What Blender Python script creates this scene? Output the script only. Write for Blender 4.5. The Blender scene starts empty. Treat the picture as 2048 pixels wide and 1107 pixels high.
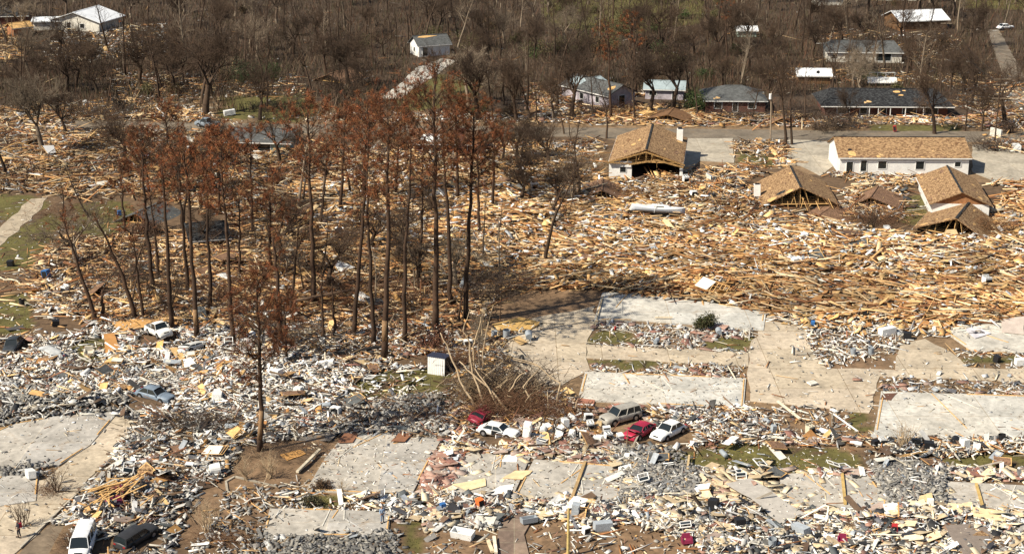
import bpy, math, random
import numpy as np
from mathutils import Vector, Matrix, Euler

# ---------------------------------------------------------------- camera, sky, sun, exposure
sc = bpy.context.scene
F_PX, CX, CY = 3179.0, 1024.0, 553.5
PITCH = math.radians(18.0)
CAM_H = 68.4
cam_d = bpy.data.cameras.new("camera")
cam_d.sensor_width = 36.0
cam_d.lens = 36.0 * F_PX / 2048.0
cam_d.clip_start, cam_d.clip_end = 1.0, 6000.0
cam = bpy.data.objects.new("camera", cam_d)
sc.collection.objects.link(cam)
cam.location = (0, 0, CAM_H)
cam.rotation_euler = (math.pi / 2 - PITCH, 0, 0)
sc.camera = cam

SUN_EL = math.radians(44.0)
SUN_DIR = Vector((-0.87, -0.50, 0)).normalized()          # towards the sun, on the ground
w = bpy.data.worlds.new("World"); sc.world = w; w.use_nodes = True
nt = w.node_tree
for n in list(nt.nodes): nt.nodes.remove(n)
wo = nt.nodes.new("ShaderNodeOutputWorld"); bg = nt.nodes.new("ShaderNodeBackground")
sky = nt.nodes.new("ShaderNodeTexSky"); sky.sky_type = 'NISHITA'; sky.sun_disc = False
sky.sun_elevation = SUN_EL
sky.sun_rotation = math.atan2(SUN_DIR.x, SUN_DIR.y)
bg.inputs[1].default_value = 0.058
nt.links.new(sky.outputs[0], bg.inputs[0]); nt.links.new(bg.outputs[0], wo.inputs[0])
sun_d = bpy.data.lights.new("sun", 'SUN'); sun_d.energy = 5.0; sun_d.angle = math.radians(0.5)
sun_d.color = (1.0, 0.915, 0.765)
sun = bpy.data.objects.new("sun", sun_d); sc.collection.objects.link(sun)
sd = Vector((SUN_DIR.x * math.cos(SUN_EL), SUN_DIR.y * math.cos(SUN_EL), math.sin(SUN_EL)))
sun.rotation_euler = sd.to_track_quat('Z', 'Y').to_euler()
sc.view_settings.view_transform = 'Standard'; sc.view_settings.look = 'None'
sc.view_settings.exposure = 0.62; sc.view_settings.gamma = 1.0; sc.view_settings.use_curve_mapping = False
sc.cycles.max_bounces = 5; sc.cycles.diffuse_bounces = 2; sc.cycles.glossy_bounces = 2
sc.cycles.transmission_bounces = 3; sc.cycles.transparent_max_bounces = 4

C = sc.collection
rng = np.random.default_rng(7)
R = random.Random(11)
SP, CP = math.sin(PITCH), math.cos(PITCH)

# ---------------------------------------------------------------- photo point -> ground point
def G(x, y, z=0.0):
    v = (y - CY) / F_PX; u = (x - CX) / F_PX
    dz = -SP - v * CP; dy = CP - v * SP
    t = (z - CAM_H) / dz
    return Vector((u * t, dy * t, z))
def Gn(px, py, z=0.0):
    v = (py - CY) / F_PX; u = (px - CX) / F_PX
    t = (z - CAM_H) / (-SP - v * CP)
    return u * t, (CP - v * SP) * t
def P(x, y, z=0.0):
    dep = y * CP - (z - CAM_H) * SP; up = y * SP + (z - CAM_H) * CP
    return CX + F_PX * x / dep, CY - F_PX * up / dep
def S(y): return CP * (y - CY + F_PX * SP / CP) / CAM_H           # pixels per metre at a row
def seen(px, py, m=0): return (px > -m) & (px < 2048 + m) & (py > -m) & (py < 1107 + m)

# ---------------------------------------------------------------- noise
_perm = rng.random((256, 256))
def vnoise(x, y):
    xi = np.floor(x).astype(int); yi = np.floor(y).astype(int); fx = x - xi; fy = y - yi
    fx = fx * fx * (3 - 2 * fx); fy = fy * fy * (3 - 2 * fy)
    a = _perm[xi & 255, yi & 255]; b = _perm[(xi + 1) & 255, yi & 255]
    c = _perm[xi & 255, (yi + 1) & 255]; d = _perm[(xi + 1) & 255, (yi + 1) & 255]
    return (a * (1 - fx) + b * fx) * (1 - fy) + (c * (1 - fx) + d * fx) * fy
def fbm(x, y): return (vnoise(x, y) + .5 * vnoise(2 * x + 7, 2 * y + 3) + .25 * vnoise(4 * x + 1, 4 * y + 9)) / 1.75

# ---------------------------------------------------------------- materials
def mat(name, col=(.5, .5, .5), rough=.8, attr=False, metallic=0.0, noise=0.0, nscale=3.0, bump=0.0, rnd=0.0, spec=.3, nz2=None):
    m = bpy.data.materials.new(name); m.use_nodes = True
    t = m.node_tree; b = t.nodes["Principled BSDF"]
    b.inputs["Roughness"].default_value = rough; b.inputs["Metallic"].default_value = metallic
    b.inputs["Specular IOR Level"].default_value = spec
    if attr:
        a = t.nodes.new("ShaderNodeAttribute"); a.attribute_name = "tone"; src = a.outputs["Color"]
    else:
        a = t.nodes.new("ShaderNodeRGB"); a.outputs[0].default_value = (*col, 1); src = a.outputs[0]
    tc = t.nodes.new("ShaderNodeTexCoord")
    if noise > 0:
        n = t.nodes.new("ShaderNodeTexNoise"); n.inputs["Scale"].default_value = nscale; n.inputs["Detail"].default_value = 5
        n.inputs["Roughness"].default_value = .7
        t.links.new(tc.outputs["Object"], n.inputs["Vector"])
        mr = t.nodes.new("ShaderNodeMapRange"); mr.inputs[1].default_value = .3; mr.inputs[2].default_value = .7
        mr.inputs[3].default_value = 1 - noise; mr.inputs[4].default_value = 1 + noise
        t.links.new(n.outputs[0], mr.inputs[0])
        mx = t.nodes.new("ShaderNodeMix"); mx.data_type = 'RGBA'; mx.blend_type = 'MULTIPLY'; mx.inputs[0].default_value = 1
        t.links.new(src, mx.inputs[6]); t.links.new(mr.outputs[0], mx.inputs[7]); src = mx.outputs[2]
        if bump > 0:
            bp = t.nodes.new("ShaderNodeBump"); bp.inputs["Strength"].default_value = bump; bp.inputs["Distance"].default_value = .05
            t.links.new(n.outputs[0], bp.inputs["Height"]); t.links.new(bp.outputs[0], b.inputs["Normal"])
    if rnd > 0:
        oi = t.nodes.new("ShaderNodeObjectInfo"); mr = t.nodes.new("ShaderNodeMapRange")
        mr.inputs[3].default_value = 1 - rnd; mr.inputs[4].default_value = 1 + rnd
        t.links.new(oi.outputs["Random"], mr.inputs[0])
        mx = t.nodes.new("ShaderNodeMix"); mx.data_type = 'RGBA'; mx.blend_type = 'MULTIPLY'; mx.inputs[0].default_value = 1
        t.links.new(src, mx.inputs[6]); t.links.new(mr.outputs[0], mx.inputs[7]); src = mx.outputs[2]
    t.links.new(src, b.inputs["Base Color"])
    return m

M = {}
M['debris'] = mat('weathered_debris', rough=.75, attr=True, noise=.22, nscale=2.5)
M['litter'] = mat('scattered_litter', rough=.85, attr=True)
M['wood'] = mat('raw_lumber', (.60, .37, .15), .7, noise=.3, nscale=2)
M['darkwood'] = mat('wet_lumber', (.16, .085, .04), .8, noise=.4, nscale=2)
M['white'] = mat('white_siding', (.74, .73, .70), .5, noise=.1, nscale=1.2)
M['offwhite'] = mat('stained_white_siding', (.60, .57, .50), .6, noise=.25, nscale=.8)
M['lilac'] = mat('lilac_siding', (.38, .345, .38), .6, noise=.4, nscale=.8)
M['palegreen'] = mat('pale_green_siding', (.40, .50, .42), .6, noise=.2)
M['brick'] = mat('eave_shaded_red_brick', (.13, .055, .04), .85, noise=.35, nscale=2)  # brick red darkened to hold the shade under the eaves
M['dark'] = mat('interior_shade_black', (.012, .012, .014), .7)  # near-black that puts shade into interiors, openings and recesses
M['glass'] = mat('dark_window_glass', (.015, .02, .022), .12, spec=.6)
M['metalroof'] = mat('white_metal_roof', (.74, .76, .78), .4, noise=.12, nscale=.6)
M['bluemetal'] = mat('pale_blue_metal_roof', (.30, .36, .38), .4, noise=.2, nscale=.6)
M['chrome'] = mat('grey_metal', (.4, .4, .42), .35, metallic=.6)
M['tyre'] = mat('tyre_rubber', (.015, .015, .015), .8)
M['bark'] = mat('tree_bark', (.066, .042, .027), .9, noise=.5, nscale=1.5, rnd=.35)
M['palebark'] = mat('pale_dead_bark', (.22, .17, .12), .85, noise=.35, nscale=1.5, rnd=.3)
M['pinebark'] = mat('pine_bark', (.055, .032, .02), .95, noise=.55, nscale=1.2, rnd=.25)
M['strippedpine'] = mat('stripped_pine_wood', (.24, .145, .075), .85, noise=.4, nscale=2)
M['barewood'] = mat('stripped_driftwood', (.40, .30, .19), .8, noise=.3, nscale=2)
M['twig'] = mat('fine_twigs', (.115, .085, .06), .95, rnd=.4)
M['needles'] = mat('rust_needles', rough=.9, attr=True, rnd=.2)
M['leaf'] = mat('leaves', rough=.8, attr=True, rnd=.2)
M['black'] = mat('black_plastic', (.018, .018, .02), .5)

def concrete(name, c1, c2, c3, room=6.0, tile=.0):
    m = bpy.data.materials.new(name); m.use_nodes = True; t = m.node_tree; b = t.nodes["Principled BSDF"]
    b.inputs["Roughness"].default_value = .85; b.inputs["Specular IOR Level"].default_value = .25
    tc = t.nodes.new("ShaderNodeTexCoord")
    n1 = t.nodes.new("ShaderNodeTexNoise"); n1.inputs["Scale"].default_value = .22; n1.inputs["Detail"].default_value = 6; n1.inputs["Roughness"].default_value = .65
    n2 = t.nodes.new("ShaderNodeTexNoise"); n2.inputs["Scale"].default_value = 1.6; n2.inputs["Detail"].default_value = 8; n2.inputs["Roughness"].default_value = .75
    br = t.nodes.new("ShaderNodeTexBrick"); br.inputs["Scale"].default_value = 1.0
    br.inputs["Brick Width"].default_value = room; br.inputs["Row Height"].default_value = room * .8
    br.inputs["Mortar Size"].default_value = .045; br.offset = .0; br.inputs["Mortar Smooth"].default_value = .2
    br.inputs["Color1"].default_value = (*c1, 1); br.inputs["Color2"].default_value = (*c2, 1); br.inputs["Mortar"].default_value = (*c3, 1)
    for n in (n1, n2, br): t.links.new(tc.outputs["Object"], n.inputs["Vector"])
    def mul(src, nz, lo, hi, a=.35, z=.65):
        mr = t.nodes.new("ShaderNodeMapRange"); mr.inputs[1].default_value = a; mr.inputs[2].default_value = z
        mr.inputs[3].default_value = lo; mr.inputs[4].default_value = hi
        t.links.new(nz.outputs[0], mr.inputs[0])
        mx = t.nodes.new("ShaderNodeMix"); mx.data_type = 'RGBA'; mx.blend_type = 'MULTIPLY'; mx.inputs[0].default_value = 1
        t.links.new(src, mx.inputs[6]); t.links.new(mr.outputs[0], mx.inputs[7]); return mx.outputs[2]
    s = mul(br.outputs[0], n1, .66, 1.12); s = mul(s, n2, .72, 1.12)
    n3 = t.nodes.new("ShaderNodeTexNoise"); n3.inputs["Scale"].default_value = .45; n3.inputs["Detail"].default_value = 7; n3.inputs["Roughness"].default_value = .72; n3.inputs["Distortion"].default_value = .6
    t.links.new(tc.outputs["Object"], n3.inputs["Vector"]); r3 = t.nodes.new("ShaderNodeValToRGB"); r3.color_ramp.elements[0].position = .56; r3.color_ramp.elements[1].position = .68; t.links.new(n3.outputs[0], r3.inputs[0])
    m3 = t.nodes.new("ShaderNodeMath"); m3.operation = 'MULTIPLY'; m3.inputs[1].default_value = .55; t.links.new(r3.outputs[0], m3.inputs[0])
    x3 = t.nodes.new("ShaderNodeMix"); x3.data_type = 'RGBA'; t.links.new(m3.outputs[0], x3.inputs[0]); t.links.new(s, x3.inputs[6]); x3.inputs[7].default_value = (.24, .17, .10, 1)
    t.links.new(x3.outputs[2], b.inputs["Base Color"])
    return m
M['slab'] = concrete('bare_slab_concrete', (.41, .39, .36), (.54, .49, .41), (.57, .51, .42), 8.0)
M['slabwhite'] = concrete('bleached_slab_concrete', (.53, .52, .48), (.64, .59, .50), (.44, .37, .28), 10)
M['pave'] = concrete('tan_pavement', (.50, .42, .31), (.56, .47, .36), (.30, .23, .15), 8)
M['drive'] = concrete('driveway_concrete', (.43, .38, .30), (.46, .41, .33), (.30, .25, .19), 5)
M['asphalt'] = concrete('worn_asphalt', (.20, .165, .125), (.215, .175, .13), (.18, .15, .11), 40)

def shingle(name, c1, c2, bare=(.55, .36, .17), miss=.63, sc_=1.0):
    m = bpy.data.materials.new(name); m.use_nodes = True; t = m.node_tree; b = t.nodes["Principled BSDF"]
    b.inputs["Roughness"].default_value = .95; b.inputs["Specular IOR Level"].default_value = .15
    tc = t.nodes.new("ShaderNodeTexCoord")
    br = t.nodes.new("ShaderNodeTexBrick"); br.inputs["Scale"].default_value = 1.0 * sc_
    br.inputs["Brick Width"].default_value = .5; br.inputs["Row Height"].default_value = .26; br.inputs["Mortar Size"].default_value = .012
    br.inputs["Color1"].default_value = (*c1, 1); br.inputs["Color2"].default_value = (*[v * .62 for v in c1], 1); br.inputs["Mortar"].default_value = (*c2, 1)
    t.links.new(tc.outputs["Object"], br.inputs["Vector"])
    n1 = t.nodes.new("ShaderNodeTexNoise"); n1.inputs["Scale"].default_value = 2.6; n1.inputs["Detail"].default_value = 5
    mp = t.nodes.new("ShaderNodeMapping"); mp.inputs["Scale"].default_value = (.9, 1.3, 1); t.links.new(tc.outputs["Object"], mp.inputs[0]); t.links.new(mp.outputs[0], n1.inputs["Vector"])
    r1 = t.nodes.new("ShaderNodeValToRGB"); r1.color_ramp.elements[0].position = miss - .04; r1.color_ramp.elements[1].position = miss
    t.links.new(n1.outputs[0], r1.inputs[0])
    mx = t.nodes.new("ShaderNodeMix"); mx.data_type = 'RGBA'; t.links.new(r1.outputs[0], mx.inputs[0])
    t.links.new(br.outputs[0], mx.inputs[6]); mx.inputs[7].default_value = (*c2, 1)
    n2 = t.nodes.new("ShaderNodeTexNoise"); n2.inputs["Scale"].default_value = .35; n2.inputs["Detail"].default_value = 3; t.links.new(tc.outputs["Object"], n2.inputs["Vector"])
    r2 = t.nodes.new("ShaderNodeValToRGB"); r2.color_ramp.elements[0].position = .70; r2.color_ramp.elements[1].position = .71
    t.links.new(n2.outputs[0], r2.inputs[0])
    m2 = t.nodes.new("ShaderNodeMix"); m2.data_type = 'RGBA'; t.links.new(r2.outputs[0], m2.inputs[0]); t.links.new(mx.outputs[2], m2.inputs[6]); m2.inputs[7].default_value = (*bare, 1)
    t.links.new(m2.outputs[2], b.inputs["Base Color"])
    return m
M['tanroof'] = shingle('tan_shingles', (.41, .265, .14), (.15, .085, .045), miss=.56)
M['brownroof'] = shingle('brown_shingles', (.27, .16, .10), (.10, .06, .04))
M['darkroof'] = shingle('charcoal_shingles', (.065, .068, .07), (.018, .018, .02), miss=.5)
M['greyroof'] = shingle('grey_shingles', (.12, .125, .125), (.05, .05, .05), miss=.66)

# ---------------------------------------------------------------- mesh helpers
def link(o, parent=None):
    C.objects.link(o)
    if parent: o.parent = parent
    return o
def np_mesh(name, V, Fq, col=None, mtl=None, smooth=False):
    """V (n,3); Fq (m,k) faces with k corners, or a list of such arrays"""
    me = bpy.data.meshes.new(name)
    V = np.asarray(V, dtype=np.float32).reshape(-1, 3)
    if not isinstance(Fq, list): Fq = [Fq]
    Fq = [np.asarray(f, dtype=np.int32) for f in Fq if len(f)]
    me.vertices.add(len(V)); me.vertices.foreach_set("co", V.ravel())
    nl = sum(f.size for f in Fq); nf = sum(len(f) for f in Fq)
    me.loops.add(nl); me.loops.foreach_set("vertex_index", np.concatenate([f.ravel() for f in Fq]))
    tot = np.concatenate([np.full(len(f), f.shape[1], np.int32) for f in Fq])
    st = np.concatenate([[0], np.cumsum(tot)[:-1]]).astype(np.int32)
    me.polygons.add(nf); me.polygons.foreach_set("loop_start", st); me.polygons.foreach_set("loop_total", tot)
    me.update(calc_edges=True)
    if col is not None:
        a = me.color_attributes.new("tone", 'FLOAT_COLOR', 'POINT')
        cc = np.ones((len(V), 4), np.float32); cc[:, :3] = col; a.data.foreach_set("color", cc.ravel())
    if mtl is not None: me.materials.append(mtl)
    if smooth: me.polygons.foreach_set("use_smooth", np.ones(nf, bool))
    return me
def mesh_obj(name, V, F_, col=None, mtl=None, parent=None, smooth=False):
    return link(bpy.data.objects.new(name, np_mesh(name, V, F_, col, mtl, smooth)), parent)
def tag(o, label=None, cat=None, group=None, kind=None):
    if label: o["label"] = label
    if cat: o["category"] = cat
    if group: o["group"] = group
    if kind: o["kind"] = kind
    return o
def empty(name, loc=(0, 0, 0), rz=0, label=None, cat=None, group=None):
    o = bpy.data.objects.new(name, None); C.objects.link(o); o.location = loc; o.rotation_euler = (0, 0, rz)
    o.empty_display_size = .3
    return tag(o, label, cat, group)

class MB:
    """collects polygons of one mesh"""
    def __init__(s): s.v = []; s.f = []
    def add(s, vs, fs):
        n = len(s.v); s.v += [tuple(v) for v in vs]; s.f += [tuple(n + i for i in f) for f in fs]; return s
    def box(s, c, size, rot=None):
        h = [a / 2 for a in size]; c = Vector(c)
        vs = [Vector((sx * h[0], sy * h[1], sz * h[2])) for sz in (-1, 1) for sy in (-1, 1) for sx in (-1, 1)]
        if rot is not None:
            m = Euler(rot).to_matrix(); vs = [m @ v for v in vs]
        vs = [v + c for v in vs]
        return s.add(vs, [(0, 2, 3, 1), (4, 5, 7, 6), (0, 1, 5, 4), (2, 6, 7, 3), (0, 4, 6, 2), (1, 3, 7, 5)])
    def bar(s, a, b, w_, h_=None):
        a, b = Vector(a), Vector(b); d = (b - a); L = d.length; d.normalize(); h_ = h_ or w_
        up = Vector((0, 0, 1)) if abs(d.z) < .95 else Vector((1, 0, 0))
        x = d.cross(up).normalized() * w_ / 2; y = x.cross(d).normalized() * h_ / 2
        vs = [a - x - y, a + x - y, a + x + y, a - x + y, b - x - y, b + x - y, b + x + y, b - x + y]
        return s.add(vs, [(3, 2, 1, 0), (4, 5, 6, 7), (0, 1, 5, 4), (1, 2, 6, 5), (2, 3, 7, 6), (3, 0, 4, 7)])
    def quad(s, a, b, c, d): return s.add([a, b, c, d], [(0, 1, 2, 3)])
    def slabq(s, pts, th):
        """thick sheet: pts is a planar polygon, thickness th below it along its normal"""
        p = [Vector(q) for q in pts]; n = (p[1] - p[0]).cross(p[2] - p[0]).normalized() * th; k = len(p)
        vs = p + [q - n for q in p]
        fs = [tuple(range(k)), tuple(range(2 * k - 1, k - 1, -1))] + [(i, i + k, (i + 1) % k + k, (i + 1) % k) for i in range(k)]
        return s.add(vs, fs)
    def tube(s, pts, rad, k=8, cap=True):
        rings = []; n0 = len(s.v); pts = [Vector(p) for p in pts]
        for i, p in enumerate(pts):
            d = (pts[min(i + 1, len(pts) - 1)] - pts[max(i - 1, 0)]).normalized()
            up = Vector((0, 0, 1)) if abs(d.z) < .9 else Vector((1, 0, 0))
            x = d.cross(up).normalized(); y = x.cross(d)
            r = rad[i] if isinstance(rad, (list, tuple)) else rad
            s.v += [tuple(p + (x * math.cos(6.2832 * j / k) + y * math.sin(6.2832 * j / k)) * r) for j in range(k)]
        for i in range(len(pts) - 1):
            for j in range(k):
                a = n0 + i * k + j; b = n0 + i * k + (j + 1) % k; s.f.append((a, b, b + k, a + k))
        if cap:
            s.f.append(tuple(n0 + j for j in range(k))[::-1]); e = n0 + (len(pts) - 1) * k; s.f.append(tuple(e + j for j in range(k)))
        return s
    def mesh(s, name, m, smooth=False):
        me = bpy.data.meshes.new(name); me.from_pydata(s.v, [], s.f); me.update()
        if m is not None: me.materials.append(m)
        if smooth: me.polygons.foreach_set("use_smooth", [True] * len(me.polygons))
        return me
    def build(s, name, m, parent=None, smooth=False):
        return link(bpy.data.objects.new(name, s.mesh(name, m, smooth)), parent)

def inpoly(px, py, poly):
    r = np.zeros(np.shape(px), bool); n = len(poly); j = n - 1
    for i in range(n):
        xi, yi = poly[i]; xj, yj = poly[j]
        if yi != yj:
            r ^= ((yi > py) != (yj > py)) & (px < (xj - xi) * (py - yi) / (yj - yi) + xi)
        j = i
    return r

# ---------------------------------------------------------------- zones of the ground (photo points of the ground plan)
GRASS = [[(-200, 395), (60, 388), (95, 405), (70, 425), (30, 440), (-200, 440)], [(15, 470), (90, 425), (130, 440), (110, 480), (60, 540), (-60, 540), (-200, 500)],
         [(140, 410), (260, 400), (265, 450), (210, 480), (150, 465)], [(-200, 585), (60, 590), (70, 660), (20, 670), (-200, 660)],
         [(690, 775), (760, 742), (860, 738), (915, 760), (860, 790), (700, 805)], [(1335, 900), (1450, 884), (1700, 898), (1745, 915), (1730, 938), (1600, 950), (1335, 930)],
         [(1702, 830), (1745, 822), (1752, 868), (1705, 862)], [(1880, 918), (2048, 905), (2200, 930), (2048, 945), (1900, 935)],
         [(1180, 722), (1300, 715), (1330, 735), (1250, 745)], [(1183, 662), (1260, 662), (1290, 690), (1183, 688)], [(1500, 700), (1400, 697), (1420, 682), (1520, 672)],
         [(1470, 305), (1560, 310), (1550, 335), (1470, 330)], [(780, 200), (860, 150), (960, 150), (960, 190), (880, 215), (800, 225)],
         [(440, 195), (600, 190), (650, 225), (600, 245), (440, 240)], [(1740, 250), (1920, 250), (1910, 268), (1740, 268)], [(1955, 310), (2100, 330), (2100, 350), (2000, 322)],
         [(1065, -60), (1420, -60), (1400, 45), (1250, 70), (1090, 50)], [(1930, -60), (2100, -60), (2100, 20), (1930, 18)], [(2000, 140), (2100, 150), (2100, 190), (2060, 175)],
         [(620, 990), (700, 985), (690, 1010), (640, 1015)], [(820, 975), (870, 975), (870, 1020), (830, 1015)], [(800, 1040), (860, 1035), (840, 1107), (800, 1107)],
         [(1890, 712), (2048, 715), (2048, 730), (1900, 728)], [(130, 695), (200, 668), (240, 700), (170, 735)], [(1800, 395), (1850, 390), (1860, 440), (1810, 450)]]
MUD = [[(300, 830), (640, 850), (660, 900), (600, 970), (480, 1000), (420, 1000), (380, 960), (450, 920), (500, 880)], [(820, 1035), (1000, 1000), (1100, 1045), (1300, 1050), (1420, 1107), (1400, 1200), (820, 1200)],
       [(1480, 820), (1700, 815), (1740, 900), (1500, 890)], [(1560, 660), (1780, 650), (1790, 740), (1630, 740)], [(1040, 570), (1250, 565), (1180, 640), (1030, 680), (900, 700), (900, 620)],
       [(370, 980), (560, 960), (620, 1000), (520, 1060), (440, 1107), (330, 1080)], [(1700, 1000), (1800, 1100), (1300, 1200), (1250, 1080), (1400, 1040)], [(560, 1075), (760, 1075), (760, 1200), (520, 1200)],
       [(1185, 655), (1520, 665), (1500, 700), (1190, 690)]]
DEBRIS = [[(-300, 225), (250, 232), (600, 268), (1200, 275), (1365, 300), (1380, 330), (1480, 335), (1560, 345), (1700, 352), (2048, 372), (2300, 372), (2300, 640), (1800, 650), (1530, 622), (1200, 580), (1020, 590), (900, 600), (760, 640), (700, 740), (900, 700),
           (930, 740), (880, 800), (900, 880), (600, 880), (520, 850), (280, 840), (-300, 860)],
          [(550, 1110), (600, 1000), (850, 990), (900, 880), (1700, 880), (1740, 900), (2300, 880), (2300, 1300), (500, 1300)], [(260, 840), (640, 870), (600, 1000), (420, 1107), (300, 1200), (40, 1200), (220, 930)]]
FOREST = [[(-400, -200), (2500, -200), (2500, 240), (1100, 235), (700, 215), (500, 185), (250, 225), (-400, 235)]]
BRICKZ = [[(875, 905), (930, 905), (915, 975), (840, 995), (850, 950)], [(1190, 820), (1250, 800), (1230, 815)]]

# foundation slabs of the vanished houses
SL = [([(1205, 586), (1263, 588), (1400, 603), (1532, 626), (1527, 662), (1440, 654), (1275, 642), (1188, 641)], 'slabwhite', "long bleached slab at the foot of the lumber field"),
      ([(1170, 745), (1492, 758), (1487, 818), (1155, 802)], 'slabwhite', "pale slab with a brick step behind the silver wagon"),
      ([(1762, 784), (2200, 798), (2200, 884), (1745, 878)], 'slabwhite', "wide pale slab crossed by sill lines beside the green verge"),
      ([(1888, 664), (2010, 638), (2200, 640), (2200, 712), (1945, 703)], 'slabwhite', "slab with a fallen grey wall sheet on it near the right edge"),
      ([(-100, 905), (30, 848), (120, 833), (238, 824), (180, 892), (118, 932), (-100, 940)], 'slab', "grey room-marked slab beside the slanting pavement"),
      ([(-150, 962), (78, 950), (72, 1003), (-150, 1035)], 'slab', "small slab behind the leaning shrub at the left edge"),
      ([(688, 872), (790, 866), (884, 878), (868, 905), (822, 993), (612, 982), (650, 918)], 'slab', "stained slab left of the red brick patch"),
      ([(935, 904), (1062, 912), (1022, 1002), (892, 985)], 'slab', "blue-grey slab right of the red brick patch"),
      ([(1068, 920), (1243, 934), (1238, 1012), (1026, 1002)], 'slab', "blue-grey slab split by a long sill beam"),
      ([(1560, 948), (1735, 950), (1772, 1000), (1768, 1040), (1560, 1005)], 'slab', "broken grey slab right of the cinder block heap"),
      ([(1888, 964), (2150, 978), (2150, 1038), (1888, 1012)], 'slab', "grey slab near the right edge below the green verge"),
      ([(540, 1018), (782, 1024), (776, 1072), (526, 1072)], 'slab', "pale slab the person in blue stands on"),
      ([(1002, 1027), (1072, 1027), (1048, 1070), (1070, 1160), (985, 1160)], 'drive', "narrow brown-stained entry walk at the bottom edge")]
SLABS = [v[0] for v in SL]
COURT = [[(1010, 690), (1055, 640), (1190, 612), (1186, 655), (1172, 690), (1172, 716), (1180, 740), (1165, 748), (1125, 770), (1040, 770)], [(1172, 689), (1330, 698), (1497, 704), (1497, 732), (1330, 724), (1172, 716)], [(1525, 640), (1612, 652), (1622, 700), (1655, 738), (1790, 740), (1800, 692), (1850, 678), (1895, 700), (1935, 735), (2300, 745), (2300, 775), (1760, 752), (1738, 826), (1500, 802), (1497, 732), (1497, 704)]]
PAVED = SLABS + COURT + [[(760, 198), (802, 197), (848, 165), (915, 122), (885, 117), (830, 138), (800, 168)],
                 [(150, 241), (2400, 266), (2400, 288), (150, 260)], [(1365, 278), (1466, 277), (1468, 326), (1375, 345)], [(1572, 279), (1668, 284), (1668, 332), (1600, 332)], [(1945, 290), (2120, 340), (2120, 362), (1945, 345)],
                 [(-200, 1000), (90, 960), (235, 825), (275, 845), (110, 1030), (50, 1090), (-300, 1200)]]

def wfield(X, Y, polys, warp=6.0, soft=0):
    px, py = P(X, Y); s = np.maximum(S(py), 3)
    wx = (fbm(X * .15 + 5, Y * .15) - .5) * warp * s * .35; wy = (fbm(X * .15 + 55, Y * .15 + 31) - .5) * warp * s * .12
    r = np.zeros(np.shape(X), bool)
    for p_ in polys: r |= inpoly(px + wx, py + wy, p_)
    return r.astype(float)
def heap(X, Y):
    dw = wfield(X, Y, DEBRIS, 8)
    X2, Y2 = np.asarray(X, float), np.asarray(Y, float)
    for p_ in PAVED + GRASS + [[(-80, 500), (0, 455), (62, 398), (95, 396), (75, 425), (0, 492), (-80, 540)]]:
        for ox, oy in ((0, 0), (1.3, 0), (-1.3, 0), (0, 1.3), (0, -1.3), (1, 1), (-1, 1), (1, -1), (-1, -1)):
            a_, b__ = P(X2 + ox, Y2 + oy); dw = dw * (1 - inpoly(a_, b__, p_))
    return dw * (.05 + .75 * fbm(X * .11 + 3, Y * .11 + 8) ** 2)

xs = np.unique(np.concatenate([np.linspace(-2500, -330, 12), np.arange(-330, -95, 3.0), np.arange(-95, 95.1, .8), np.arange(98, 331, 3.0), np.linspace(330, 2500, 12)]))
ys = np.unique(np.concatenate([np.linspace(-1500, 100, 10), np.arange(105, 300, .8), np.arange(300, 700, 2.2), np.linspace(700, 5000, 12)]))
XX, YY = np.meshgrid(xs, ys, indexing='ij')
near = (YY > 100) & (YY < 720)
YS = np.where(near, YY, 400)
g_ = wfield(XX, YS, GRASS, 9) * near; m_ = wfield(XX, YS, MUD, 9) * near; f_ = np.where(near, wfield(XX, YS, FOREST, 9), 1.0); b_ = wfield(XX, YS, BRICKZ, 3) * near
zz = np.where(near, heap(XX, YS), 0)
base = np.array((.19, .125, .07)); cols = np.empty(XX.shape + (3,))
nA = fbm(XX * .35, YY * .35); nB = fbm(XX * 1.9 + 40, YY * 1.9)
cols[:] = base * (0.55 + .9 * nA)[..., None]
def setc(mask, c, va):
    global cols
    cc = np.array(c) * (1 - va + 2 * va * (0.5 * nA + .5 * nB))[..., None]
    cols = np.where(mask[..., None] > .5, cc, cols)
setc(wfield(XX, YS, DEBRIS, 8) * near, (.11, .07, .04), .5)  # ground under debris darkened, standing in for shade in the gaps
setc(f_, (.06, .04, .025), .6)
setc(m_, (.17, .108, .062), .5)
setc(g_ * (.5 * nB + .5 * nA > .36), (.098, .086, .026), .6)
setc(b_, (.36, .16, .12), .4)
ni, nj = XX.shape
idx = np.arange(ni * nj).reshape(ni, nj)
Fg = np.stack([idx[:-1, :-1], idx[1:, :-1], idx[1:, 1:], idx[:-1, 1:]], -1).reshape(-1, 4)
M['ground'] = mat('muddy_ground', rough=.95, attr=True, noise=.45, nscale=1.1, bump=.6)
tag(mesh_obj("ground", np.stack([XX, YY, zz], -1).reshape(-1, 3), Fg, cols.reshape(-1, 3), M['ground']), kind="structure")

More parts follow.
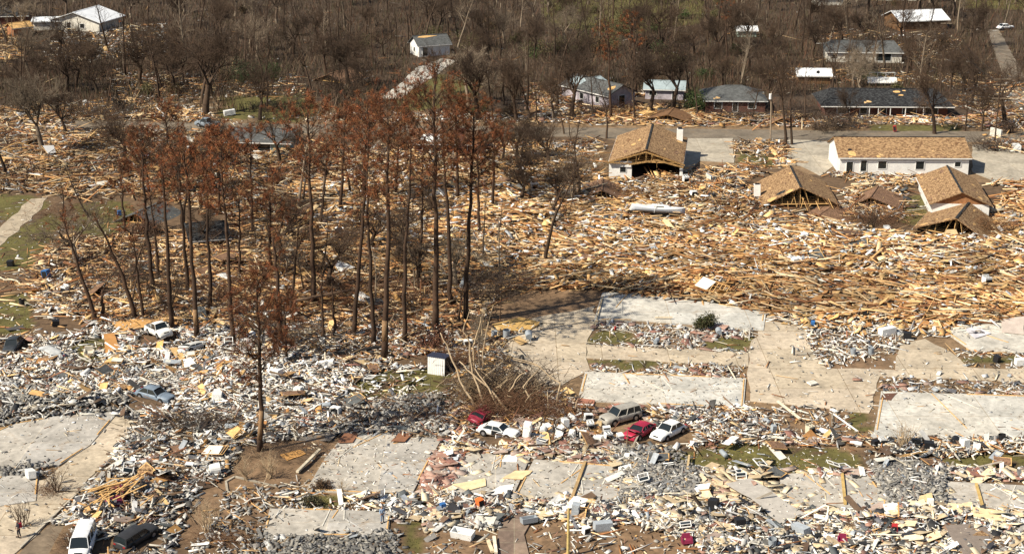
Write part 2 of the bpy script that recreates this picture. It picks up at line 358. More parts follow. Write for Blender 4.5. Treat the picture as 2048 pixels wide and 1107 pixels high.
# ---------------------------------------------------------------- pavements and roads
def sheet(name, poly, z, m, th=.10, jag=0.0, label=None, cat=None, kind=None, group=None, step=2.0):
    pts = [G(x, y) for x, y in poly]; out = []
    n = len(pts)
    for i in range(n):
        a, b = pts[i], pts[(i + 1) % n]; k = max(1, int((b - a).length / step)) if jag > 0 else 1
        for j in range(k):
            q = a.lerp(b, j / k)
            if jag > 0 and j > 0: q += Vector((R.uniform(-jag, jag), R.uniform(-jag, jag), 0))
            out.append(Vector((q.x, q.y, z)))
    c = sum(out, Vector()) / len(out); c.z = 0
    bm_v = [o_ - c for o_ in out]
    ar = sum(bm_v[i].x * bm_v[(i + 1) % len(bm_v)].y - bm_v[(i + 1) % len(bm_v)].x * bm_v[i].y for i in range(len(bm_v)))
    if ar < 0: bm_v.reverse()
    k = len(bm_v)
    mb = MB(); mb.add(bm_v + [v - Vector((0, 0, th)) for v in bm_v], [tuple(range(k))] + [(i, i + k, (i + 1) % k + k, (i + 1) % k) for i in range(k)])
    # winding of the side faces is outward for a counter-clockwise ring
    o = mb.build(name, m); o.location = c
    return tag(o, label, cat, group, kind)

ST = dict(kind="structure")
sheet("road", [(150, 241), (600, 249), (1200, 256), (1700, 262), (2400, 266), (2400, 288), (2000, 284), (1600, 281), (1200, 277), (600, 267), (150, 258)], .055, M['asphalt'], .3, .25, **ST)
sheet("road", [(1975, 60), (1998, 60), (2060, 175), (2120, 262), (2040, 262), (2015, 175), (1985, 95)], .10, M['asphalt'], .3, .15, **ST)
sheet("driveway", [(1365, 278), (1466, 277), (1468, 326), (1400, 322), (1375, 345), (1340, 330)], .10, M['drive'], .4, .15, **ST)
sheet("driveway", [(1572, 279), (1668, 284), (1668, 332), (1640, 352), (1600, 332), (1575, 330)], .10, M['drive'], .4, .15, **ST)
sheet("driveway", [(1945, 290), (2000, 290), (2120, 340), (2120, 362), (1985, 361), (1945, 345)], .10, M['drive'], .4, .15, **ST)
sheet("driveway", [(760, 198), (802, 197), (848, 165), (915, 122), (885, 117), (830, 138), (800, 168)], .10, M['slabwhite'], .4, .3, **ST)
sheet("footpath", [(-80, 500), (0, 455), (62, 398), (95, 396), (75, 425), (0, 492), (-80, 540)], .05, mat("muddy_path", (.36, .30, .22), .9, noise=.35, nscale=.5), .4, .3, **ST)
for pl_ in COURT: sheet("parking_court", pl_, .075, M['pave'], .3, .3, **ST)
sheet("pavement", [(-200, 1000), (90, 960), (235, 825), (275, 845), (215, 925), (110, 1030), (50, 1090), (-60, 1200), (-300, 1200)], .08, M['pave'], .3, .3, **ST)
sheet("street", [(105, 1045), (222, 930), (300, 925), (330, 1000), (250, 1080), (130, 1150), (-20, 1200), (10, 1140)], .03, mat('silted_street', (.17, .13, .09), .9, noise=.4, nscale=.8), .2, .4, **ST)
mb = MB(); a, b = G(40, 1097), G(222, 922); mb.bar((a.x, a.y, .1), (b.x, b.y, .1), .22, .16)
tag(mb.build("kerb", M['drive']), kind="structure")
mb = MB(); ar = [G(x, y) for x, y in ((555, 975), (470, 955), (452, 965), (455, 985), (490, 1000))]
for i in range(len(ar) - 1): mb.bar((ar[i].x, ar[i].y, .12), (ar[i + 1].x, ar[i + 1].y, .12), .22, .2)
tag(mb.build("kerb", M['drive']), kind="structure")

MBRN = concrete('brown_stained_concrete', (.27, .20, .15), (.16, .11, .09), (.3, .25, .18), 3)
for i, (pl, mk, lb) in enumerate(SL):
    sheet("foundation_slab" if i < 12 else "entry_walk", pl, .16, MBRN if i == 12 else M[mk], .35, .06, "bare concrete foundation, " + lb if i < 12 else "concrete entry walk, brown with silt, at the bottom edge of the photo", "foundation" if i < 12 else "walkway",
          group="bare concrete foundations" if i < 12 else None, step=5)
# exec marker

# ---------------------------------------------------------------- places kept clear of loose debris: (x, y, radius m) on the ground
CLEAR = []
def clear(px, py, r): q = G(px, py); CLEAR.append((q.x, q.y, r))
def clear_line(x0, y0, x1, y1, r, n=8):
    for i in range(n): clear(x0 + (x1 - x0) * i / (n - 1), y0 + (y1 - y0) * i / (n - 1), r)
for c_ in ((310, 806, 3.0), (995, 874, 3.1), (1238, 843, 3.0), (1278, 874, 3.3), (1336, 872, 3.1), (320, 682, 2.8), (385, 700, 2.0), (27, 700, 2.5), (165, 1105, 2.6), (275, 1082, 2.6), (233, 1000, 1.8), (972, 850, 1.5),
           (415, 258, 3), (2006, 60, 3), (765, 1050, 1.2), (38, 1078, 1.2), (876, 745, 1.6)): clear(*c_)
clear_line(1240, 338, 1340, 338, 2.6); clear_line(1245, 320, 1350, 320, 4); clear_line(1255, 295, 1370, 295, 4); clear_line(1680, 338, 1940, 338, 2.2, 22); clear_line(1680, 320, 1940, 320, 5, 14)
clear_line(1550, 398, 1660, 398, 3); clear_line(1555, 370, 1660, 370, 5); clear_line(1870, 406, 1965, 406, 3); clear_line(1865, 385, 1960, 385, 5); clear_line(1275, 435, 1360, 438, 1.6)
clear_line(1205, 210, 1340, 200, 5); clear_line(1420, 220, 1530, 220, 5); clear_line(1640, 225, 1900, 225, 5, 14); clear_line(480, 300, 570, 300, 4)

# colour families (real base colours)
PAL = {'plank': [(.62, .40, .19), (.56, .33, .14), (.70, .50, .28), (.42, .20, .075), (.32, .135, .05), (.78, .62, .40), (.17, .07, .028), (.60, .36, .155), (.66, .45, .24), (.22, .095, .04), (.50, .26, .10)],
       'white_board': [(.74, .72, .68), (.70, .66, .58), (.58, .54, .46), (.78, .77, .74), (.44, .41, .37), (.30, .26, .21), (.68, .60, .46)],
       'plywood_sheet': [(.60, .35, .14), (.66, .44, .20), (.50, .28, .10), (.62, .40, .17), (.38, .19, .07), (.70, .52, .29)],
       'siding_sheet': [(.76, .75, .73), (.72, .69, .64), (.54, .53, .51), (.79, .78, .76), (.36, .39, .42), (.56, .52, .46), (.28, .26, .24), (.10, .10, .11)],
       'fibreboard_sheet': [(.68, .55, .36), (.64, .51, .33), (.72, .61, .43), (.56, .43, .27)],
       'concrete_block': [(.24, .235, .225), (.31, .30, .28), (.17, .165, .16), (.37, .345, .30), (.27, .25, .22)],
       'roofing_sheet': [(.05, .05, .052), (.09, .085, .08), (.13, .085, .055), (.16, .10, .065), (.03, .03, .035), (.11, .12, .12)],
       'brick_slab': [(.30, .17, .125), (.36, .23, .18), (.26, .13, .10), (.38, .29, .24)],
       'branch': [(.11, .07, .045), (.16, .10, .06), (.07, .045, .03), (.22, .15, .09), (.20, .09, .05)],
       'scrap': [(.76, .71, .62), (.70, .60, .44), (.56, .35, .14), (.44, .24, .09), (.20, .115, .06), (.03, .03, .03), (.26, .25, .24), (.10, .065, .04), (.60, .56, .50), (.32, .14, .08), (.12, .075, .045), (.38, .38, .37), (.08, .055, .035)]}
#        length mean, sd(log), min, max, width lo, hi, thickness lo, hi
DIM = {'plank': (2.7, .6, .5, 7.5, .11, .27, .04, .09), 'white_board': (1.3, .5, .3, 4.2, .08, .24, .02, .06), 'plywood_sheet': (1.25, .42, .4, 2.6, .45, 1.2, .02, .04),
       'siding_sheet': (.68, .5, .25, 2.2, .2, .62, .02, .05), 'fibreboard_sheet': (1.5, .45, .5, 3.2, .5, 1.25, .02, .03), 'concrete_block': (.42, .4, .2, 1.3, .18, .45, .07, .15),
       'roofing_sheet': (.95, .5, .35, 2.8, .35, 1.1, .02, .05), 'brick_slab': (1.2, .5, .4, 2.6, .4, 1.4, .06, .12), 'branch': (2.0, .5, .6, 6.0, .04, .10, .04, .09), 'scrap': (.42, .5, .12, 1.3, .04, .20, .015, .08)}
TILT = {'plank': (7, 18), 'white_board': (8, 22), 'plywood_sheet': (16, 14), 'siding_sheet': (18, 20), 'fibreboard_sheet': (8, 8), 'concrete_block': (16, 16), 'roofing_sheet': (12, 12), 'brick_slab': (6, 6), 'branch': (14, 20), 'scrap': (28, 28)}

LUMBER = dict(plank=.50, scrap=.14, plywood_sheet=.125, white_board=.075, siding_sheet=.085, branch=.025, roofing_sheet=.02, fibreboard_sheet=.035)
WHITE = dict(white_board=.25, siding_sheet=.21, whitescrap=.28, scrap=.09, plank=.04, plywood_sheet=.01, concrete_block=.02, roofing_sheet=.025, branch=.065, brick_slab=.005)
MIXED = dict(plank=.20, white_board=.16, scrap=.36, siding_sheet=.09, plywood_sheet=.04, branch=.11, roofing_sheet=.04)
BOTTOM = dict(white_board=.16, siding_sheet=.14, whitescrap=.42, fibreboard_sheet=.045, concrete_block=.13, roofing_sheet=.05, plank=.02, brick_slab=.015)
TREEY = dict(branch=.36, plank=.22, white_board=.08, scrap=.28, plywood_sheet=.03, siding_sheet=.03)
RUBBLE = dict(concrete_block=.72, whitescrap=.20, white_board=.04, siding_sheet=.04)
SPARSE = dict(whitescrap=.55, scrap=.2, white_board=.09, plank=.06, siding_sheet=.07, concrete_block=.03)
CREAM = dict(fibreboard_sheet=.45, scrap=.3, brick_slab=.1, white_board=.15)
GULF = [(900, 600), (1020, 590), (1200, 580), (1530, 622), (1800, 650), (2300, 640)]
# zone: polygon, number of pieces, mixture, yaw mean and spread in degrees, brightness, lift
ZONES = [
 ([(640, 335), (1190, 335), (1215, 372), (1380, 380), (1560, 425), (1830, 480), (2300, 490), (2300, 640), (1860, 655), (1530, 628), (1200, 582), (1000, 585), (860, 560), (640, 520), (520, 450)], 31000, LUMBER, 0, 18, 1.0, .75),
 ([(640, 335), (1190, 335), (1215, 372), (1380, 380), (1560, 425), (1830, 480), (2300, 490), (2300, 560), (1200, 560), (640, 480)], 4600, dict(white_board=.20, siding_sheet=.62, whitescrap=.1, plywood_sheet=.08), 0, 50, 1.2, 1.3),
 ([(1360, 345), (1480, 335), (1530, 350), (1530, 420), (1380, 400), (1210, 372)], 1800, MIXED, 0, 60, 1.05, .5),
 ([(1660, 350), (1860, 350), (1860, 440), (1690, 435)], 2600, MIXED, 0, 60, 1.05, .4), ([(1985, 362), (2300, 365), (2300, 490), (1990, 480)], 3000, LUMBER, 0, 40, 1.0, .5),
 ([(0, 262), (-300, 262), (-300, 400), (60, 385), (140, 400), (300, 395), (520, 450), (660, 335), (600, 285), (250, 262)], 16000, dict(plank=.27, white_board=.16, scrap=.32, siding_sheet=.08, branch=.18, plywood_sheet=.04), 8, 45, .84, .75),  # browner mix, its tones also dimmed to stand for shadows here
 ([(600, 300), (1200, 285), (1200, 340), (640, 340)], 5000, MIXED, 0, 40, .95, .4),
 ([(80, 480), (260, 470), (520, 450), (640, 520), (860, 560), (1000, 590), (930, 700), (700, 740), (480, 660), (200, 650), (60, 600)], 15000, TREEY, 5, 50, .92, .35),
 ([(100, 560), (420, 600), (700, 660), (900, 640), (930, 700), (700, 740), (480, 680), (200, 660), (60, 620)], 3500, WHITE, 0, 70, 1.0, .4),
 ([(-300, 700), (100, 680), (250, 650), (480, 670), (700, 735), (860, 735), (850, 790), (680, 800), (640, 870), (300, 850), (270, 800), (-300, 790)], 26000, WHITE, 5, 60, 1.14, .5),
 ([(-300, 440), (60, 520), (120, 660), (90, 700), (-300, 720)], 1500, MIXED, 0, 60, 1, .1),
 ([(-300, 770), (280, 775), (300, 840), (130, 835), (30, 850), (-300, 900)], 6500, dict(concrete_block=.30, whitescrap=.35, white_board=.22, siding_sheet=.08, roofing_sheet=.05), 0, 80, .8, .4),
 ([(650, 800), (900, 790), (900, 880), (680, 870), (620, 860)], 4500, dict(concrete_block=.42, scrap=.33, white_board=.13, roofing_sheet=.06, branch=.06), 0, 80, .85, .35),
 ([(900, 800), (1130, 790), (1180, 820), (1490, 815), (1530, 845), (1560, 872), (1740, 876), (1740, 888), (1330, 905), (1060, 912), (900, 900)], 5500, dict(white_board=.15, siding_sheet=.12, scrap=.45, branch=.10, brick_slab=.05, plank=.08, plywood_sheet=.02, roofing_sheet=.03), 0, 70, 1.0, .3),
 ([(1350, 815), (1500, 822), (1545, 850), (1520, 885), (1340, 890)], 1700, WHITE, 0, 70, 1.0, .5),
 ([(1740, 878), (2300, 884), (2300, 925), (1760, 910)], 3200, dict(white_board=.16, siding_sheet=.14, scrap=.5, roofing_sheet=.10, plank=.1), 0, 80, 1.0, .5),
 ([(880, 880), (1330, 890), (1345, 935), (1740, 944), (2300, 932), (2300, 965), (1560, 952), (1240, 935), (1070, 912), (880, 905)], 6000, dict(BOTTOM, brick_slab=.08, fibreboard_sheet=.08), 0, 60, .97, .2),
 ([(1232, 900), (1370, 905), (1400, 990), (1240, 1010)], 5200, RUBBLE, 0, 90, .85, .4), ([(1740, 925), (1885, 930), (1895, 1015), (1775, 1010)], 4200, RUBBLE, 0, 90, .9, .5),
 ([(-200, 930), (100, 925), (90, 950), (-200, 965)], 900, RUBBLE, 0, 90, .9, .3), ([(540, 1065), (800, 1065), (820, 1110), (760, 1200), (500, 1200)], 2200, RUBBLE, 0, 90, .8, .3),
 ([(1260, 960), (1550, 955), (1600, 1015), (2300, 1025), (2300, 1045), (1400, 1045), (1240, 1020)], 2200, CREAM, -4, 25, 1.0, .12),
 ([(880, 990), (1240, 1000), (1240, 1040), (860, 1040)], 2800, dict(BOTTOM, concrete_block=.05), 0, 60, 1.0, .3),
 ([(700, 1000), (900, 985), (1000, 1030), (1000, 1060), (830, 1060), (780, 1030)], 1800, BOTTOM, 0, 70, 1.0, .3),
 ([(1070, 1030), (1300, 1010), (2300, 1030), (2300, 1300), (1480, 1300), (1400, 1090), (1250, 1050), (1150, 1060)], 22000, BOTTOM, 0, 80, 1.08, .4),
 ([(1300, 1010), (2300, 1030), (2300, 1300), (1480, 1300), (1400, 1090)], 5500, dict(roofing_sheet=.10, scrap=.75, concrete_block=.15), 0, 80, .5, .4),
 ([(830, 1050), (1420, 1050), (1420, 1200), (830, 1200)], 900, SPARSE, 0, 80, .9, .05),
 ([(280, 840), (520, 850), (640, 868), (560, 884), (470, 898), (450, 950), (400, 985), (340, 1000), (300, 1040), (200, 1050), (110, 1050), (220, 935)], 8500, dict(WHITE, roofing_sheet=.08, concrete_block=.10), 25, 60, .9, .35),
 ([(200, 1000), (330, 960), (390, 990), (340, 1110), (300, 1200), (60, 1200), (150, 1060)], 2800, dict(WHITE, roofing_sheet=.12, concrete_block=.10), 40, 50, .8, .3),
 ([(450, 985), (620, 960), (620, 1000), (560, 1060), (540, 1200), (330, 1200)], 1300, dict(SPARSE, concrete_block=.2), 0, 70, .8, .1),
 ([(600, 990), (850, 990), (800, 1025), (560, 1020)], 500, SPARSE, 0, 70, 1, .1),
 ([(1500, 815), (1745, 815), (1745, 880), (1480, 890)], 600, SPARSE, 0, 70, 1, .1),
 ([(1560, 650), (1790, 640), (1830, 700), (1600, 745)], 1600, dict(scrap=.7, white_board=.15, siding_sheet=.1, concrete_block=.05), 0, 70, 1, .15),
 ([(1530, 622), (2000, 640), (1960, 675), (1800, 670), (1560, 660)], 1800, dict(white_board=.3, siding_sheet=.15, scrap=.4, plywood_sheet=.15), 0, 40, 1, .3),
 ([(1188, 645), (1520, 660), (1500, 712), (1190, 700)], 1500, dict(whitescrap=.66, siding_sheet=.14, white_board=.12, brick_slab=.03, concrete_block=.05), 0, 80, 1.0, .08),
 ([(1190, 720), (1500, 730), (1490, 758), (1180, 745)], 700, dict(scrap=.7, siding_sheet=.12, white_board=.15, brick_slab=.03), 0, 80, 1, .06),
 ([(1700, 745), (2300, 765), (2300, 800), (1760, 785), (1680, 770)], 900, dict(whitescrap=.7, siding_sheet=.15, brick_slab=.04, white_board=.11), 0, 80, 1, .08), ([(1880, 700), (2300, 705), (2300, 745), (1900, 735)], 700, SPARSE, 0, 80, 1, .1),
 ([(880, 690), (1040, 640), (1120, 640), (1050, 700), (1060, 760), (1130, 800), (930, 810), (880, 740)], 3000, dict(scrap=.6, branch=.15, white_board=.1, concrete_block=.1, plywood_sheet=.05), 0, 80, .95, .15),
 ([(1010, 690), (1190, 612), (1640, 655), (2300, 745), (2300, 800), (1760, 790), (1738, 826), (1490, 812), (1010, 770)], 900, SPARSE, 0, 80, .9, .0),
 ([(600, 866), (900, 870), (900, 905), (822, 993), (612, 982)], 500, SPARSE, 0, 80, .9, .0), ([(1155, 745), (1492, 745), (1492, 815), (1155, 815)], 200, SPARSE, 0, 80, .9, .0), ([(1760, 785), (2200, 785), (2200, 880), (1745, 880)], 260, SPARSE, 0, 80, .9, .0),
 ([(892, 905), (1243, 905), (1243, 1010), (892, 1000)], 420, dict(SPARSE, fibreboard_sheet=.06), 0, 80, .95, .0), ([(1560, 948), (2150, 960), (2150, 1038), (1560, 1038)], 600, dict(SPARSE, fibreboard_sheet=.08), 0, 80, .95, .0),
 ([(-200, 830), (235, 830), (110, 1030), (-200, 1200)], 700, SPARSE, 0, 80, .9, .0), ([(540, 1018), (782, 1024), (776, 1072), (526, 1072)], 90, SPARSE, 0, 80, .9, .0),
 ([(870, 905), (930, 905), (910, 980), (840, 1000)], 600, dict(brick_slab=.4, scrap=.4, siding_sheet=.2), 0, 80, 1, .05),
 ([(-100, 385), (260, 395), (260, 480), (90, 520), (60, 680), (-200, 680)], 1100, dict(scrap=.5, white_board=.2, plank=.1, siding_sheet=.1, branch=.1), 0, 80, .95, .04), ([(1340, 890), (1740, 895), (1740, 945), (1340, 940)], 260, SPARSE, 0, 80, 1, .04),
 # across the far road
 ([(250, 200), (420, 215), (420, 238), (-300, 250), (-300, 225), (60, 215)], 4200, MIXED, 0, 60, .9, .5), ([(0, 232), (420, 232), (600, 262), (300, 272), (-200, 272)], 1500, MIXED, 0, 60, .95, .4),
 ([(560, 225), (1060, 225), (1060, 246), (420, 241)], 1200, SPARSE, 0, 60, 1, .2), ([(1060, 170), (1400, 200), (1500, 225), (2200, 225), (2200, 258), (1200, 250), (1060, 245)], 9500, dict(MIXED, brick_slab=.05), 0, 60, .97, .5),
 ([(1200, 210), (1420, 205), (1420, 245), (1200, 245)], 1600, dict(plank=.5, plywood_sheet=.3, scrap=.2), 0, 60, .95, .6), ([(1470, 285), (1570, 285), (1575, 335), (1480, 335)], 1500, MIXED, 0, 80, 1.0, .3),
 ([(1960, 270), (2200, 275), (2200, 310), (1980, 300)], 1100, MIXED, 0, 80, .95, .6), ([(120, 60), (330, 50), (330, 110), (90, 130)], 1500, dict(WHITE, branch=0.02, plywood_sheet=.10, plank=.15), 0, 80, 1, .6),
 ([(-100, 60), (60, 40), (60, 110), (-100, 150)], 1100, LUMBER, 0, 80, .9, .6), ([(230, 140), (420, 155), (420, 205), (220, 200)], 800, MIXED, 0, 80, .9, .4), ([(440, 165), (600, 150), (620, 200), (450, 205)], 500, MIXED, 0, 80, .9, .3),
 ([(1540, 135), (2048, 150), (2200, 230), (1900, 235), (1910, 170), (1540, 165)], 2000, MIXED, 0, 80, .9, .4), ([(1620, 60), (1900, 70), (1960, 130), (1800, 130), (1620, 80)], 700, MIXED, 0, 80, .9, .4),
 ([(-400, -60), (2400, -60), (2400, 200), (-400, 215)], 3500, dict(scrap=.4, plank=.1, white_board=.08, siding_sheet=.05, branch=.37), 0, 90, .55, .3)]

PAL['whitescrap'] = [(.74, .72, .67), (.68, .64, .56), (.76, .75, .72), (.56, .51, .43), (.025, .025, .028), (.26, .25, .24), (.10, .07, .05), (.18, .12, .07), (.62, .60, .56), (.06, .05, .04), (.30, .16, .11), (.78, .77, .75), (.14, .17, .22), (.46, .33, .19), (.72, .68, .60), (.36, .30, .22)]
DIM['whitescrap'] = DIM['scrap']; TILT['whitescrap'] = TILT['scrap']
cats = list(DIM)
buf = {k: [] for k in cats}
def over(X, Y):
    """height of whatever lies below: slab or ground"""
    px, py = P(X, Y); r = heap(X, Y)
    on = np.zeros(np.shape(X), bool)
    for p_ in PAVED: on |= inpoly(px, py, p_)
    return np.where(on, .16, r)
def make_pieces(kind, X, Y, yaw0, yawsd, bright, lift):
    n = len(X); L0, sdl, lo, hi, w0, w1, t0, t1 = DIM[kind]
    L = np.clip(L0 * np.exp(rng.normal(0, sdl, n)), lo, hi); W = rng.uniform(w0, w1, n); T = rng.uniform(t0, t1, n)
    fld = (fbm(X * .06 + 9, Y * .07) - .5) * 150
    yaw = np.radians(np.where(rng.random(n) < .2, rng.uniform(-90, 90, n), yaw0 + fld + rng.normal(0, yawsd, n)))
    tp, tr = TILT[kind]; k = .25 if lift < .05 else 1
    pit = np.radians(rng.normal(0, tp * k, n)); rol = np.radians(rng.normal(0, tr * k, n))
    pal = np.array(PAL[kind]); c = pal[rng.integers(0, len(pal), n)] * (bright * rng.uniform(.80, 1.12, n))[:, None]
    patch = fbm(X * .12 + 70, Y * .12)
    if lift < .05: L *= .62; W *= .7; T *= .5
    if kind == 'plank': nearer = P(X, Y)[1] > 660; L = np.where(nearer, np.minimum(L * .6, 2.8), L); W = np.where(nearer, W * .75, W)
    k0 = .85 if lift > 1 else .50 if lift > .7 else .74
    c = c * (k0 + (1.14 - k0) * np.clip((patch - .25) * 2, 0, 1))[:, None]
    z = over(X, Y) + rng.random(n) * lift * (.3 + patch) + T / 2 + np.abs(np.sin(pit)) * L * .3 + np.abs(np.sin(rol)) * W * .35
    buf[kind].append(np.column_stack([X, Y, z, L, W, T, yaw, pit, rol, np.clip(c, 0.01, .86)]))
for poly, n, mix, y0, ysd, br_, lift in ZONES:
    pa = np.array(poly, float); x0, x1 = pa[:, 0].min(), pa[:, 0].max(); a0, a1 = pa[:, 1].min(), pa[:, 1].max()
    got = []; cnt = 0
    while cnt < n:
        px = rng.uniform(x0, x1, n * 2); py = rng.uniform(a0, a1, n * 2)
        k = inpoly(px, py, poly); px, py = px[k], py[k]; got.append(np.column_stack([px, py])); cnt += len(px)
    q = np.concatenate(got)[:n]; q[:, 0] += rng.normal(0, 7, n); q[:, 1] += rng.normal(0, 2.5, n)
    X, Y = Gn(q[:, 0], q[:, 1]); ok = np.ones(n, bool)
    # ragged thinning, so that the ground or the layer below shows through here and there
    ok &= (fbm(X * .3 + 11, Y * .3 + 2) + rng.random(n) * .6) > .42
    if lift > .7: ok &= (fbm(X * .09 + 21, Y * .11 + 12) > .36) | (rng.random(n) < .38)
    for cx, cy, cr in CLEAR: ok &= (X - cx) ** 2 + (Y - cy) ** 2 > cr * cr
    if lift >= .05:
        on = np.zeros(n, bool); gp, gq = P(X, Y)
        for p_ in PAVED: on |= inpoly(gp, gq, p_)
        ok &= (~on) | (rng.random(n) < .10)
        for p_ in GRASS: ok &= (~inpoly(gp, gq, p_)) | (rng.random(n) < .12)
    X, Y = X[ok], Y[ok]
    names = list(mix); pr = np.array([mix[k] for k in names]); pr /= pr.sum(); ch = rng.choice(len(names), len(X), p=pr)
    for i, nm in enumerate(names):
        s_ = ch == i
        if s_.any(): make_pieces(nm, X[s_], Y[s_], y0, ysd if 'scrap' not in nm else 90, br_, lift)

def frames(D):
    cy, sy = np.cos(D[:, 6]), np.sin(D[:, 6]); cp, sp = np.cos(D[:, 7]), np.sin(D[:, 7]); cr, sr = np.cos(D[:, 8]), np.sin(D[:, 8])
    ax = np.column_stack([cy * cp, sy * cp, -sp])
    ay = np.column_stack([cy * sp * sr - sy * cr, sy * sp * sr + cy * cr, cp * sr])
    return ax, ay, np.cross(ax, ay)
BOXF = np.array([(4, 5, 6, 7), (0, 1, 5, 4), (1, 2, 6, 5), (2, 3, 7, 6), (3, 0, 4, 7)])
def boxes(D, jag):
    n = len(D); ax, ay, az = frames(D); L, W, T = D[:, 3] / 2, D[:, 4] / 2, D[:, 5] / 2
    V = np.empty((n, 8, 3)); k = 0
    jx = 1 - rng.random((n, 4)) * jag; jy = 1 - rng.random((n, 4)) * jag
    for sz in (-1, 1):
        for q, (sx, sy) in enumerate(((-1, -1), (1, -1), (1, 1), (-1, 1))):
            V[:, k] = D[:, :3] + ax * (sx * L * jx[:, q])[:, None] + ay * (sy * W * jy[:, q])[:, None] + az * (sz * T)[:, None]; k += 1
    Fc = (np.arange(n)[:, None, None] * 8 + BOXF[None]).reshape(-1, 4)
    return V.reshape(-1, 3), Fc, np.repeat(D[:, 9:12], 8, 0)

def piece_mesh(name, kind, L, W, T, c):
    """a broken piece: jagged outline, slight bend or sag, real thickness"""
    r = R; pts = []
    if kind in ('plank', 'white_board', 'branch'):
        k = 5; e = W * (.9 if kind != 'branch' else .3)
        for i in range(k): pts.append((-L / 2 + r.random() * e, -W / 2 + W * i / (k - 1)))
        left = pts[::-1]; right = [(L / 2 - r.random() * e, -W / 2 + W * i / (k - 1)) for i in range(k)]
        m1 = [(L * t, -W / 2) for t in (-.25, 0, .25)]; m2 = [(L * t, W / 2) for t in (.25, 0, -.25)]
        ring = left[-1:] + m1 + right + m2 + left[:-1]
    else:
        jj = {'siding_sheet': .05, 'concrete_block': .10, 'brick_slab': .12}.get(kind, .09); cut = r.random() < (.5 if kind not in ('siding_sheet', 'concrete_block') else .15); ring = []; ck = r.randrange(4)
        cs = [(-1, -1), (1, -1), (1, 1), (-1, 1)]
        for i in range(4):
            x, y = cs[i]; x1, y1 = cs[(i + 1) % 4]
            if cut and i == ck: x *= r.uniform(.2, .7); y *= r.uniform(.3, .8)
            for q in (0, .3, .62):
                ring.append(((x + (x1 - x) * q * (1 if q else 0)) * (1 - r.random() * jj) * L / 2, (y + (y1 - y) * q) * (1 - r.random() * jj) * W / 2))
    b1, b2 = (r.uniform(-.025, .025) * L, r.uniform(-.02, .02) * L) if kind not in ('concrete_block', 'brick_slab') else (0, 0)
    f = lambda x, y: b1 * (2 * x / L) ** 2 + b2 * (2 * x / L) * (2 * y / W)
    n = len(ring); cx = sum(p[0] for p in ring) / n; cy = sum(p[1] for p in ring) / n
    V = [(x, y, f(x, y) + T / 2) for x, y in ring] + [(x * .99, y * .99, f(x, y) - T / 2) for x, y in ring] + [(cx, cy, f(cx, cy) + T / 2), (cx, cy, f(cx, cy) - T / 2)]
    me = bpy.data.meshes.new(name)
    me.from_pydata(V, [], [(2 * n, i, (i + 1) % n) for i in range(n)] + [(2 * n + 1, n + (i + 1) % n, n + i) for i in range(n)] + [(i, n + i, n + (i + 1) % n, (i + 1) % n) for i in range(n)])
    a = me.color_attributes.new("tone", 'FLOAT_COLOR', 'POINT'); cc = np.ones((len(V), 4), np.float32)
    cc[:, :3] = np.array(c) * rng.uniform(.82, 1.1, (len(V), 1)); a.data.foreach_set("color", cc.ravel())
    me.materials.append(M['debris']); me.update()
    return me

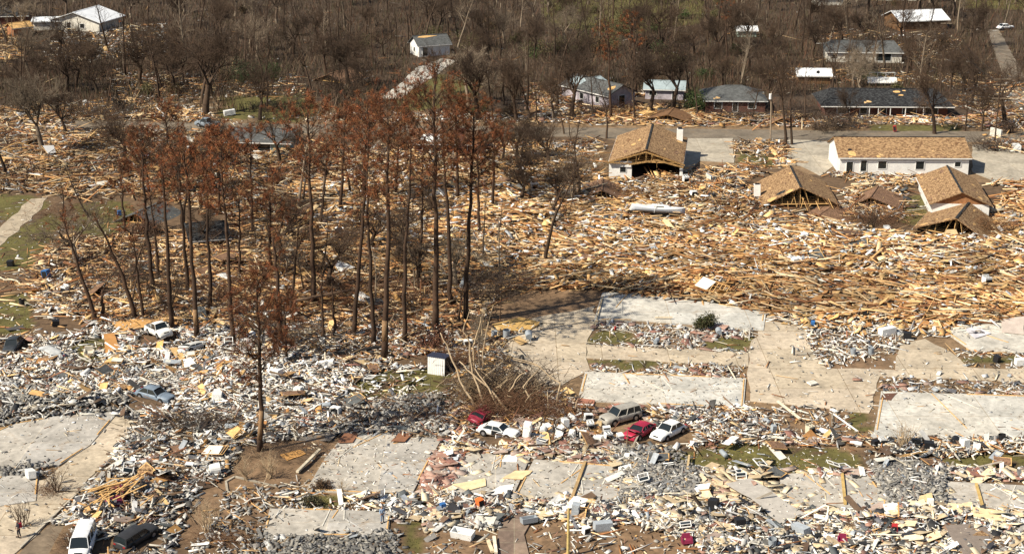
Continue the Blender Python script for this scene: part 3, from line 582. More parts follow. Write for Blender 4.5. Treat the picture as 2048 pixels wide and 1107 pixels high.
# landmarks the labels refer to: photo point of the ground, words
LM = [(1316, 430, "stranded white sailboat"), (1290, 352, "tan-roofed house with bare trusses"), (1600, 412, "tan roof fallen at an angle"), (1810, 347, "long white house"), (1920, 420, "white gabled house at the right"),
      (1905, 470, "collapsed tan roof at the right"), (1740, 415, "small brown roof wreck"), (1200, 395, "dark V-shaped roof wreck"), (310, 810, "blue-grey sedan"), (995, 880, "white sedan with open door"), (1240, 855, "silver wagon"),
      (1278, 888, "crumpled red sedan"), (1336, 885, "white sedan beside the red one"), (325, 690, "white pickup"), (28, 708, "charcoal car at the left edge"), (165, 1107, "white van"), (275, 1095, "black hatchback"), (235, 1010, "maroon car under lumber"),
      (875, 745, "white ribbed shed"), (765, 1048, "person in blue"), (38, 1075, "person in dark clothes"), (520, 905, "lone rust-red pine in front"), (1090, 525, "lone bare tree in the lumber field"), (1405, 655, "green bush on the slab"), (1670, 735, "tan parking court"),
      (1330, 600, "long bleached slab"), (1320, 790, "slab behind the silver wagon"), (1900, 840, "wide pale slab"), (1980, 680, "slab at the right edge"), (100, 870, "grey slab at the left"), (750, 930, "stained slab"), (885, 945, "red brick patch"), (980, 950, "blue-grey slab"),
      (1160, 965, "slab with the sill beam"), (1310, 955, "cinder block heap"), (1670, 985, "broken grey slab"), (1830, 975, "right-hand block heap"), (1970, 1000, "grey slab near the right edge"), (1030, 1080, "brown entry walk"), (1136, 1107, "thin yellow post"),
      (1530, 905, "green verge"), (1970, 925, "right-hand green verge"), (870, 655, "tall pine with the broad rust crown"), (628, 610, "pine with the umbrella crown"), (195, 645, "leftmost leaning pine"), (768, 720, "forked dark pine"), (400, 675, "straight pine by the pickup"),
      (1000, 800, "uprooted tangle of pale limbs"), (50, 450, "grassy plot at the left edge"), (520, 300, "grey-roofed green house"), (885, 300, "white-walled wreck among pines"), (420, 480, "dark ruined roof among pines"), (1542, 280, "leaning utility pole"), (1990, 285, "cross-armed utility pole"),
      (1470, 222, "hip-roofed brick house"), (1770, 230, "long charcoal-roofed brick house"), (1240, 210, "lilac gabled house"), (140, 60, "white metal roof top left"), (1500, 300, "debris-strewn verge"), (1700, 1080, "dark litter at the bottom"), (1450, 850, "pile right of the white sedan"),
      (700, 840, "blue-grey rubble"), (150, 800, "charcoal rubble"), (700, 300, "pine grove"), (1750, 540, "dense lumber drift"), (1450, 520, "middle of the lumber field"), (1980, 560, "lumber by the right edge"), (800, 430, "lumber behind the pines"), (1100, 450, "lumber left of the sailboat"),
      (150, 330, "splintered wood at the upper left"), (500, 750, "white drift of boards"), (60, 740, "white drift at the left edge"), (1900, 1080, "bottom right corner"), (500, 950, "stump-dotted mud")]
LMX = np.array([[a, b] for a, b, _ in LM], float)
def cname(c):
    r, g, b = c
    v = max(c)
    if v < .09: return "black"
    if v < .2: return "dark brown" if r > b * 1.3 else "charcoal"
    if b > r * 1.05: return "blue-grey"
    if r > g * 1.7: return "brick-red" if g < b * 1.7 else "rust-brown"
    if r > b * 2.4: return "tan" if v > .5 else "brown"
    if r > b * 1.6: return "straw-coloured" if v > .55 else "dull brown"
    if v > .68: return "white"
    if v > .5: return "cream" if r > b * 1.15 else "pale grey"
    return "grey"
ORD = ["nearest", "second nearest", "third nearest", "fourth nearest", "fifth nearest", "sixth nearest", "seventh nearest", "eighth nearest", "ninth nearest"]
def relabel(items, nouns, group, cat):
    """items: (object, px, py, colour name, size word). Each gets a label that names its neighbour, its look and, among look-alikes, its order"""
    buckets = {}
    for it in items:
        o, px, py, cn, sz = it
        d = ((LMX[:, 0] - px)) ** 2 + ((LMX[:, 1] - py) * 2.2) ** 2; k = int(np.argmin(d)); dx, dy = px - LMX[k, 0], (py - LMX[k, 1]) * 2.2
        rel = ("right of" if dx > 0 else "left of") if abs(dx) > abs(dy) else ("in front of" if dy > 0 else "behind")
        buckets.setdefault((sz, cn, rel, k), []).append((d[k], o))
    for (sz, cn, rel, k), li in buckets.items():
        li.sort(key=lambda t: t[0]); the = "the " + LM[k][2]
        for i, (_, o) in enumerate(li):
            if len(li) == 1: s = f"{sz} {cn} {nouns} {rel} {the}"
            elif len(li) <= 9: s = f"{ORD[i]} {sz} {cn} {nouns} {rel} {the}"
            else:
                j = i * 3 // len(li); s = f"{sz} {cn} {nouns} {('close by,', 'some way', 'farther away,')[j]} {rel} {the}"
            wds = s.split(); s = " ".join(wds[:16])
            tag(o, s, cat, f"{group} {rel} {the}" if len(li) > 9 else group)
NOUN = {'plank': ("splintered plank", "loose lumber planks", "plank"), 'white_board': ("broken board", "painted boards in the debris", "board"), 'plywood_sheet': ("broken plywood sheet", "plywood sheets in the debris", "plywood"),
        'siding_sheet': ("sheet of siding", "torn sheets of siding", "siding"), 'fibreboard_sheet': ("fibreboard sheet", "broken fibreboard sheets", "fibreboard"), 'concrete_block': ("masonry block", "tumbled masonry blocks", "block"),
        'roofing_sheet': ("torn roofing sheet", "torn roofing sheets", "roofing"), 'brick_slab': ("slab of brickwork", "fallen slabs of brickwork", "brickwork"), 'branch': ("bare broken branch", "broken branches in the debris", "branch")}
CAP = dict(plank=300, white_board=300, plywood_sheet=290, siding_sheet=290, fibreboard_sheet=200, concrete_block=290, roofing_sheet=200, brick_slab=120, branch=260)
for kind in cats:
    D = np.concatenate(buf[kind]); px, py = P(D[:, 0], D[:, 1], D[:, 2]); s = S(py)
    if 'scrap' in kind:
        V, Fc, cc = boxes(D, .32); tag(mesh_obj("debris_scraps" if kind == 'scrap' else 'household_litter', V, Fc, cc, M['litter']), "small scraps of wood, siding and shingle strewn everywhere" if kind == 'scrap' else "pale scraps of plaster, cloth and household litter strewn everywhere", "debris", kind="stuff"); continue
    vis = D[:, 3] * (D[:, 4] + .3 * D[:, 5]) * s * s * seen(px, py, -2)
    order = np.argsort(-vis); cap = CAP[kind]; top, rest = order[:cap], order[cap:]
    V, Fc, cc = boxes(D[rest], .06 if kind in ('plank', 'white_board', 'branch') else .3)
    nm = NOUN[kind]
    tag(mesh_obj(kind + "_litter", V, Fc, cc, M['litter'] if kind == 'branch' else M['debris']), f"countless smaller {nm[1]}", "debris", kind="stuff")
    items = []
    q3 = np.quantile(D[top, 3], [.33, .67])
    for i in top:
        d = D[i]; o = bpy.data.objects.new(kind, piece_mesh(kind, kind, d[3], d[4], d[5], d[9:12]))
        C.objects.link(o); o.location = d[:3]; o.rotation_euler = (d[8], d[7], d[6])
        items.append((o, px[i], py[i], cname(d[9:12]), "short" if d[3] < q3[0] else ("long" if d[3] > q3[1] else "medium")))
    relabel(items, nm[0], nm[1], nm[2])
# exec marker

# ---------------------------------------------------------------- buildings
def opening(root, side, t, z, w_, h_, L, W, dark=True, frame=True, name='window'):
    """a framed window or shade-dark doorway on one outer wall; t is the position along that wall"""
    d = .035
    ax = {'-y': (Vector((1, 0, 0)), Vector((0, -1, 0)), Vector((0, -W / 2, 0))), '+y': (Vector((1, 0, 0)), Vector((0, 1, 0)), Vector((0, W / 2, 0))),
          '-x': (Vector((0, 1, 0)), Vector((-1, 0, 0)), Vector((-L / 2, 0, 0))), '+x': (Vector((0, 1, 0)), Vector((1, 0, 0)), Vector((L / 2, 0, 0)))}[side]
    u, n, o = ax; c = o + u * t + Vector((0, 0, z + h_ / 2)) + n * d
    f = MB(); fw = .10
    for s in (-1, 1):
        f.bar(c + u * s * (w_ / 2) - Vector((0, 0, h_ / 2)), c + u * s * (w_ / 2) + Vector((0, 0, h_ / 2)), fw, fw)
        f.bar(c - u * (w_ / 2 - .05) + Vector((0, 0, s * h_ / 2)), c + u * (w_ / 2 - .05) + Vector((0, 0, s * h_ / 2)), fw * .8, fw * .9)
    fo = f.build(name, M['white'], root)
    p = MB(); a = c - n * .02 - u * (w_ / 2 - .04) - Vector((0, 0, h_ / 2 - .04)); e = u * (w_ - .08); k = Vector((0, 0, h_ - .08))
    p.slabq([a, a + e, a + e + k, a + k] if e.cross(k).dot(n) > 0 else [a + k, a + e + k, a + e, a], .012)
    p.build('pane' if name == 'window' else 'doorway_shade', M['glass'] if dark else M['white'], fo)  # a doorway is a dark sheet painting the shade inside
def gable(name, px, L, W, rz, wh, rise, roofm, wallm, label, cat="house", over=.5, open_=(), segA=None, trussA=False, gableA=True, anchor='c', hip=0.0, group=None, z=0.0, tilt=(0, 0), skirt=None, patches=(), walls='-y +y -x +x'):
    """ridge along local x. anchor 'a': px is the middle of the -x end; 'f': the middle of the -y wall; 'c': the centre"""
    q = G(*px); r = math.radians(rz); X = Vector((math.cos(r), math.sin(r), 0)); Y = Vector((-math.sin(r), math.cos(r), 0))
    if anchor == 'a': q = q + X * L / 2
    if anchor == 'f': q = q + Y * W / 2
    root = empty(name, (q.x, q.y, z), r, label, cat, group); root.rotation_euler = (tilt[0], tilt[1], r)
    th = .14; wl = walls.split()
    def wall_box(c, s): MB().box(c, s).build('wall', wallm, root)
    if '-y' in wl: wall_box((0, -W / 2 + th / 2, wh / 2), (L - 2 * th, th, wh))
    if '+y' in wl: wall_box((0, W / 2 - th / 2, wh / 2), (L - 2 * th, th, wh))
    if '+x' in wl: wall_box((L / 2 - th / 2, 0, wh / 2), (th, W, wh))
    if '-x' in wl:
        for y0, y1 in (segA if segA is not None else [(-W / 2, W / 2)]): wall_box((-L / 2 + th / 2, (y0 + y1) / 2, wh / 2), (th, y1 - y0, wh))
    MB().box((0, 0, .06), (L - .3, W - .3, .12)).build('shaded_floor_deck', M['dark'], root)  # floor coloured near-black to paint the shadow indoors
    rt = .12; sl = rise / (W / 2); ez = wh - over * sl
    rx = L / 2 + over; hx = rx - hip * W / 2
    apex = [(-hx, 0, wh + rise), (hx, 0, wh + rise)]
    for s in (-1, 1):
        a, b = (-rx, s * (W / 2 + over), ez), (rx, s * (W / 2 + over), ez)
        pts = [a, b, apex[1], apex[0]] if s < 0 else [b, a, apex[0], apex[1]]
        k_ = 10; mb = MB(); mb.slabq([(p[0], p[1], p[2] + rt) for p in pts], rt)
        mb.build('roof', roofm, root)
        f = MB(); f.bar((-rx, s * (W / 2 + over + .02), ez - .03), (rx, s * (W / 2 + over + .02), ez - .03), .05, .18); f.build('gutter', M['white'], root)
    if hip > 0:
        for s in (-1, 1):
            pts = [(s * rx, s * (W / 2 + over), ez + rt), (s * rx, -s * (W / 2 + over), ez + rt), (s * hx, 0, wh + rise + rt)]
            mb = MB(); p = pts if s < 0 else pts; mb.slabq([p[1], p[0], p[2]] if s > 0 else [p[1], p[0], p[2]], rt); mb.build('roof', roofm, root)
    else:
        for s in (-1, 1):
            if s < 0 and not gableA: continue
            x = s * (L / 2 - th / 2); mb = MB()
            mb.add([(x - th / 2, -W / 2, wh), (x - th / 2, W / 2, wh), (x - th / 2, 0, wh + rise), (x + th / 2, -W / 2, wh), (x + th / 2, W / 2, wh), (x + th / 2, 0, wh + rise)],
                   [(0, 2, 1), (3, 4, 5), (0, 3, 5, 2), (1, 2, 5, 4), (0, 1, 4, 3)])
            mb.build('gable_wall', skirt if (skirt and s < 0) else wallm, root)
    rc = MB(); rc.bar((-hx, 0, wh + rise + rt + .01), (hx, 0, wh + rise + rt + .01), .34, .06); rc.build('ridge_cap', M['darkroof'] if roofm in (M['tanroof'],) else roofm, root)
    if trussA:
        for i in range(5):
            x = -L / 2 + .1 + i * 1.3; t = MB(); zt = wh - .05
            t.bar((x, -W / 2, zt), (x, W / 2, zt), .08, .14)
            for s in (-1, 1):
                t.bar((x, s * W / 2, zt + .1), (x, 0, zt + rise - .06), .08, .14)
                for j in (1, 2, 3): t.bar((x, s * W * j / 8, zt), (x, s * W * (j - .5 if j % 2 else j) / 8, zt + rise * (1 - (j - (.5 if j % 2 else 0)) / 4) - .08), .06, .09)
            t.bar((x, 0, zt), (x, 0, zt + rise - .1), .08, .1); t.build('truss', M['wood'], root)
    for k in open_: opening(root, k[0], k[1], k[2], k[3], k[4], L, W, name=k[5] if len(k) > 5 else 'window')
    for (s, x0, u0, w_, h_, m_) in patches:                     # bare or torn places on a slope, u is measured down from the ridge
        n_ = 7; mb = MB(); pts = []
        for i in range(n_):
            a = 6.2832 * i / n_; f_ = R.uniform(.6, 1.15); xx = x0 + math.cos(a) * w_ / 2 * f_; uu = u0 + math.sin(a) * h_ / 2 * f_
            uu = min(max(uu, .1), W / 2 + over - .05); pts.append((xx, s * uu, wh + rise - uu * sl + rt + .03))
        nrm = (Vector(pts[1]) - Vector(pts[0])).cross(Vector(pts[2]) - Vector(pts[0]))
        if nrm.z < 0: pts.reverse()
        mb.slabq(pts, .02); mb.build('bare_patch' if m_ is not M['dark'] else 'roof_hole_shade', m_, root)  # a hole is a near-black sheet painting the shade below
    if roofm in (M['tanroof'],) :                                # torn shingle spots and a ragged eave
        for s in (-1, 1):
            for i in range(9):
                mm = (M['brownroof'], M['darkwood'], M['brownroof'], M['wood'])[i % 4]; x0 = R.uniform(-L * .46, L * .46); u0 = R.choice((R.uniform(.4, W / 2), W / 2 + over - .15)); w_ = R.uniform(.5, 2.2); h_ = R.uniform(.2, .7)
                mb = MB(); pts = []
                for k in range(6):
                    a = 6.2832 * k / 6; f_ = R.uniform(.5, 1.2); uu = min(max(u0 + math.sin(a) * h_ / 2 * f_, .1), W / 2 + over - .04); pts.append((x0 + math.cos(a) * w_ / 2 * f_, s * uu, wh + rise - uu * sl + rt + .025))
                if (Vector(pts[1]) - Vector(pts[0])).cross(Vector(pts[2]) - Vector(pts[0])).z < 0: pts.reverse()
                mb.slabq(pts, .015); mb.build('torn_shingle_patch', mm, root)
    return root

B3 = math.radians
# wrecked tan-roofed house with bare trusses
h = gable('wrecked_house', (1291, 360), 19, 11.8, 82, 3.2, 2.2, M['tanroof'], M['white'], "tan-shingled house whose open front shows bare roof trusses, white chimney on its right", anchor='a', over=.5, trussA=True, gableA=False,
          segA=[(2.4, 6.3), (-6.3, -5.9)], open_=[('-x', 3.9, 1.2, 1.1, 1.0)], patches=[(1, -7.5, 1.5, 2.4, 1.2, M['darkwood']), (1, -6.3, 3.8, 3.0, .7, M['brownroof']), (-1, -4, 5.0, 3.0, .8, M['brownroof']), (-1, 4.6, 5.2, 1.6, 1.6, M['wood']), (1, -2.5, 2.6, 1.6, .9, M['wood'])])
t = MB(); x = -10.1
t.bar((x, -6.4, 2.6), (x, -1.9, 3.7), .12, .28); t.bar((x, 2.9, 2.8), (x, -1.9, 3.7), .12, .28); t.bar((x, -1.9, 3.7), (x, -1.9, 2.4), .06, .08); t.bar((x, 6.6, 2.95), (x, 0, 5.05), .12, .24); t.bar((x, -6.6, 2.95), (x, 0, 5.05), .12, .24); t.bar((x, 6.2, 3.0), (x, 2.9, 2.95), .1, .16)
for y in (4.6, 3.2, 1.7, 0, -1.0, -3.2, -4.7): t.bar((x + .02, y, 2.9 if y > 0 else 3.3), (x + .02, y * .96, 5.0 - abs(y) * .32), .08, .12); t.build('porch_truss', M['wood'], h)
c_ = MB(); c_.box((6.2, -5.1, 4.5), (1.1, 1.1, 2.2)); ch = c_.build('chimney', M['white'], h)
MB().box((6.2, -5.1, 5.75), (.7, .7, .3)).build('chimney_cap', M['dark'], ch)
# roof fallen at an angle, bare frame in front
h = gable('fallen_roof_house', (1600, 424), 16, 11.2, 86, 1.0, 2.7, M['tanroof'], M['darkwood'], "tan-roofed house collapsed onto broken frames, white chimney box at its left", anchor='a', trussA=True, gableA=False, segA=[(-6.2, -5.2)], tilt=(-.03, .045),
          patches=[(1, -7.9, 1.6, 2.0, 1.6, M['wood']), (1, -7.6, 4.4, 2.4, 1.8, M['wood']), (1, -6.2, 3.0, 1.6, 2.0, M['darkroof']), (-1, 5, 1.6, 1.2, .8, M['brownroof'])], walls='+y -y -x')
c_ = MB(); c_.box((-1.5, 6.3, 1.9), (1.0, 1.0, 1.9)); ch = c_.build('chimney', M['white'], h); MB().box((-1.5, 6.3, 2.93), (.7, .7, .14)).build('chimney_cap', M['dark'], ch)
for i in range(16):
    t = MB(); y = R.uniform(-6, 6); t.bar((-8.6 - R.random(), y, .1), (-8.4 - R.random() * .5, y + R.uniform(-1.6, 1.6), R.uniform(1, 2.4)), .07, .12); t.build('stud', M['darkwood'] if i % 2 else M['wood'], h)
# long white house
gable('white_house', (1807, 350), 22.2, 11, -1, 3.2, 2.2, M['tanroof'], M['white'], "long white house with tan shingle roof, torn eave at its left end", anchor='f', over=.4,
      open_=[('-y', -9.4, .05, 1.2, 2.3, 'door'), ('-y', -7.0, .6, 1.1, 2.0), ('-y', -3.8, 1.1, 1.5, 1.4), ('-y', 2.7, 1.0, 1.5, 1.5), ('-y', 9.2, 1.5, 1.1, .9)],
      patches=[(-1, -9.0, 4.8, 1.7, 1.9, M['wood']), (-1, -9.2, 3.7, .8, .7, M['dark']), (-1, -4.6, 5.6, .9, .7, M['wood']), (-1, -8, 5.7, 2.6, .5, M['brownroof'])])
# right-hand gabled house
gable('white_house', (1919, 436), 16.5, 8.8, 83, 2.3, 1.9, M['tanroof'], M['white'], "white house with brown gable boards and tan roof behind the collapsed roof at the right", anchor='a', skirt=mat('brown_gable_boards', (.30, .14, .06), .8, noise=.4),
      open_=[('-x', -1.6, 1.0, .9, 1.0), ('+y', -3, .6, 1.6, 1.3)], patches=[(-1, -6.8, 3.2, 1.6, .7, M['wood'])])
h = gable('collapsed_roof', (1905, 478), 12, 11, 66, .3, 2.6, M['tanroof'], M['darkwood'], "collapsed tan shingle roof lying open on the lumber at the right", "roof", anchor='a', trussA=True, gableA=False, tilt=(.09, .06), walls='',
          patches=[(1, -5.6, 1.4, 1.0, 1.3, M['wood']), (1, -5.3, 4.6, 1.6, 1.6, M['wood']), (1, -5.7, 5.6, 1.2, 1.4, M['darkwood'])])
gable('collapsed_roof', (1742, 418), 8, 7.6, 70, .1, 1.7, M['brownroof'], M['darkwood'], "small brown roof lying between the fallen house and the white gabled house", "roof", tilt=(-.12, .05), anchor='a', gableA=False, trussA=True, walls='')
gable('collapsed_roof', (1203, 404), 7, 9.5, 86, .1, 1.9, M['brownroof'], M['darkwood'], "dark V-shaped roof wreck just in front of the trussed house", "roof", anchor='a', gableA=False, trussA=True, walls='')
gable('collapsed_roof', (1640, 440), 6, 8, 60, .05, .9, M['brownroof'], M['darkwood'], "low brown roof slope lying in front of the fallen tan roof", "roof", anchor='a', gableA=False, trussA=True, walls='')
gable('collapsed_roof', (1335, 245), 6, 11, 74, .1, 1.5, M['darkwood'], M['darkwood'], "brown broken roof by the road in front of the lilac house", "roof", anchor='a', gableA=False, trussA=True, walls='')
gable('collapsed_roof', (275, 447), 7, 7, 70, .2, 1.5, M['greyroof'], M['offwhite'], "small grey roof wreck beside the green lot at the left", "roof", anchor='a', gableA=False, trussA=True, walls='+y')
gable('ruined_house', (420, 494), 5.6, 6, 20, 1.5, 1.5, M['darkroof'], M['darkwood'], "dark ruined house with sagging roof among the pine trunks", anchor='f', over=.4, tilt=(.04, .02))
# beyond the road
r_ = gable('lilac_house', (1243, 214), 15, 7.2, 128, 2.9, 1.7, M['greyroof'], M['lilac'], "lilac gabled house with torn grey roof and pale metal lean-to", anchor='a', over=.5, skirt=M['lilac'], open_=[('-x', 0, .1, 1.7, 2.4, 'door'), ('+y', -4, .8, 1.2, 1.3), ('+y', 1, .8, 1.2, 1.3)],
           patches=[(1, -6.2, 1.6, 2.2, 1.6, M['wood']), (1, 5, 2, 5, 3, M['bluemetal'])])
gable('lilac_outbuilding', (1328, 199), 8, 6, -8, 2.3, 1.1, M['bluemetal'], M['lilac'], "low lilac outbuilding with pale metal roof right of the lilac house", anchor='f', open_=[('-y', 2.2, .1, 1.1, 2.0, 'door'), ('-y', -2.4, .8, 1.6, 1.0)])
gable('metal_roof_shelter', (1172, 188), 7, 6, 35, 2.5, .9, M['bluemetal'], M['lilac'], "pale metal lean-to behind the left end of the lilac house", "shelter", anchor='c')
gable('brick_house', (1470, 224), 12.2, 10.5, -2, 2.5, 1.9, M['greyroof'], M['brick'], "brick house with dark grey hipped roof beside the tall bare twin trees", anchor='f', hip=.9, open_=[('-y', -3.5, .7, 1.6, 1.3), ('-y', 0, .1, 1.1, 2.1, 'door'), ('-y', 3.4, .7, 1.6, 1.3)])
h = gable('brick_house', (1772, 233), 24.5, 10.5, -2, 2.6, 2.0, M['darkroof'], M['brick'], "long low brick house with patchy charcoal roof and white porch posts", anchor='f', over=1.1, hip=.5,
          open_=[('-y', -8.9, .5, 2.0, 1.7), ('-y', -4.6, .5, 1.5, 1.8), ('-y', -.6, .1, 1.2, 2.1, 'door'), ('-y', 4.6, .3, 2.8, 1.7), ('-y', 9.0, .5, 2.6, 1.6)], patches=[(-1, 2.6, 1.2, 1.6, .8, M['wood']), (-1, 3.2, 2.4, 1.2, .6, M['wood']), (-1, 4.2, .8, .8, .5, M['wood'])])
for x in (-7.6, -3.6, -1.8, .6, 3.6, 7.2): MB().bar((x, -6.2, 0), (x, -6.2, 2.25), .14, .14).build('porch_post', M['white'], h)
h = gable('grey_house', (1728, 125), 17.5, 9, -4, 2.6, 1.8, M['greyroof'], M['offwhite'], "pale grey house with porch half hidden behind the leaning white tree", anchor='f', hip=.4, open_=[('-y', 4.5, .4, 3.6, 1.8), ('-y', -4, .8, 1.2, 1.2), ('-y', -7, .8, 1.2, 1.2)])
gable('shed', (1628, 168), 7.0, 4.4, -3, 2.0, 1.0, M['metalroof'], M['darkwood'], "dark wooden shed under a white metal roof with a slot in it", "shed", anchor='f', over=.5, patches=[(-1, .9, 1.4, .9, 1.7, M['dark'])])
gable('garage', (860, 108), 8.0, 6.0, 24, 2.9, 1.7, M['greyroof'], M['white'], "small white garage with brown roof at the head of the pale driveway", "garage", anchor='c', patches=[(-1, -1.0, .5, 5.2, .8, M['wood'])], open_=[('-x', 0, .9, .9, 1.1), ('-y', -2.4, .1, 1.4, 2.1, 'door')])
gable('metal_roof_house', (152, 62), 12, 14, 74, 2.7, 2.2, M['metalroof'], M['offwhite'], "house with bright white metal roof at the upper left", anchor='a', over=.8, open_=[('-x', 2, .1, 1.2, 2.1, 'door'), ('-x', -2, .8, 1.4, 1.2)])
gable('metal_roof_porch', (98, 57), 7, 6, 5, 2.4, .6, M['metalroof'], M['offwhite'], "low white-roofed porch left of the bright metal roof house", "porch", anchor='c')
gable('metal_roof_house', (1830, 55), 13.5, 10, 12, 2.8, 1.8, M['metalroof'], M['darkwood'], "house with white metal roof near the top right street", anchor='c', over=.6)
gable('dark_roof_house', (15, 45), 12, 10, 10, 2.6, 1.9, M['darkroof'], M['brick'], "dark-roofed house at the top left corner", anchor='c')
gable('low_shed', (1492, 72), 4.8, 3.4, 0, 1.8, .7, M['metalroof'], M['palegreen'], "tiny pale-roofed shed deep in the woods right of centre", "shed", anchor='c')
gable('far_house', (1655, 8), 8, 6, 5, 2.4, 1.2, M['metalroof'], M['offwhite'], "pale roof just showing at the top edge right of centre", anchor='c')
gable('far_house', (1790, -2), 12, 7, -5, 2.5, 1.4, M['greyroof'], M['offwhite'], "grey-roofed house at the top edge behind the white metal roof", anchor='c')
gable('green_house', (516, 308), 11.8, 8.4, -7, 2.4, 1.4, M['greyroof'], M['palegreen'], "pale green house with plain grey roof seen between the pines", anchor='f', over=.6, open_=[('-y', -1.2, .4, 7.2, 1.7, 'door')])
h = gable('burst_house', (890, 312), 11, 8, -3, 2.4, 1.3, M['brownroof'], M['brick'], "brick house with white inner wall laid bare behind the rust pines", anchor='f', patches=[(-1, -1.5, 2.2, 6.0, 3.4, M['white'])], open_=[('-y', -3.4, .3, 1.4, 1.6), ('-y', 2.8, .1, 2.6, 2.0, 'door')])
MB().box((3.0, -4.2, 2.6), (1.2, .8, 5.2)).build('brick_chimney', M['brick'], h)
gable('collapsed_roof', (660, 165), 8, 8, 60, .3, 1.6, M['brownroof'], M['darkwood'], "brown roof wreck in the woods left of the pale driveway", "roof", anchor='a', gableA=False, trussA=True, walls='')
gable('broken_brick_wall', (40, 72), 5, 4, 40, 2.6, .9, M['wood'], mat('orange_brick', (.42, .19, .09), .8, noise=.3), "orange brick shell of a house below the dark roof at top left", "ruin", anchor='c')
# flatbed with rail lying behind the long brick house
q = G(1763, 170); h = empty('flatbed_trailer', (q.x, q.y, .2), B3(-3), "white flatbed with a tubular rail, a pale tree fallen across it", "trailer"); h.rotation_euler = (B3(25), 0, B3(-3))
MB().box((0, 0, 1.0), (6.4, 2.2, .3)).build('bed', M['white'], h); mb = MB()
for x in (-2.8, -1, .8, 2.8): mb.bar((x, 1.0, 1.1), (x, 1.0, 2.4), .09)
mb.bar((-2.8, 1.0, 2.4), (2.8, 1.0, 2.4), .09); mb.build('rail', M['white'], h)
for x in (-1.2, 0): MB().tube([(x, -1.2, .55), (x, -.9, .55)], .42, 12).build('wheel', M['tyre'], h)
# ribbed shed on its side among debris
q = G(872, 749); h = empty('storage_shed', (q.x, q.y, 0), B3(-22), "white ribbed storage shed with a black roof standing tilted by the pines", "shed"); h.rotation_euler = (B3(-4), 0, B3(-22))
MB().box((0, .8, 1.05), (2.2, 1.5, 2.1)).build('cabinet', M['black'], h); mb = MB()  # black sides paint the shade on the flank away from the sun
for i in range(9): mb.box((-1.0 + i * .25, .02, 1.05), (.16, .07, 2.1))
mb.box((0, .045, 1.05), (2.2, .03, 2.1)); mb.build('ribbed_front', M['white'], h)
MB().box((0, .8, 2.16), (2.4, 1.7, .12)).build('roof', mat('navy_lid', (.03, .035, .06), .5), h)

# ---------------------------------------------------------------- sailboat hull
def boat(px, L, yaw, label):
    q = G(*px); root = empty('sailboat', (q.x, q.y, .95), yaw, label, "sailboat"); root.rotation_euler = (B3(1), B3(2), yaw)
    n = 14; V = []; Fc = []; prof = []
    for i in range(n + 1):
        t = i / n; x = -L / 2 + L * t; wd = .95 * math.sin(math.pi * min(1, (t * .92 + .10))) ** .65 if t < 1 else .02
        wd = max(wd, .03); dz = .85 + .18 * (2 * t - 1) ** 2; prof.append((x, wd, dz))
        for (fy, fz) in ((1, dz), (.97, .55), (.62, .18), (0, 0), (-.62, .18), (-.97, .55), (-1, dz)): V.append((x, wd * fy, fz))
    for i in range(n):
        for j in range(6): a = i * 7 + j; Fc.append((a, a + 1, a + 8, a + 7))
    Fc.append(tuple(range(6, -1, -1))); Fc.append(tuple(n * 7 + j for j in range(7)))
    mb = MB(); mb.add(V, Fc); mb.build('hull', mat('boat_gelcoat', (.56, .60, .66), .35, noise=.08), root, True)
    mb = MB(); V = []; Fc = []
    for x, wd, dz in prof: V += [(x, -wd * .99, dz + .002), (x, 0, dz + .07), (x, wd * .99, dz + .002)]
    for i in range(n):
        for j in range(2): a = i * 3 + j; Fc.append((a, a + 3, a + 4, a + 1))
    mb.add(V, Fc); mb.build('deck', M['white'], root)
    mb = MB(); mb.add([(-1.2, -.5, .9), (2.0, -.42, .9), (2.0, .42, .9), (-1.2, .5, .9), (-1.0, -.4, 1.25), (1.5, -.32, 1.2), (1.5, .32, 1.2), (-1.0, .4, 1.25)], [(4, 5, 6, 7), (0, 1, 5, 4), (1, 2, 6, 5), (2, 3, 7, 6), (3, 0, 4, 7)]); cb = mb.build('cabin', M['white'], root)
    mb = MB(); mb.box((.1, -.462, 1.06), (1.5, .04, .12)); mb.build('cabin_window', M['glass'], cb)
    mb = MB(); mb.box((-2.6, 0, .93), (1.6, .8, .08)); mb.build('cockpit_well', M['offwhite'], root)
    mb = MB(); mb.bar((-.6, -1.0, .2), (-.4, -.9, 1.0), .12, .05); mb.bar((-.4, -.9, 1.0), (-.3, .2, 1.3), .12, .05); mb.build('strap', M['white'], root)
    mb = MB(); mb.bar((-L / 2 + .2, 0, .98), (-L / 2 - .25, 0, .1), .06, .4); mb.build('rudder', M['white'], root)
    mb = MB(); mb.bar((-3.9, .95 * .8, .62), (3.0, .8, .62), .03, .05)
boat((1316, 436), 8.4, B3(-8), "white sailboat hull without a mast stranded on the lumber field")

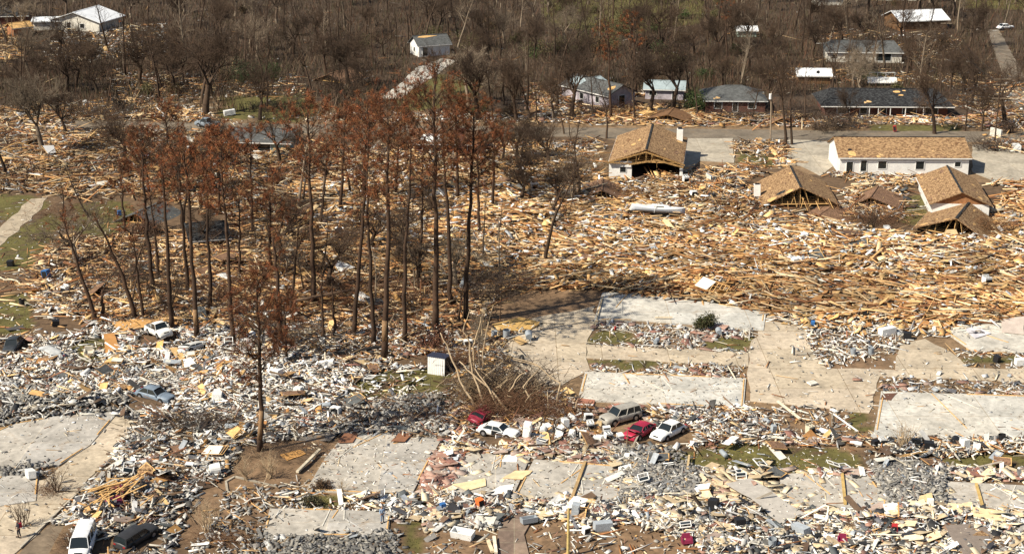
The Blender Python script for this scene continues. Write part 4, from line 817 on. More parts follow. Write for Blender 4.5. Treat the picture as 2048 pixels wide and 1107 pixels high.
# ---------------------------------------------------------------- vehicles
def paint(name, c, r=.45): return mat(name, tuple(v * .93 + .012 for v in c), r, noise=.28, nscale=1.1, spec=.4)
def car(name, rear, front, color, style, label, cat="car", L=4.6, W=1.76, H=1.42, tilt=(0, 0), z=0.0, hood_up=False, door_open=False, crush=0.0, nwheel=4, group="cars thrown about by the storm"):
    a, b = G(*rear), G(*front); c = (a + b) / 2; yaw = math.atan2(b.y - a.y, b.x - a.x)
    zb = z
    root = empty(name, (c.x, c.y, zb), yaw, label, cat, group); root.rotation_euler = (B3(tilt[0]), B3(tilt[1]), yaw)
    hw = W / 2; belt = {'sedan': .88, 'wagon': .98, 'pickup': 1.02, 'van': 1.08}[style] * H / {'sedan': 1.42, 'wagon': 1.62, 'pickup': 1.7, 'van': 1.9}[style]
    hood = belt - .06; x0, x1 = -L / 2, L / 2
    st = {'sedan': [(0, .70, .50, .80), (.03, .88, .56, .97), (.10, 1, .98, 1), (.30, 1, 1, 1), (.66, 1, 1, 1), (.78, 1, .94, .99), (.93, .96, .84, .94), (.985, .86, .70, .84), (1, .76, .56, .72)],
          'wagon': [(0, .84, .6, .92), (.02, .95, .98, .99), (.10, 1, 1, 1), (.30, 1, 1, 1), (.68, 1, 1, 1), (.80, 1, .94, .98), (.94, .95, .84, .92), (.985, .86, .72, .84), (1, .78, .58, .74)],
          'pickup': [(0, .92, .55, .98), (.005, .97, .60, 1), (.10, 1, .60, 1), (.42, 1, .60, 1), (.425, 1, 1, 1), (.72, 1, 1, 1), (.80, 1, .97, .99), (.96, .95, .90, .94), (1, .86, .74, .84)],
          'van': [(0, .92, .7, .95), (.02, .98, 1, 1), (.10, 1, 1, 1), (.5, 1, 1, 1), (.80, 1, 1, 1), (.86, 1, .95, .98), (.95, .95, .86, .92), (.99, .88, .76, .86), (1, .82, .62, .78)]}[style]
    V = []; Fc = []
    for t, wf, hf, sf in st:
        x = x0 + L * t; y = hw * wf; top = .42 + (belt - .42) * hf
        if crush: top += R.uniform(-.10, .04) * crush
        prof = [(0, .24), (y * .86, .22), (y * .97, .34), (y, .55), (y * .985, max(top - .10, .57)), (y * .90, top), (y * .45, top + .035), (0, top + .05)]
        full = prof + [(-yy, zz_) for yy, zz_ in prof[-2:0:-1]]
        V += [(x, yy, zz_) for yy, zz_ in full]
    k = 14
    for i in range(len(st) - 1):
        for j in range(k): p, q = i * k + j, i * k + (j + 1) % k; Fc.append((p, p + k, q + k, q))
    Fc.append(tuple(range(k))); Fc.append(tuple((len(st) - 1) * k + j for j in range(k))[::-1])
    pm = paint(name + '_paint', color)
    mb = MB(); mb.add(V, Fc); body = mb.build('body', pm, root, True)
    for p in body.data.polygons: p.use_smooth = True
    cab = {'sedan': (.13, .70, .27, .565), 'wagon': (.015, .72, .055, .60), 'pickup': (.43, .74, .45, .66), 'van': (.01, .88, .02, .78)}[style]
    b0, b1, t0, t1 = [x0 + L * v for v in cab]; yb, yt = hw * .90, hw * .74; zt = H - crush * .35; bz = belt - .02
    gl = MB(); gl.add([(b0, -yb, bz), (b1, -yb, bz), (b1, yb, bz), (b0, yb, bz), (t0, -yt, zt - .03), (t1, -yt, zt - .03), (t1, yt, zt - .03), (t0, yt, zt - .03)],
                      [(0, 1, 5, 4), (1, 2, 6, 5), (2, 3, 7, 6), (3, 0, 4, 7)]); gl.build('windows', M['glass'], root)
    rf = MB(); n = 6; V = []; Fc = []
    for i in range(n + 1):
        x = t0 + (t1 - t0) * i / n - (.04 if i == 0 else 0) + (.04 if i == n else 0); f = .03 * math.sin(math.pi * i / n)
        V += [(x, -yt - .02, zt - .05), (x, -yt * .8, zt + f), (x, 0, zt + .03 + f - crush * .12 * (i % 2)), (x, yt * .8, zt + f), (x, yt + .02, zt - .05)]
    for i in range(n):
        for j in range(4): p = i * 5 + j; Fc.append((p, p + 5, p + 6, p + 1))
    rf.add(V, Fc); rf.build('roof', pm, root, True)
    pl = MB()
    def lerp(u, v): return tuple(u[i] for i in range(3)), tuple(v[i] for i in range(3))
    for s in (-1, 1):
        pl.bar((b0, s * (yb + .005), bz), (t0, s * (yt + .01), zt - .03), .07, .07); pl.bar((b1, s * (yb + .005), bz), (t1, s * (yt + .01), zt - .03), .06, .06)
        m = {'sedan': (.5,), 'wagon': (.30, .62), 'pickup': (), 'van': (.35, .68)}[style]
        for v in m: pl.bar((b0 + (b1 - b0) * v, s * (yb + .005), bz), (t0 + (t1 - t0) * v, s * (yt + .01), zt - .03), .08, .05)
    pl.build('pillars', pm, root)
    r = .32 if style in ('sedan',) else .36
    for i, (fx, s) in enumerate([(.19, -1), (.19, 1), (.80, -1), (.80, 1)][:nwheel]):
        x = x0 + L * fx
        ar = MB(); ar.tube([(x, s * (hw - .10), r + .03), (x, s * (hw + .012), r + .03)], r + .07, 18); ar.build('wheel_arch_shade', M['dark'], root)  # dark disc on the body side paints the shaded arch recess
        ty = MB(); ty.tube([(x, s * (hw - .20), r - .01), (x, s * (hw + .02), r - .01)], r, 18); to = ty.build('wheel', M['tyre'], root)
        MB().tube([(x, s * (hw + .0), r - .01), (x, s * (hw + .035), r - .01)], r * .58, 12).build('rim', M['chrome'], to)
    for s in (-1, 1):
        MB().box((x1 - .10, s * hw * .58, hood - .16), (.12, .34, .14)).build('headlight', mat('headlight_lens', (.55, .56, .56), .2), root)
        MB().box((x0 + .03, s * hw * .66, belt - .20), (.10, .26, .14)).build('tail_light', mat('tail_light_lens', (.30, .02, .02), .3), root)
        MB().box((b1 - .12, s * (hw + .06), belt + .02), (.12, .14, .12)).build('wing_mirror', pm, root)
    MB().box((x1 - .02, 0, .42), (.16, W * .86, .18)).build('bumper', pm if style != 'pickup' else M['chrome'], root)
    MB().box((x0 + .02, 0, .44), (.16, W * .88, .18)).build('bumper', pm if style != 'pickup' else M['chrome'], root)
    MB().box((x1 + .005, 0, hood - .17), (.10, W * .36, .12)).build('grille', M['black'], root)
    if style == 'pickup':
        MB().box((x0 + L * .215, 0, .80), (L * .38, W * .84, .06)).build('bed_floor', M['dark'], root)
        for s in (-1, 1): MB().box((x0 + L * .215, s * (hw - .06), .92), (L * .41, .08, .28)).build('bed_side', pm, root)
        MB().box((x0 + .05, 0, .92), (.07, W - .2, .28)).build('tailgate', pm, root)
    if hood_up:
        mb = MB(); mb.slabq([(x1 - 1.2, -hw * .85, hood + .06), (x1 - .25, -hw * .8, hood + .62), (x1 - .25, hw * .8, hood + .45), (x1 - 1.2, hw * .85, hood + .06)], .04); mb.build('hood', pm, root)
    if door_open:
        mb = MB(); s = door_open; mb.box((.55, s * (hw + .32), .62), (.10, .75, .62), (0, 0, B3(22) * s)); d = mb.build('door', pm, root)
        MB().box((.02, s * (hw + .012), .62), (.9, .02, .50)).build('door_gap_shade', M['dark'], root)  # dark sheet on the body paints the shade inside the doorway
    return root
car('sedan_car', (276, 794), (346, 810), (.17, .22, .28), 'sedan', "blue-grey sedan parked askew on rubble at the left", L=4.8, z=.25, tilt=(0, 2))
car('sedan_car', (960, 864), (1034, 878), (.78, .78, .77), 'sedan', "white sedan with its near door hanging open beside the uprooted limbs", L=4.5, door_open=-1, z=.05, tilt=(0, 1), crush=.3)
car('sedan_car', (955, 845), (972, 833), (.24, .012, .035), 'sedan', "dark red car mostly hidden behind the white sedan with the open door", L=3.9, z=.1, crush=1, tilt=(12, 0))
car('station_wagon', (1277, 832), (1203, 852), (.33, .31, .27), 'wagon', "silver-beige wagon standing behind the crumpled red sedan", "station wagon", L=4.7, W=1.86, H=1.66, z=.05)
car('sedan_car', (1303, 856), (1254, 886), (.36, .012, .045), 'sedan', "crumpled bright red sedan with buckled fender between wagon and white sedan", L=4.4, z=.05, hood_up=True, crush=.5)
car('sedan_car', (1362, 858), (1311, 884), (.80, .80, .79), 'sedan', "white sedan right beside the crumpled red one", L=4.6, z=.05)
car('pickup_truck', (301, 664), (340, 692), (.76, .75, .71), 'pickup', "white pickup truck heaved up in front of the leaning pines", "pickup truck", L=4.9, W=1.85, H=1.72, z=.55, tilt=(4, -6))
car('sedan_car', (366, 712), (410, 694), (.55, .55, .53), 'sedan', "crushed pale car right of the white pickup", L=4.2, z=.15, crush=1.2, tilt=(-8, 4))
car('sedan_car', (38, 686), (18, 712), (.025, .03, .035), 'sedan', "charcoal car half buried at the left edge", L=4.5, z=.0, tilt=(6, 0))
car('van', (176, 1076), (158, 1122), (.78, .79, .80), 'van', "white van with dark windscreen at the bottom left edge", "van", L=4.7, W=1.9, H=1.95, z=.0)
car('hatchback_car', (243, 1100), (304, 1066), (.022, .022, .024), 'wagon', "black hatchback with its rear smashed open beside the white van", L=4.4, W=1.75, H=1.45, z=.05, tilt=(4, -3))
car('sedan_car', (246, 975), (224, 1026), (.17, .01, .05), 'sedan', "maroon car lying under a heap of yellow lumber", L=4.4, z=.05, crush=1.0)
car('pickup_truck', (434, 256), (396, 252), (.20, .24, .28), 'pickup', "blue-grey pickup stopped on the far road between the pines", "pickup truck", L=5.0, H=1.75, z=.05)
car('sedan_car', (1994, 60), (2026, 58), (.76, .77, .78), 'sedan', "white car far off on the street at top right", L=4.6, z=.12)
car('sedan_car', (128, 730), (82, 700), (.50, .51, .50), 'sedan', "flattened pale car in the white drift left of the pickup", L=4.4, z=.1, crush=1.5)

# ---------------------------------------------------------------- people
def skin_obj(name, pts, edges, rad, m, parent, root=0, sub=1):
    me = bpy.data.meshes.new(name); me.from_pydata(pts, edges, []); me.materials.append(m)
    o = link(bpy.data.objects.new(name, me), parent); o.modifiers.new("skin", 'SKIN'); 
    if not me.skin_vertices: 
        bpy.context.view_layer.objects.active = o
    sv = me.skin_vertices[0].data
    for i, r_ in enumerate(rad): sv[i].radius = (r_, r_); sv[i].use_root = (i == root)
    s = o.modifiers.new("sub", 'SUBSURF'); s.levels = s.render_levels = sub
    for md in o.modifiers:
        if md.type == 'SKIN': md.use_smooth_shade = True
    return o
def person(px, yaw, shirt, pants, hairc, label, lean=0.0, arm=(0, 0)):
    q = G(*px); root = empty('person', (q.x, q.y, .16), yaw, label, "person")
    sk = mat('skin', (.42, .26, .18), .6)
    pts = [(0, 0, .93), (0, 0, 1.10), (0, .02 + lean * .3, 1.32), (0, .02 + lean * .45, 1.43), (0, .02 + lean * .6, 1.50), (0, .0 + lean * .7, 1.58), (0, -.01 + lean * .8, 1.68), (0, 0 + lean * .8, 1.735)]
    rad = [.13, .12, .14, .07, .055, .075, .085, .05]; ed = [(i, i + 1) for i in range(7)]
    nose = len(pts); pts.append((0, -.10 + lean * .75, 1.61)); rad.append(.02); ed.append((5, nose))
    fing = []
    for s, av in ((-1, arm[0]), (1, arm[1])):
        b = len(pts); sh = (s * .19, .02 + lean * .4, 1.38)
        el = (s * .25, .02 - av * .12 + lean * .3, 1.10); wr = (s * .25, -.06 - av * .30 + lean * .3, .88 + av * .22)
        pts += [sh, el, wr, (wr[0], wr[1] - .02, wr[2] - .07)]; rad += [.062, .045, .03, .036]; ed += [(2, b), (b, b + 1), (b + 1, b + 2), (b + 2, b + 3)]
        for f in range(4):
            k = len(pts); L = (.065, .08, .075, .058)[f]; yy = wr[1] - .05 + f * .02
            pts += [(wr[0], yy, wr[2] - .12), (wr[0] - s * .02, yy - .01, wr[2] - .12 - L)]; rad += [.009, .008]; ed += [(b + 3, k), (k, k + 1)]
        k = len(pts); pts += [(wr[0] - s * .02, wr[1] - .06, wr[2] - .06), (wr[0] - s * .03, wr[1] - .085, wr[2] - .10)]; rad += [.011, .009]; ed += [(b + 3, k), (k, k + 1)]
    for s in (-1, 1):
        b = len(pts); pts += [(s * .09, 0, .86), (s * .11, -.03 + .05 * s, .48), (s * .12, .02 + .06 * s, .09), (s * .13, -.14 + .06 * s, .04)]; rad += [.095, .062, .042, .038]
        ed += [(0, b), (b, b + 1), (b + 1, b + 2), (b + 2, b + 3)]
    skin_obj('body', pts, ed, rad, sk, root)
    sp = [pts[0], pts[1], pts[2], pts[3]]; sr = [.155, .15, .17, .085]; se = [(0, 1), (1, 2), (2, 3)]
    for j, s in enumerate((-1, 1)):
        b = len(sp); o = 9 + j * 14; sp += [pts[o], pts[o + 1], pts[o + 2]]; sr += [.078, .06, .046]; se += [(2, b), (b, b + 1), (b + 1, b + 2)]
    skin_obj('shirt', sp, se, sr, shirt, root)
    sp = [(0, 0, .96)]; sr = [.16]; se = []
    for s in (-1, 1):
        b = len(sp); sp += [(s * .09, 0, .84), (s * .11, -.03 + .05 * s, .48), (s * .12, .02 + .06 * s, .12)]; sr += [.11, .08, .07]; se += [(0, b), (b, b + 1), (b + 1, b + 2)]
    skin_obj('trousers', sp, se, sr, pants, root)
    skin_obj('hair', [(0, .02 + lean * .8, 1.66), (0, .03 + lean * .8, 1.74), (0, -.03 + lean * .8, 1.77)], [(0, 1), (1, 2)], [.09, .08, .05], hairc, root)
    for s in (-1, 1):
        mb = MB(); mb.box((s * .13, -.07 + .06 * s, .045), (.11, .29, .09)); mb.build('shoe', M['black'], root)
    return root
person((765, 1047), B3(20), mat('blue_shirt', (.22, .30, .42), .9), mat('faded_jeans', (.16, .21, .30), .9), mat('grey_cap', (.25, .27, .3), .9), "person in light blue shirt and jeans standing on a bare slab", arm=(.7, .2))
p_ = person((39, 1076), B3(-50), mat('dark_jacket', (.02, .02, .03), .9), mat('dark_trousers', (.015, .018, .03), .9), mat('dark_hair', (.02, .015, .012), .9), "person in black clothes with a crimson pack walking by the leaning shrubs", lean=-.05, arm=(.3, .5))
q = p_.location; mb = MB(); mb.box((q.x + .16, q.y + .02, q.z + 1.22), (.26, .30, .44), (0, 0, B3(-50))); mb.v = mb.v; bp = mb.build('backpack', mat('crimson_cloth', (.35, .02, .04), .8))
tag(bp, "crimson pack worn by the person in black clothes", "backpack")

# ---------------------------------------------------------------- household things
def copy_tree(o, parent=None):
    c = o.copy(); C.objects.link(c); c.parent = parent
    for ch in list(o.children): copy_tree(ch, c)
    return c
dirtw = mat('dirty_enamel', (.72, .72, .70), .4, noise=.15, nscale=2); dirtg = mat('grey_enamel', (.34, .37, .40), .45, noise=.2); beige = mat('beige_enamel', (.62, .56, .42), .5, noise=.2)
def mk_box(name, w_, d, h, m, kind):
    r_ = empty(name); mb = MB(); mb.box((0, 0, h / 2), (w_, d, h)); mb.build('cabinet', m, r_)
    if kind == 'washer':
        MB().box((0, d * .40, h + .06), (w_ * .98, d * .16, .12)).build('control_panel', m, r_); MB().box((0, -.05, h + .012), (w_ * .8, d * .6, .024)).build('lid', M['white'], r_)
    if kind == 'dryer':
        MB().box((0, d * .40, h + .06), (w_ * .98, d * .16, .12)).build('control_panel', m, r_); MB().tube([(0, -d / 2 - .03, h * .55), (0, -d / 2 + .01, h * .55)], w_ * .32, 16).build('drum_door', M['black'], r_)
    if kind == 'fridge':
        for z0, z1 in ((.05, h * .66), (h * .68, h - .02)):
            dd = MB().box((0, -d / 2 - .03, (z0 + z1) / 2), (w_ - .02, .06, z1 - z0)).build('door', m, r_); MB().box((w_ * .38, -d / 2 - .085, (z0 + z1) / 2), (.03, .04, (z1 - z0) * .5)).build('handle', M['chrome'], dd)
    if kind == 'stove':
        MB().box((0, d * .44, h + .09), (w_, d * .1, .18)).build('back_panel', m, r_)
        for x in (-.17, .17):
            for y in (-.15, .13): MB().tube([(x, y, h - .01), (x, y, h + .015)], .09, 12).build('burner', M['black'], r_)
        MB().box((0, -d / 2 - .02, h * .5), (w_ * .9, .04, h * .55)).build('oven_door', M['black'], r_)
    if kind == 'cabinet':
        MB().box((0, -d / 2 - .005, h / 2), (w_ * .84, .02, h * .8)).build('dark_front', M['dark'], r_)  # dark sheet paints the shaded inside; on televisions it is the screen
    return r_
def mk_cyl(name, r, h, m, hollow):
    r_ = empty(name); mb = MB(); n = 16
    if hollow:
        V = []
        for rr, z in ((r * .85, 0), (r, h), (r * .93, h), (r * .8, .05)): V += [(rr * math.cos(6.2832 * i / n), rr * math.sin(6.2832 * i / n), z) for i in range(n)]
        F_ = [(k * n + i, k * n + (i + 1) % n, (k + 1) * n + (i + 1) % n, (k + 1) * n + i) for k in range(3) for i in range(n)] + [tuple(range(n))[::-1], tuple(3 * n + i for i in range(n))]
        mb.add(V, F_); mb.build('shell', m, r_); MB().tube([(0, 0, .055), (0, 0, .07)], r * .78, n).build('dark_bottom', M['dark'], r_)
    else:
        mb.tube([(0, 0, 0), (0, 0, h * .04), (0, 0, h * .96), (0, 0, h)], [r * .9, r, r, r * .86], n); mb.build('tank', m, r_, True); MB().tube([(0, 0, h), (0, 0, h + .08)], .05, 8).build('pipe_stub', M['chrome'], r_)
    return r_
def mk_tub(m):
    r_ = empty('bathtub'); mb = MB(); o = [(-.8, -.38), (.8, -.38), (.8, .38), (-.8, .38)]; V = [(x * .95, y * .9, 0) for x, y in o] + [(x, y, .5) for x, y in o] + [(x * .88, y * .78, .5) for x, y in o] + [(x * .76, y * .6, .12) for x, y in o]
    F_ = [(i, (i + 1) % 4, 4 + (i + 1) % 4, 4 + i) for i in range(4)] + [(4 + i, 4 + (i + 1) % 4, 8 + (i + 1) % 4, 8 + i) for i in range(4)] + [(8 + i, 8 + (i + 1) % 4, 12 + (i + 1) % 4, 12 + i) for i in range(4)] + [(12, 13, 14, 15), (3, 2, 1, 0)]
    mb.add(V, F_); mb.build('basin', m, r_); MB().tube([(-.66, 0, .5), (-.66, 0, .62), (-.56, 0, .62)], .02, 6).build('spout', M['chrome'], r_); return r_
def mk_sofa(m):
    r_ = empty('armchair'); MB().box((0, 0, .25), (.85, .8, .34)).build('seat', m, r_); MB().box((0, .38, .6), (.85, .2, .7)).build('backrest', m, r_)
    for s in (-1, 1): MB().box((s * .48, 0, .36), (.16, .86, .56)).build('armrest', m, r_)
    return r_
def mk_matt(m):
    r_ = empty('mattress'); mb = MB(); mb.box((0, 0, .13), (1.9, 1.35, .24)); mb.build('pad', m, r_); e = MB()
    for z in (.02, .24): e.box((0, 0, z), (1.93, 1.38, .03))
    e.build('piping', M['offwhite'], r_); return r_
def mk_wheel():
    r_ = empty('loose_tyre'); mb = MB(); n, k = 18, 8; V = []; F_ = []
    for i in range(n):
        a = 6.2832 * i / n
        for j in range(k): b = 6.2832 * j / k; rr = .26 + .09 * math.cos(b); V.append((rr * math.cos(a), rr * math.sin(a), .1 + .1 * math.sin(b)))
    for i in range(n):
        for j in range(k): F_.append((i * k + j, ((i + 1) % n) * k + j, ((i + 1) % n) * k + (j + 1) % k, i * k + (j + 1) % k))
    mb.add(V, F_); mb.build('rubber_ring', M['tyre'], r_, True); MB().tube([(0, 0, .05), (0, 0, .13)], .19, 12).build('rim', M['chrome'], r_); return r_
blue = mat('blue_plastic', (.04, .14, .36), .4); red = mat('red_plastic', (.42, .03, .03), .5); maroon = mat('maroon_cloth', (.22, .02, .06), .8); orange = mat('orange_plastic', (.75, .16, .04), .5); greyp = mat('grey_plastic', (.28, .31, .34), .5)
PROTO = {'washer': mk_box('washing_machine', .7, .7, .95, dirtw, 'washer'), 'dryer': mk_box('clothes_dryer', .7, .7, .95, dirtw, 'dryer'), 'fridge': mk_box('refrigerator', .8, .75, 1.75, dirtw, 'fridge'), 'gfridge': mk_box('refrigerator', .8, .75, 1.7, dirtg, 'fridge'),
         'stove': mk_box('stove', .76, .66, .9, dirtw, 'stove'), 'bstove': mk_box('stove', .76, .66, .9, beige, 'stove'), 'cab': mk_box('kitchen_cabinet', .9, .6, .8, dirtw, 'cabinet'), 'dcab': mk_box('television_set', .8, .6, .7, M['black'], 'cabinet'),
         'heater': mk_cyl('water_heater', .28, 1.4, dirtw, False), 'gheater': mk_cyl('water_heater', .30, 1.4, greyp, False), 'bin': mk_cyl('trash_bin', .36, .8, greyp, True), 'bbin': mk_cyl('trash_bin', .36, .85, M['black'], True), 'wbin': mk_cyl('plastic_bucket', .34, .6, dirtw, True),
         'tub': mk_tub(dirtw), 'gtub': mk_tub(greyp), 'chair': mk_sofa(maroon), 'wchair': mk_sofa(mat('cream_cloth', (.60, .55, .45), .9)), 'matt': mk_matt(dirtw), 'bmatt': mk_matt(blue), 'tyre': mk_wheel(), 'ocrate': mk_box('plastic_crate', .9, .6, .5, orange, 'cabinet'), 'rcrate': mk_box('plastic_crate', .8, .5, .45, red, 'cabinet'),
         'bcrate': mk_box('plastic_crate', .7, .5, .5, blue, 'cabinet')}
WORDS = {'washer': ("white washing machine", "washing machine"), 'dryer': ("white front-loading dryer", "dryer"), 'fridge': ("white refrigerator", "refrigerator"), 'gfridge': ("grey refrigerator", "refrigerator"), 'stove': ("white stove", "stove"), 'bstove': ("cream stove", "stove"),
         'cab': ("white cabinet with open front", "cabinet"), 'dcab': ("black television set", "television"), 'heater': ("white water heater", "water heater"), 'gheater': ("grey water heater", "water heater"), 'bin': ("grey trash bin", "bin"), 'bbin': ("black trash bin", "bin"), 'wbin': ("white plastic bucket", "bucket"),
         'tub': ("white bathtub", "bathtub"), 'gtub': ("grey bathtub", "bathtub"), 'chair': ("maroon armchair", "armchair"), 'wchair': ("cream armchair", "armchair"), 'matt': ("white mattress", "mattress"), 'bmatt': ("blue mattress", "mattress"), 'tyre': ("loose tyre", "tyre"), 'ocrate': ("orange crate", "crate"),
         'rcrate': ("red crate", "crate"), 'bcrate': ("blue crate", "crate")}
used = set()
#  kind, x, y, lie (0 upright, 1 on its side, 2 on its back), scale
HH = [('washer', 1118, 872, 0, 1), ('dryer', 1144, 880, 0, 1), ('dryer', 1166, 881, 0, 1), ('washer', 1188, 884, 1, 1), ('stove', 1215, 886, 0, 1), ('washer', 1130, 856, 0, 1), ('stove', 1182, 860, 0, 1), ('washer', 1238, 876, 2, .9), ('fridge', 1053, 884, 0, 1), ('cab', 1176, 842, 0, 1), ('heater', 1150, 846, 1, 1), ('dryer', 1100, 866, 1, 1),
      ('cab', 1206, 868, 1, 1), ('wbin', 1085, 872, 1, 1.2), ('bin', 1088, 888, 0, 1), ('tub', 926, 1078, 0, 1.35), ('matt', 970, 1046, 0, 1.0), ('gtub', 1058, 1048, 0, 1), ('gfridge', 1150, 1042, 0, .9), ('stove', 1128, 1036, 1, 1), ('gfridge', 1188, 1066, 2, 1), ('cab', 1172, 1072, 0, .8), ('bcrate', 888, 1022, 1, 1),
      ('ocrate', 955, 1020, 1, 1.2), ('gheater', 1605, 532, 1, 1.2), ('fridge', 1578, 528, 2, 1.1), ('fridge', 1782, 486, 2, 1.2), ('fridge', 1775, 472, 1, 1.1), ('stove', 1972, 574, 0, 1.4), ('cab', 1786, 566, 0, 1.2), ('matt', 1352, 556, 0, 1), ('matt', 1312, 522, 0, .9), ('fridge', 1608, 488, 1, 1.1), ('fridge', 1725, 492, 1, 1.2),
      ('dcab', 1240, 526, 0, 1.1), ('dcab', 1422, 402, 0, 1.2), ('cab', 1385, 398, 0, 1.2), ('stove', 1371, 372, 0, 1.3), ('bmatt', 1416, 364, 2, .95), ('cab', 1070, 386, 0, 1.4), ('dcab', 678, 472, 0, 1.3), ('cab', 936, 694, 0, 1.1), ('bin', 988, 676, 0, 1.1), ('bin', 1012, 676, 0, 1.3), ('bin', 1058, 684, 1, 1.3), ('tyre', 1042, 730, 1, 1.6),
      ('fridge', 438, 798, 2, 1.25), ('matt', 424, 806, 0, .9), ('wbin', 332, 828, 1, 1.1), ('bin', 308, 838, 0, 1), ('gheater', 638, 820, 1, 1), ('cab', 672, 832, 0, 1.2), ('gheater', 608, 866, 1, 1), ('gheater', 496, 856, 2, .9), ('gheater', 452, 862, 1, 1), ('wbin', 414, 876, 1, 1), ('matt', 344, 898, 0, .8), ('cab', 320, 894, 0, .9),
      ('cab', 380, 942, 0, .9), ('wbin', 420, 952, 2, 1.7), ('bbin', 338, 966, 0, 1.1), ('dcab', 292, 990, 0, 1), ('fridge', 58, 950, 2, .95), ('tub', 286, 944, 1, .8), ('matt', 1624, 770, 0, .55), ('bstove', 1620, 868, 0, 1.05), ('gfridge', 1545, 868, 0, .6), ('gheater', 1538, 850, 1, .8), ('stove', 1764, 892, 0, .9), ('heater', 1700, 890, 1, .9),
      ('washer', 1928, 902, 0, 1.1), ('washer', 1952, 906, 1, 1.1), ('bbin', 1906, 896, 1, 1.2), ('dcab', 1856, 902, 0, 1.2), ('dcab', 1832, 896, 0, 1.1), ('dcab', 1750, 896, 0, .9), ('bbin', 2004, 886, 0, 1.1), ('cab', 1982, 900, 0, 1.0), ('wbin', 646, 694, 0, 1.1), ('gfridge', 1588, 1062, 2, 1.05), ('bin', 1544, 1098, 0, 1.1),
      ('chair', 1684, 1090, 0, .8), ('chair', 1374, 1090, 0, .9), ('rcrate', 1782, 1072, 1, 1.2), ('bcrate', 1738, 1046, 1, 1.1), ('bmatt', 2000, 1096, 0, .6), ('bcrate', 318, 988, 1, .5), ('gfridge', 294, 998, 1, .6), ('dcab', 1480, 1058, 0, 1.2), ('dcab', 1418, 1020, 1, 1.3), ('gheater', 1452, 918, 1, .9), ('wbin', 1250, 922, 1, .9), ('tub', 1860, 1024, 1, .8),
      ('wchair', 178, 712, 0, 1.1), ('dcab', 112, 655, 0, 1.1), ('cab', 395, 600, 0, 1.0), ('stove', 130, 590, 0, 1.1), ('bbin', 44, 612, 0, 1.1), ('dcab', 22, 532, 0, 1.1), ('bcrate', 88, 560, 1, 1.8), ('bcrate', 240, 432, 1, 1.1), ('washer', 420, 345, 1, 1.4), ('fridge', 448, 232, 1, 1.3), ('cab', 790, 455, 0, 1.1), ('gheater', 925, 585, 1, 1.5), ('bmatt', 690, 555, 0, .6),
      ('fridge', 540, 760, 1, 1.0), ('washer', 590, 790, 1, 1.0), ('tub', 500, 700, 1, .9), ('stove', 560, 700, 1, .9), ('fridge', 640, 740, 2, 1), ('heater', 165, 760, 1, 1), ('dcab', 1730, 640, 0, 1.0), ('dcab', 1815, 678, 0, 1.2), ('bcrate', 1625, 655, 1, 1.0), ('fridge', 1760, 672, 2, 1.2), ('bin', 1706, 710, 0, 1.0), ('bin', 1742, 708, 0, 1.0),
      ('dcab', 1998, 726, 1, 1.0), ('fridge', 2030, 730, 2, 1.0), ('wbin', 1372, 678, 0, 1), ('bin', 1438, 672, 1, 1.1), ('bin', 1310, 690, 1, .9), ('rcrate', 1229, 660, 1, .5), ('matt', 1990, 275, 2, 1.4), ('fridge', 2035, 305, 1, 1.5), ('rcrate', 1786, 264, 1, 1.3)]
LABS = {}
for kind, x, y, lie, s_ in HH:
    src = PROTO[kind]
    if kind in used: o = copy_tree(src)
    else: o = src; used.add(kind)
    q = G(x, y); X, Y = np.array([q.x]), np.array([q.y]); z = float(over(X, Y)[0])
    a = R.uniform(-.6, .6) + (R.choice((0, 1.57)) if lie else 0)
    o.location = (q.x, q.y, z + .10 + (.33 * s_ if lie else 0)); o.scale = (s_,) * 3
    o.rotation_euler = (R.uniform(-.15, .15) + (1.45 if lie == 2 else 0), R.uniform(-.12, .12) + (1.5 if lie == 1 else 0), a)
    wd = WORDS[kind]; d = (LMX[:, 0] - x) ** 2 + ((LMX[:, 1] - y) * 2.2) ** 2; k = int(np.argmin(d)); dx, dy = x - LMX[k, 0], (y - LMX[k, 1]) * 2.2
    rel = ("right of" if dx > 0 else "left of") if abs(dx) > abs(dy) else ("in front of" if dy > 0 else "behind")
    st_ = ("upright", "tipped over", "lying flat")[lie]
    lb = f"{st_} {wd[0]} {rel} the {LM[k][2]}"; lb = ' '.join(lb.split()[:14]); LABS.setdefault(lb, []).append((d[k], o)); tag(o, lb, wd[1], f"ruined household {wd[1]}s")
for lb, li in LABS.items():
    if len(li) > 1:
        li.sort(key=lambda t_: t_[0])
        for i, (_, o) in enumerate(li): o["label"] = (ORD[i] + " " + lb)
for k in PROTO:
    if k not in used:
        for c__ in list(PROTO[k].children_recursive) + [PROTO[k]]: bpy.data.objects.remove(c__)

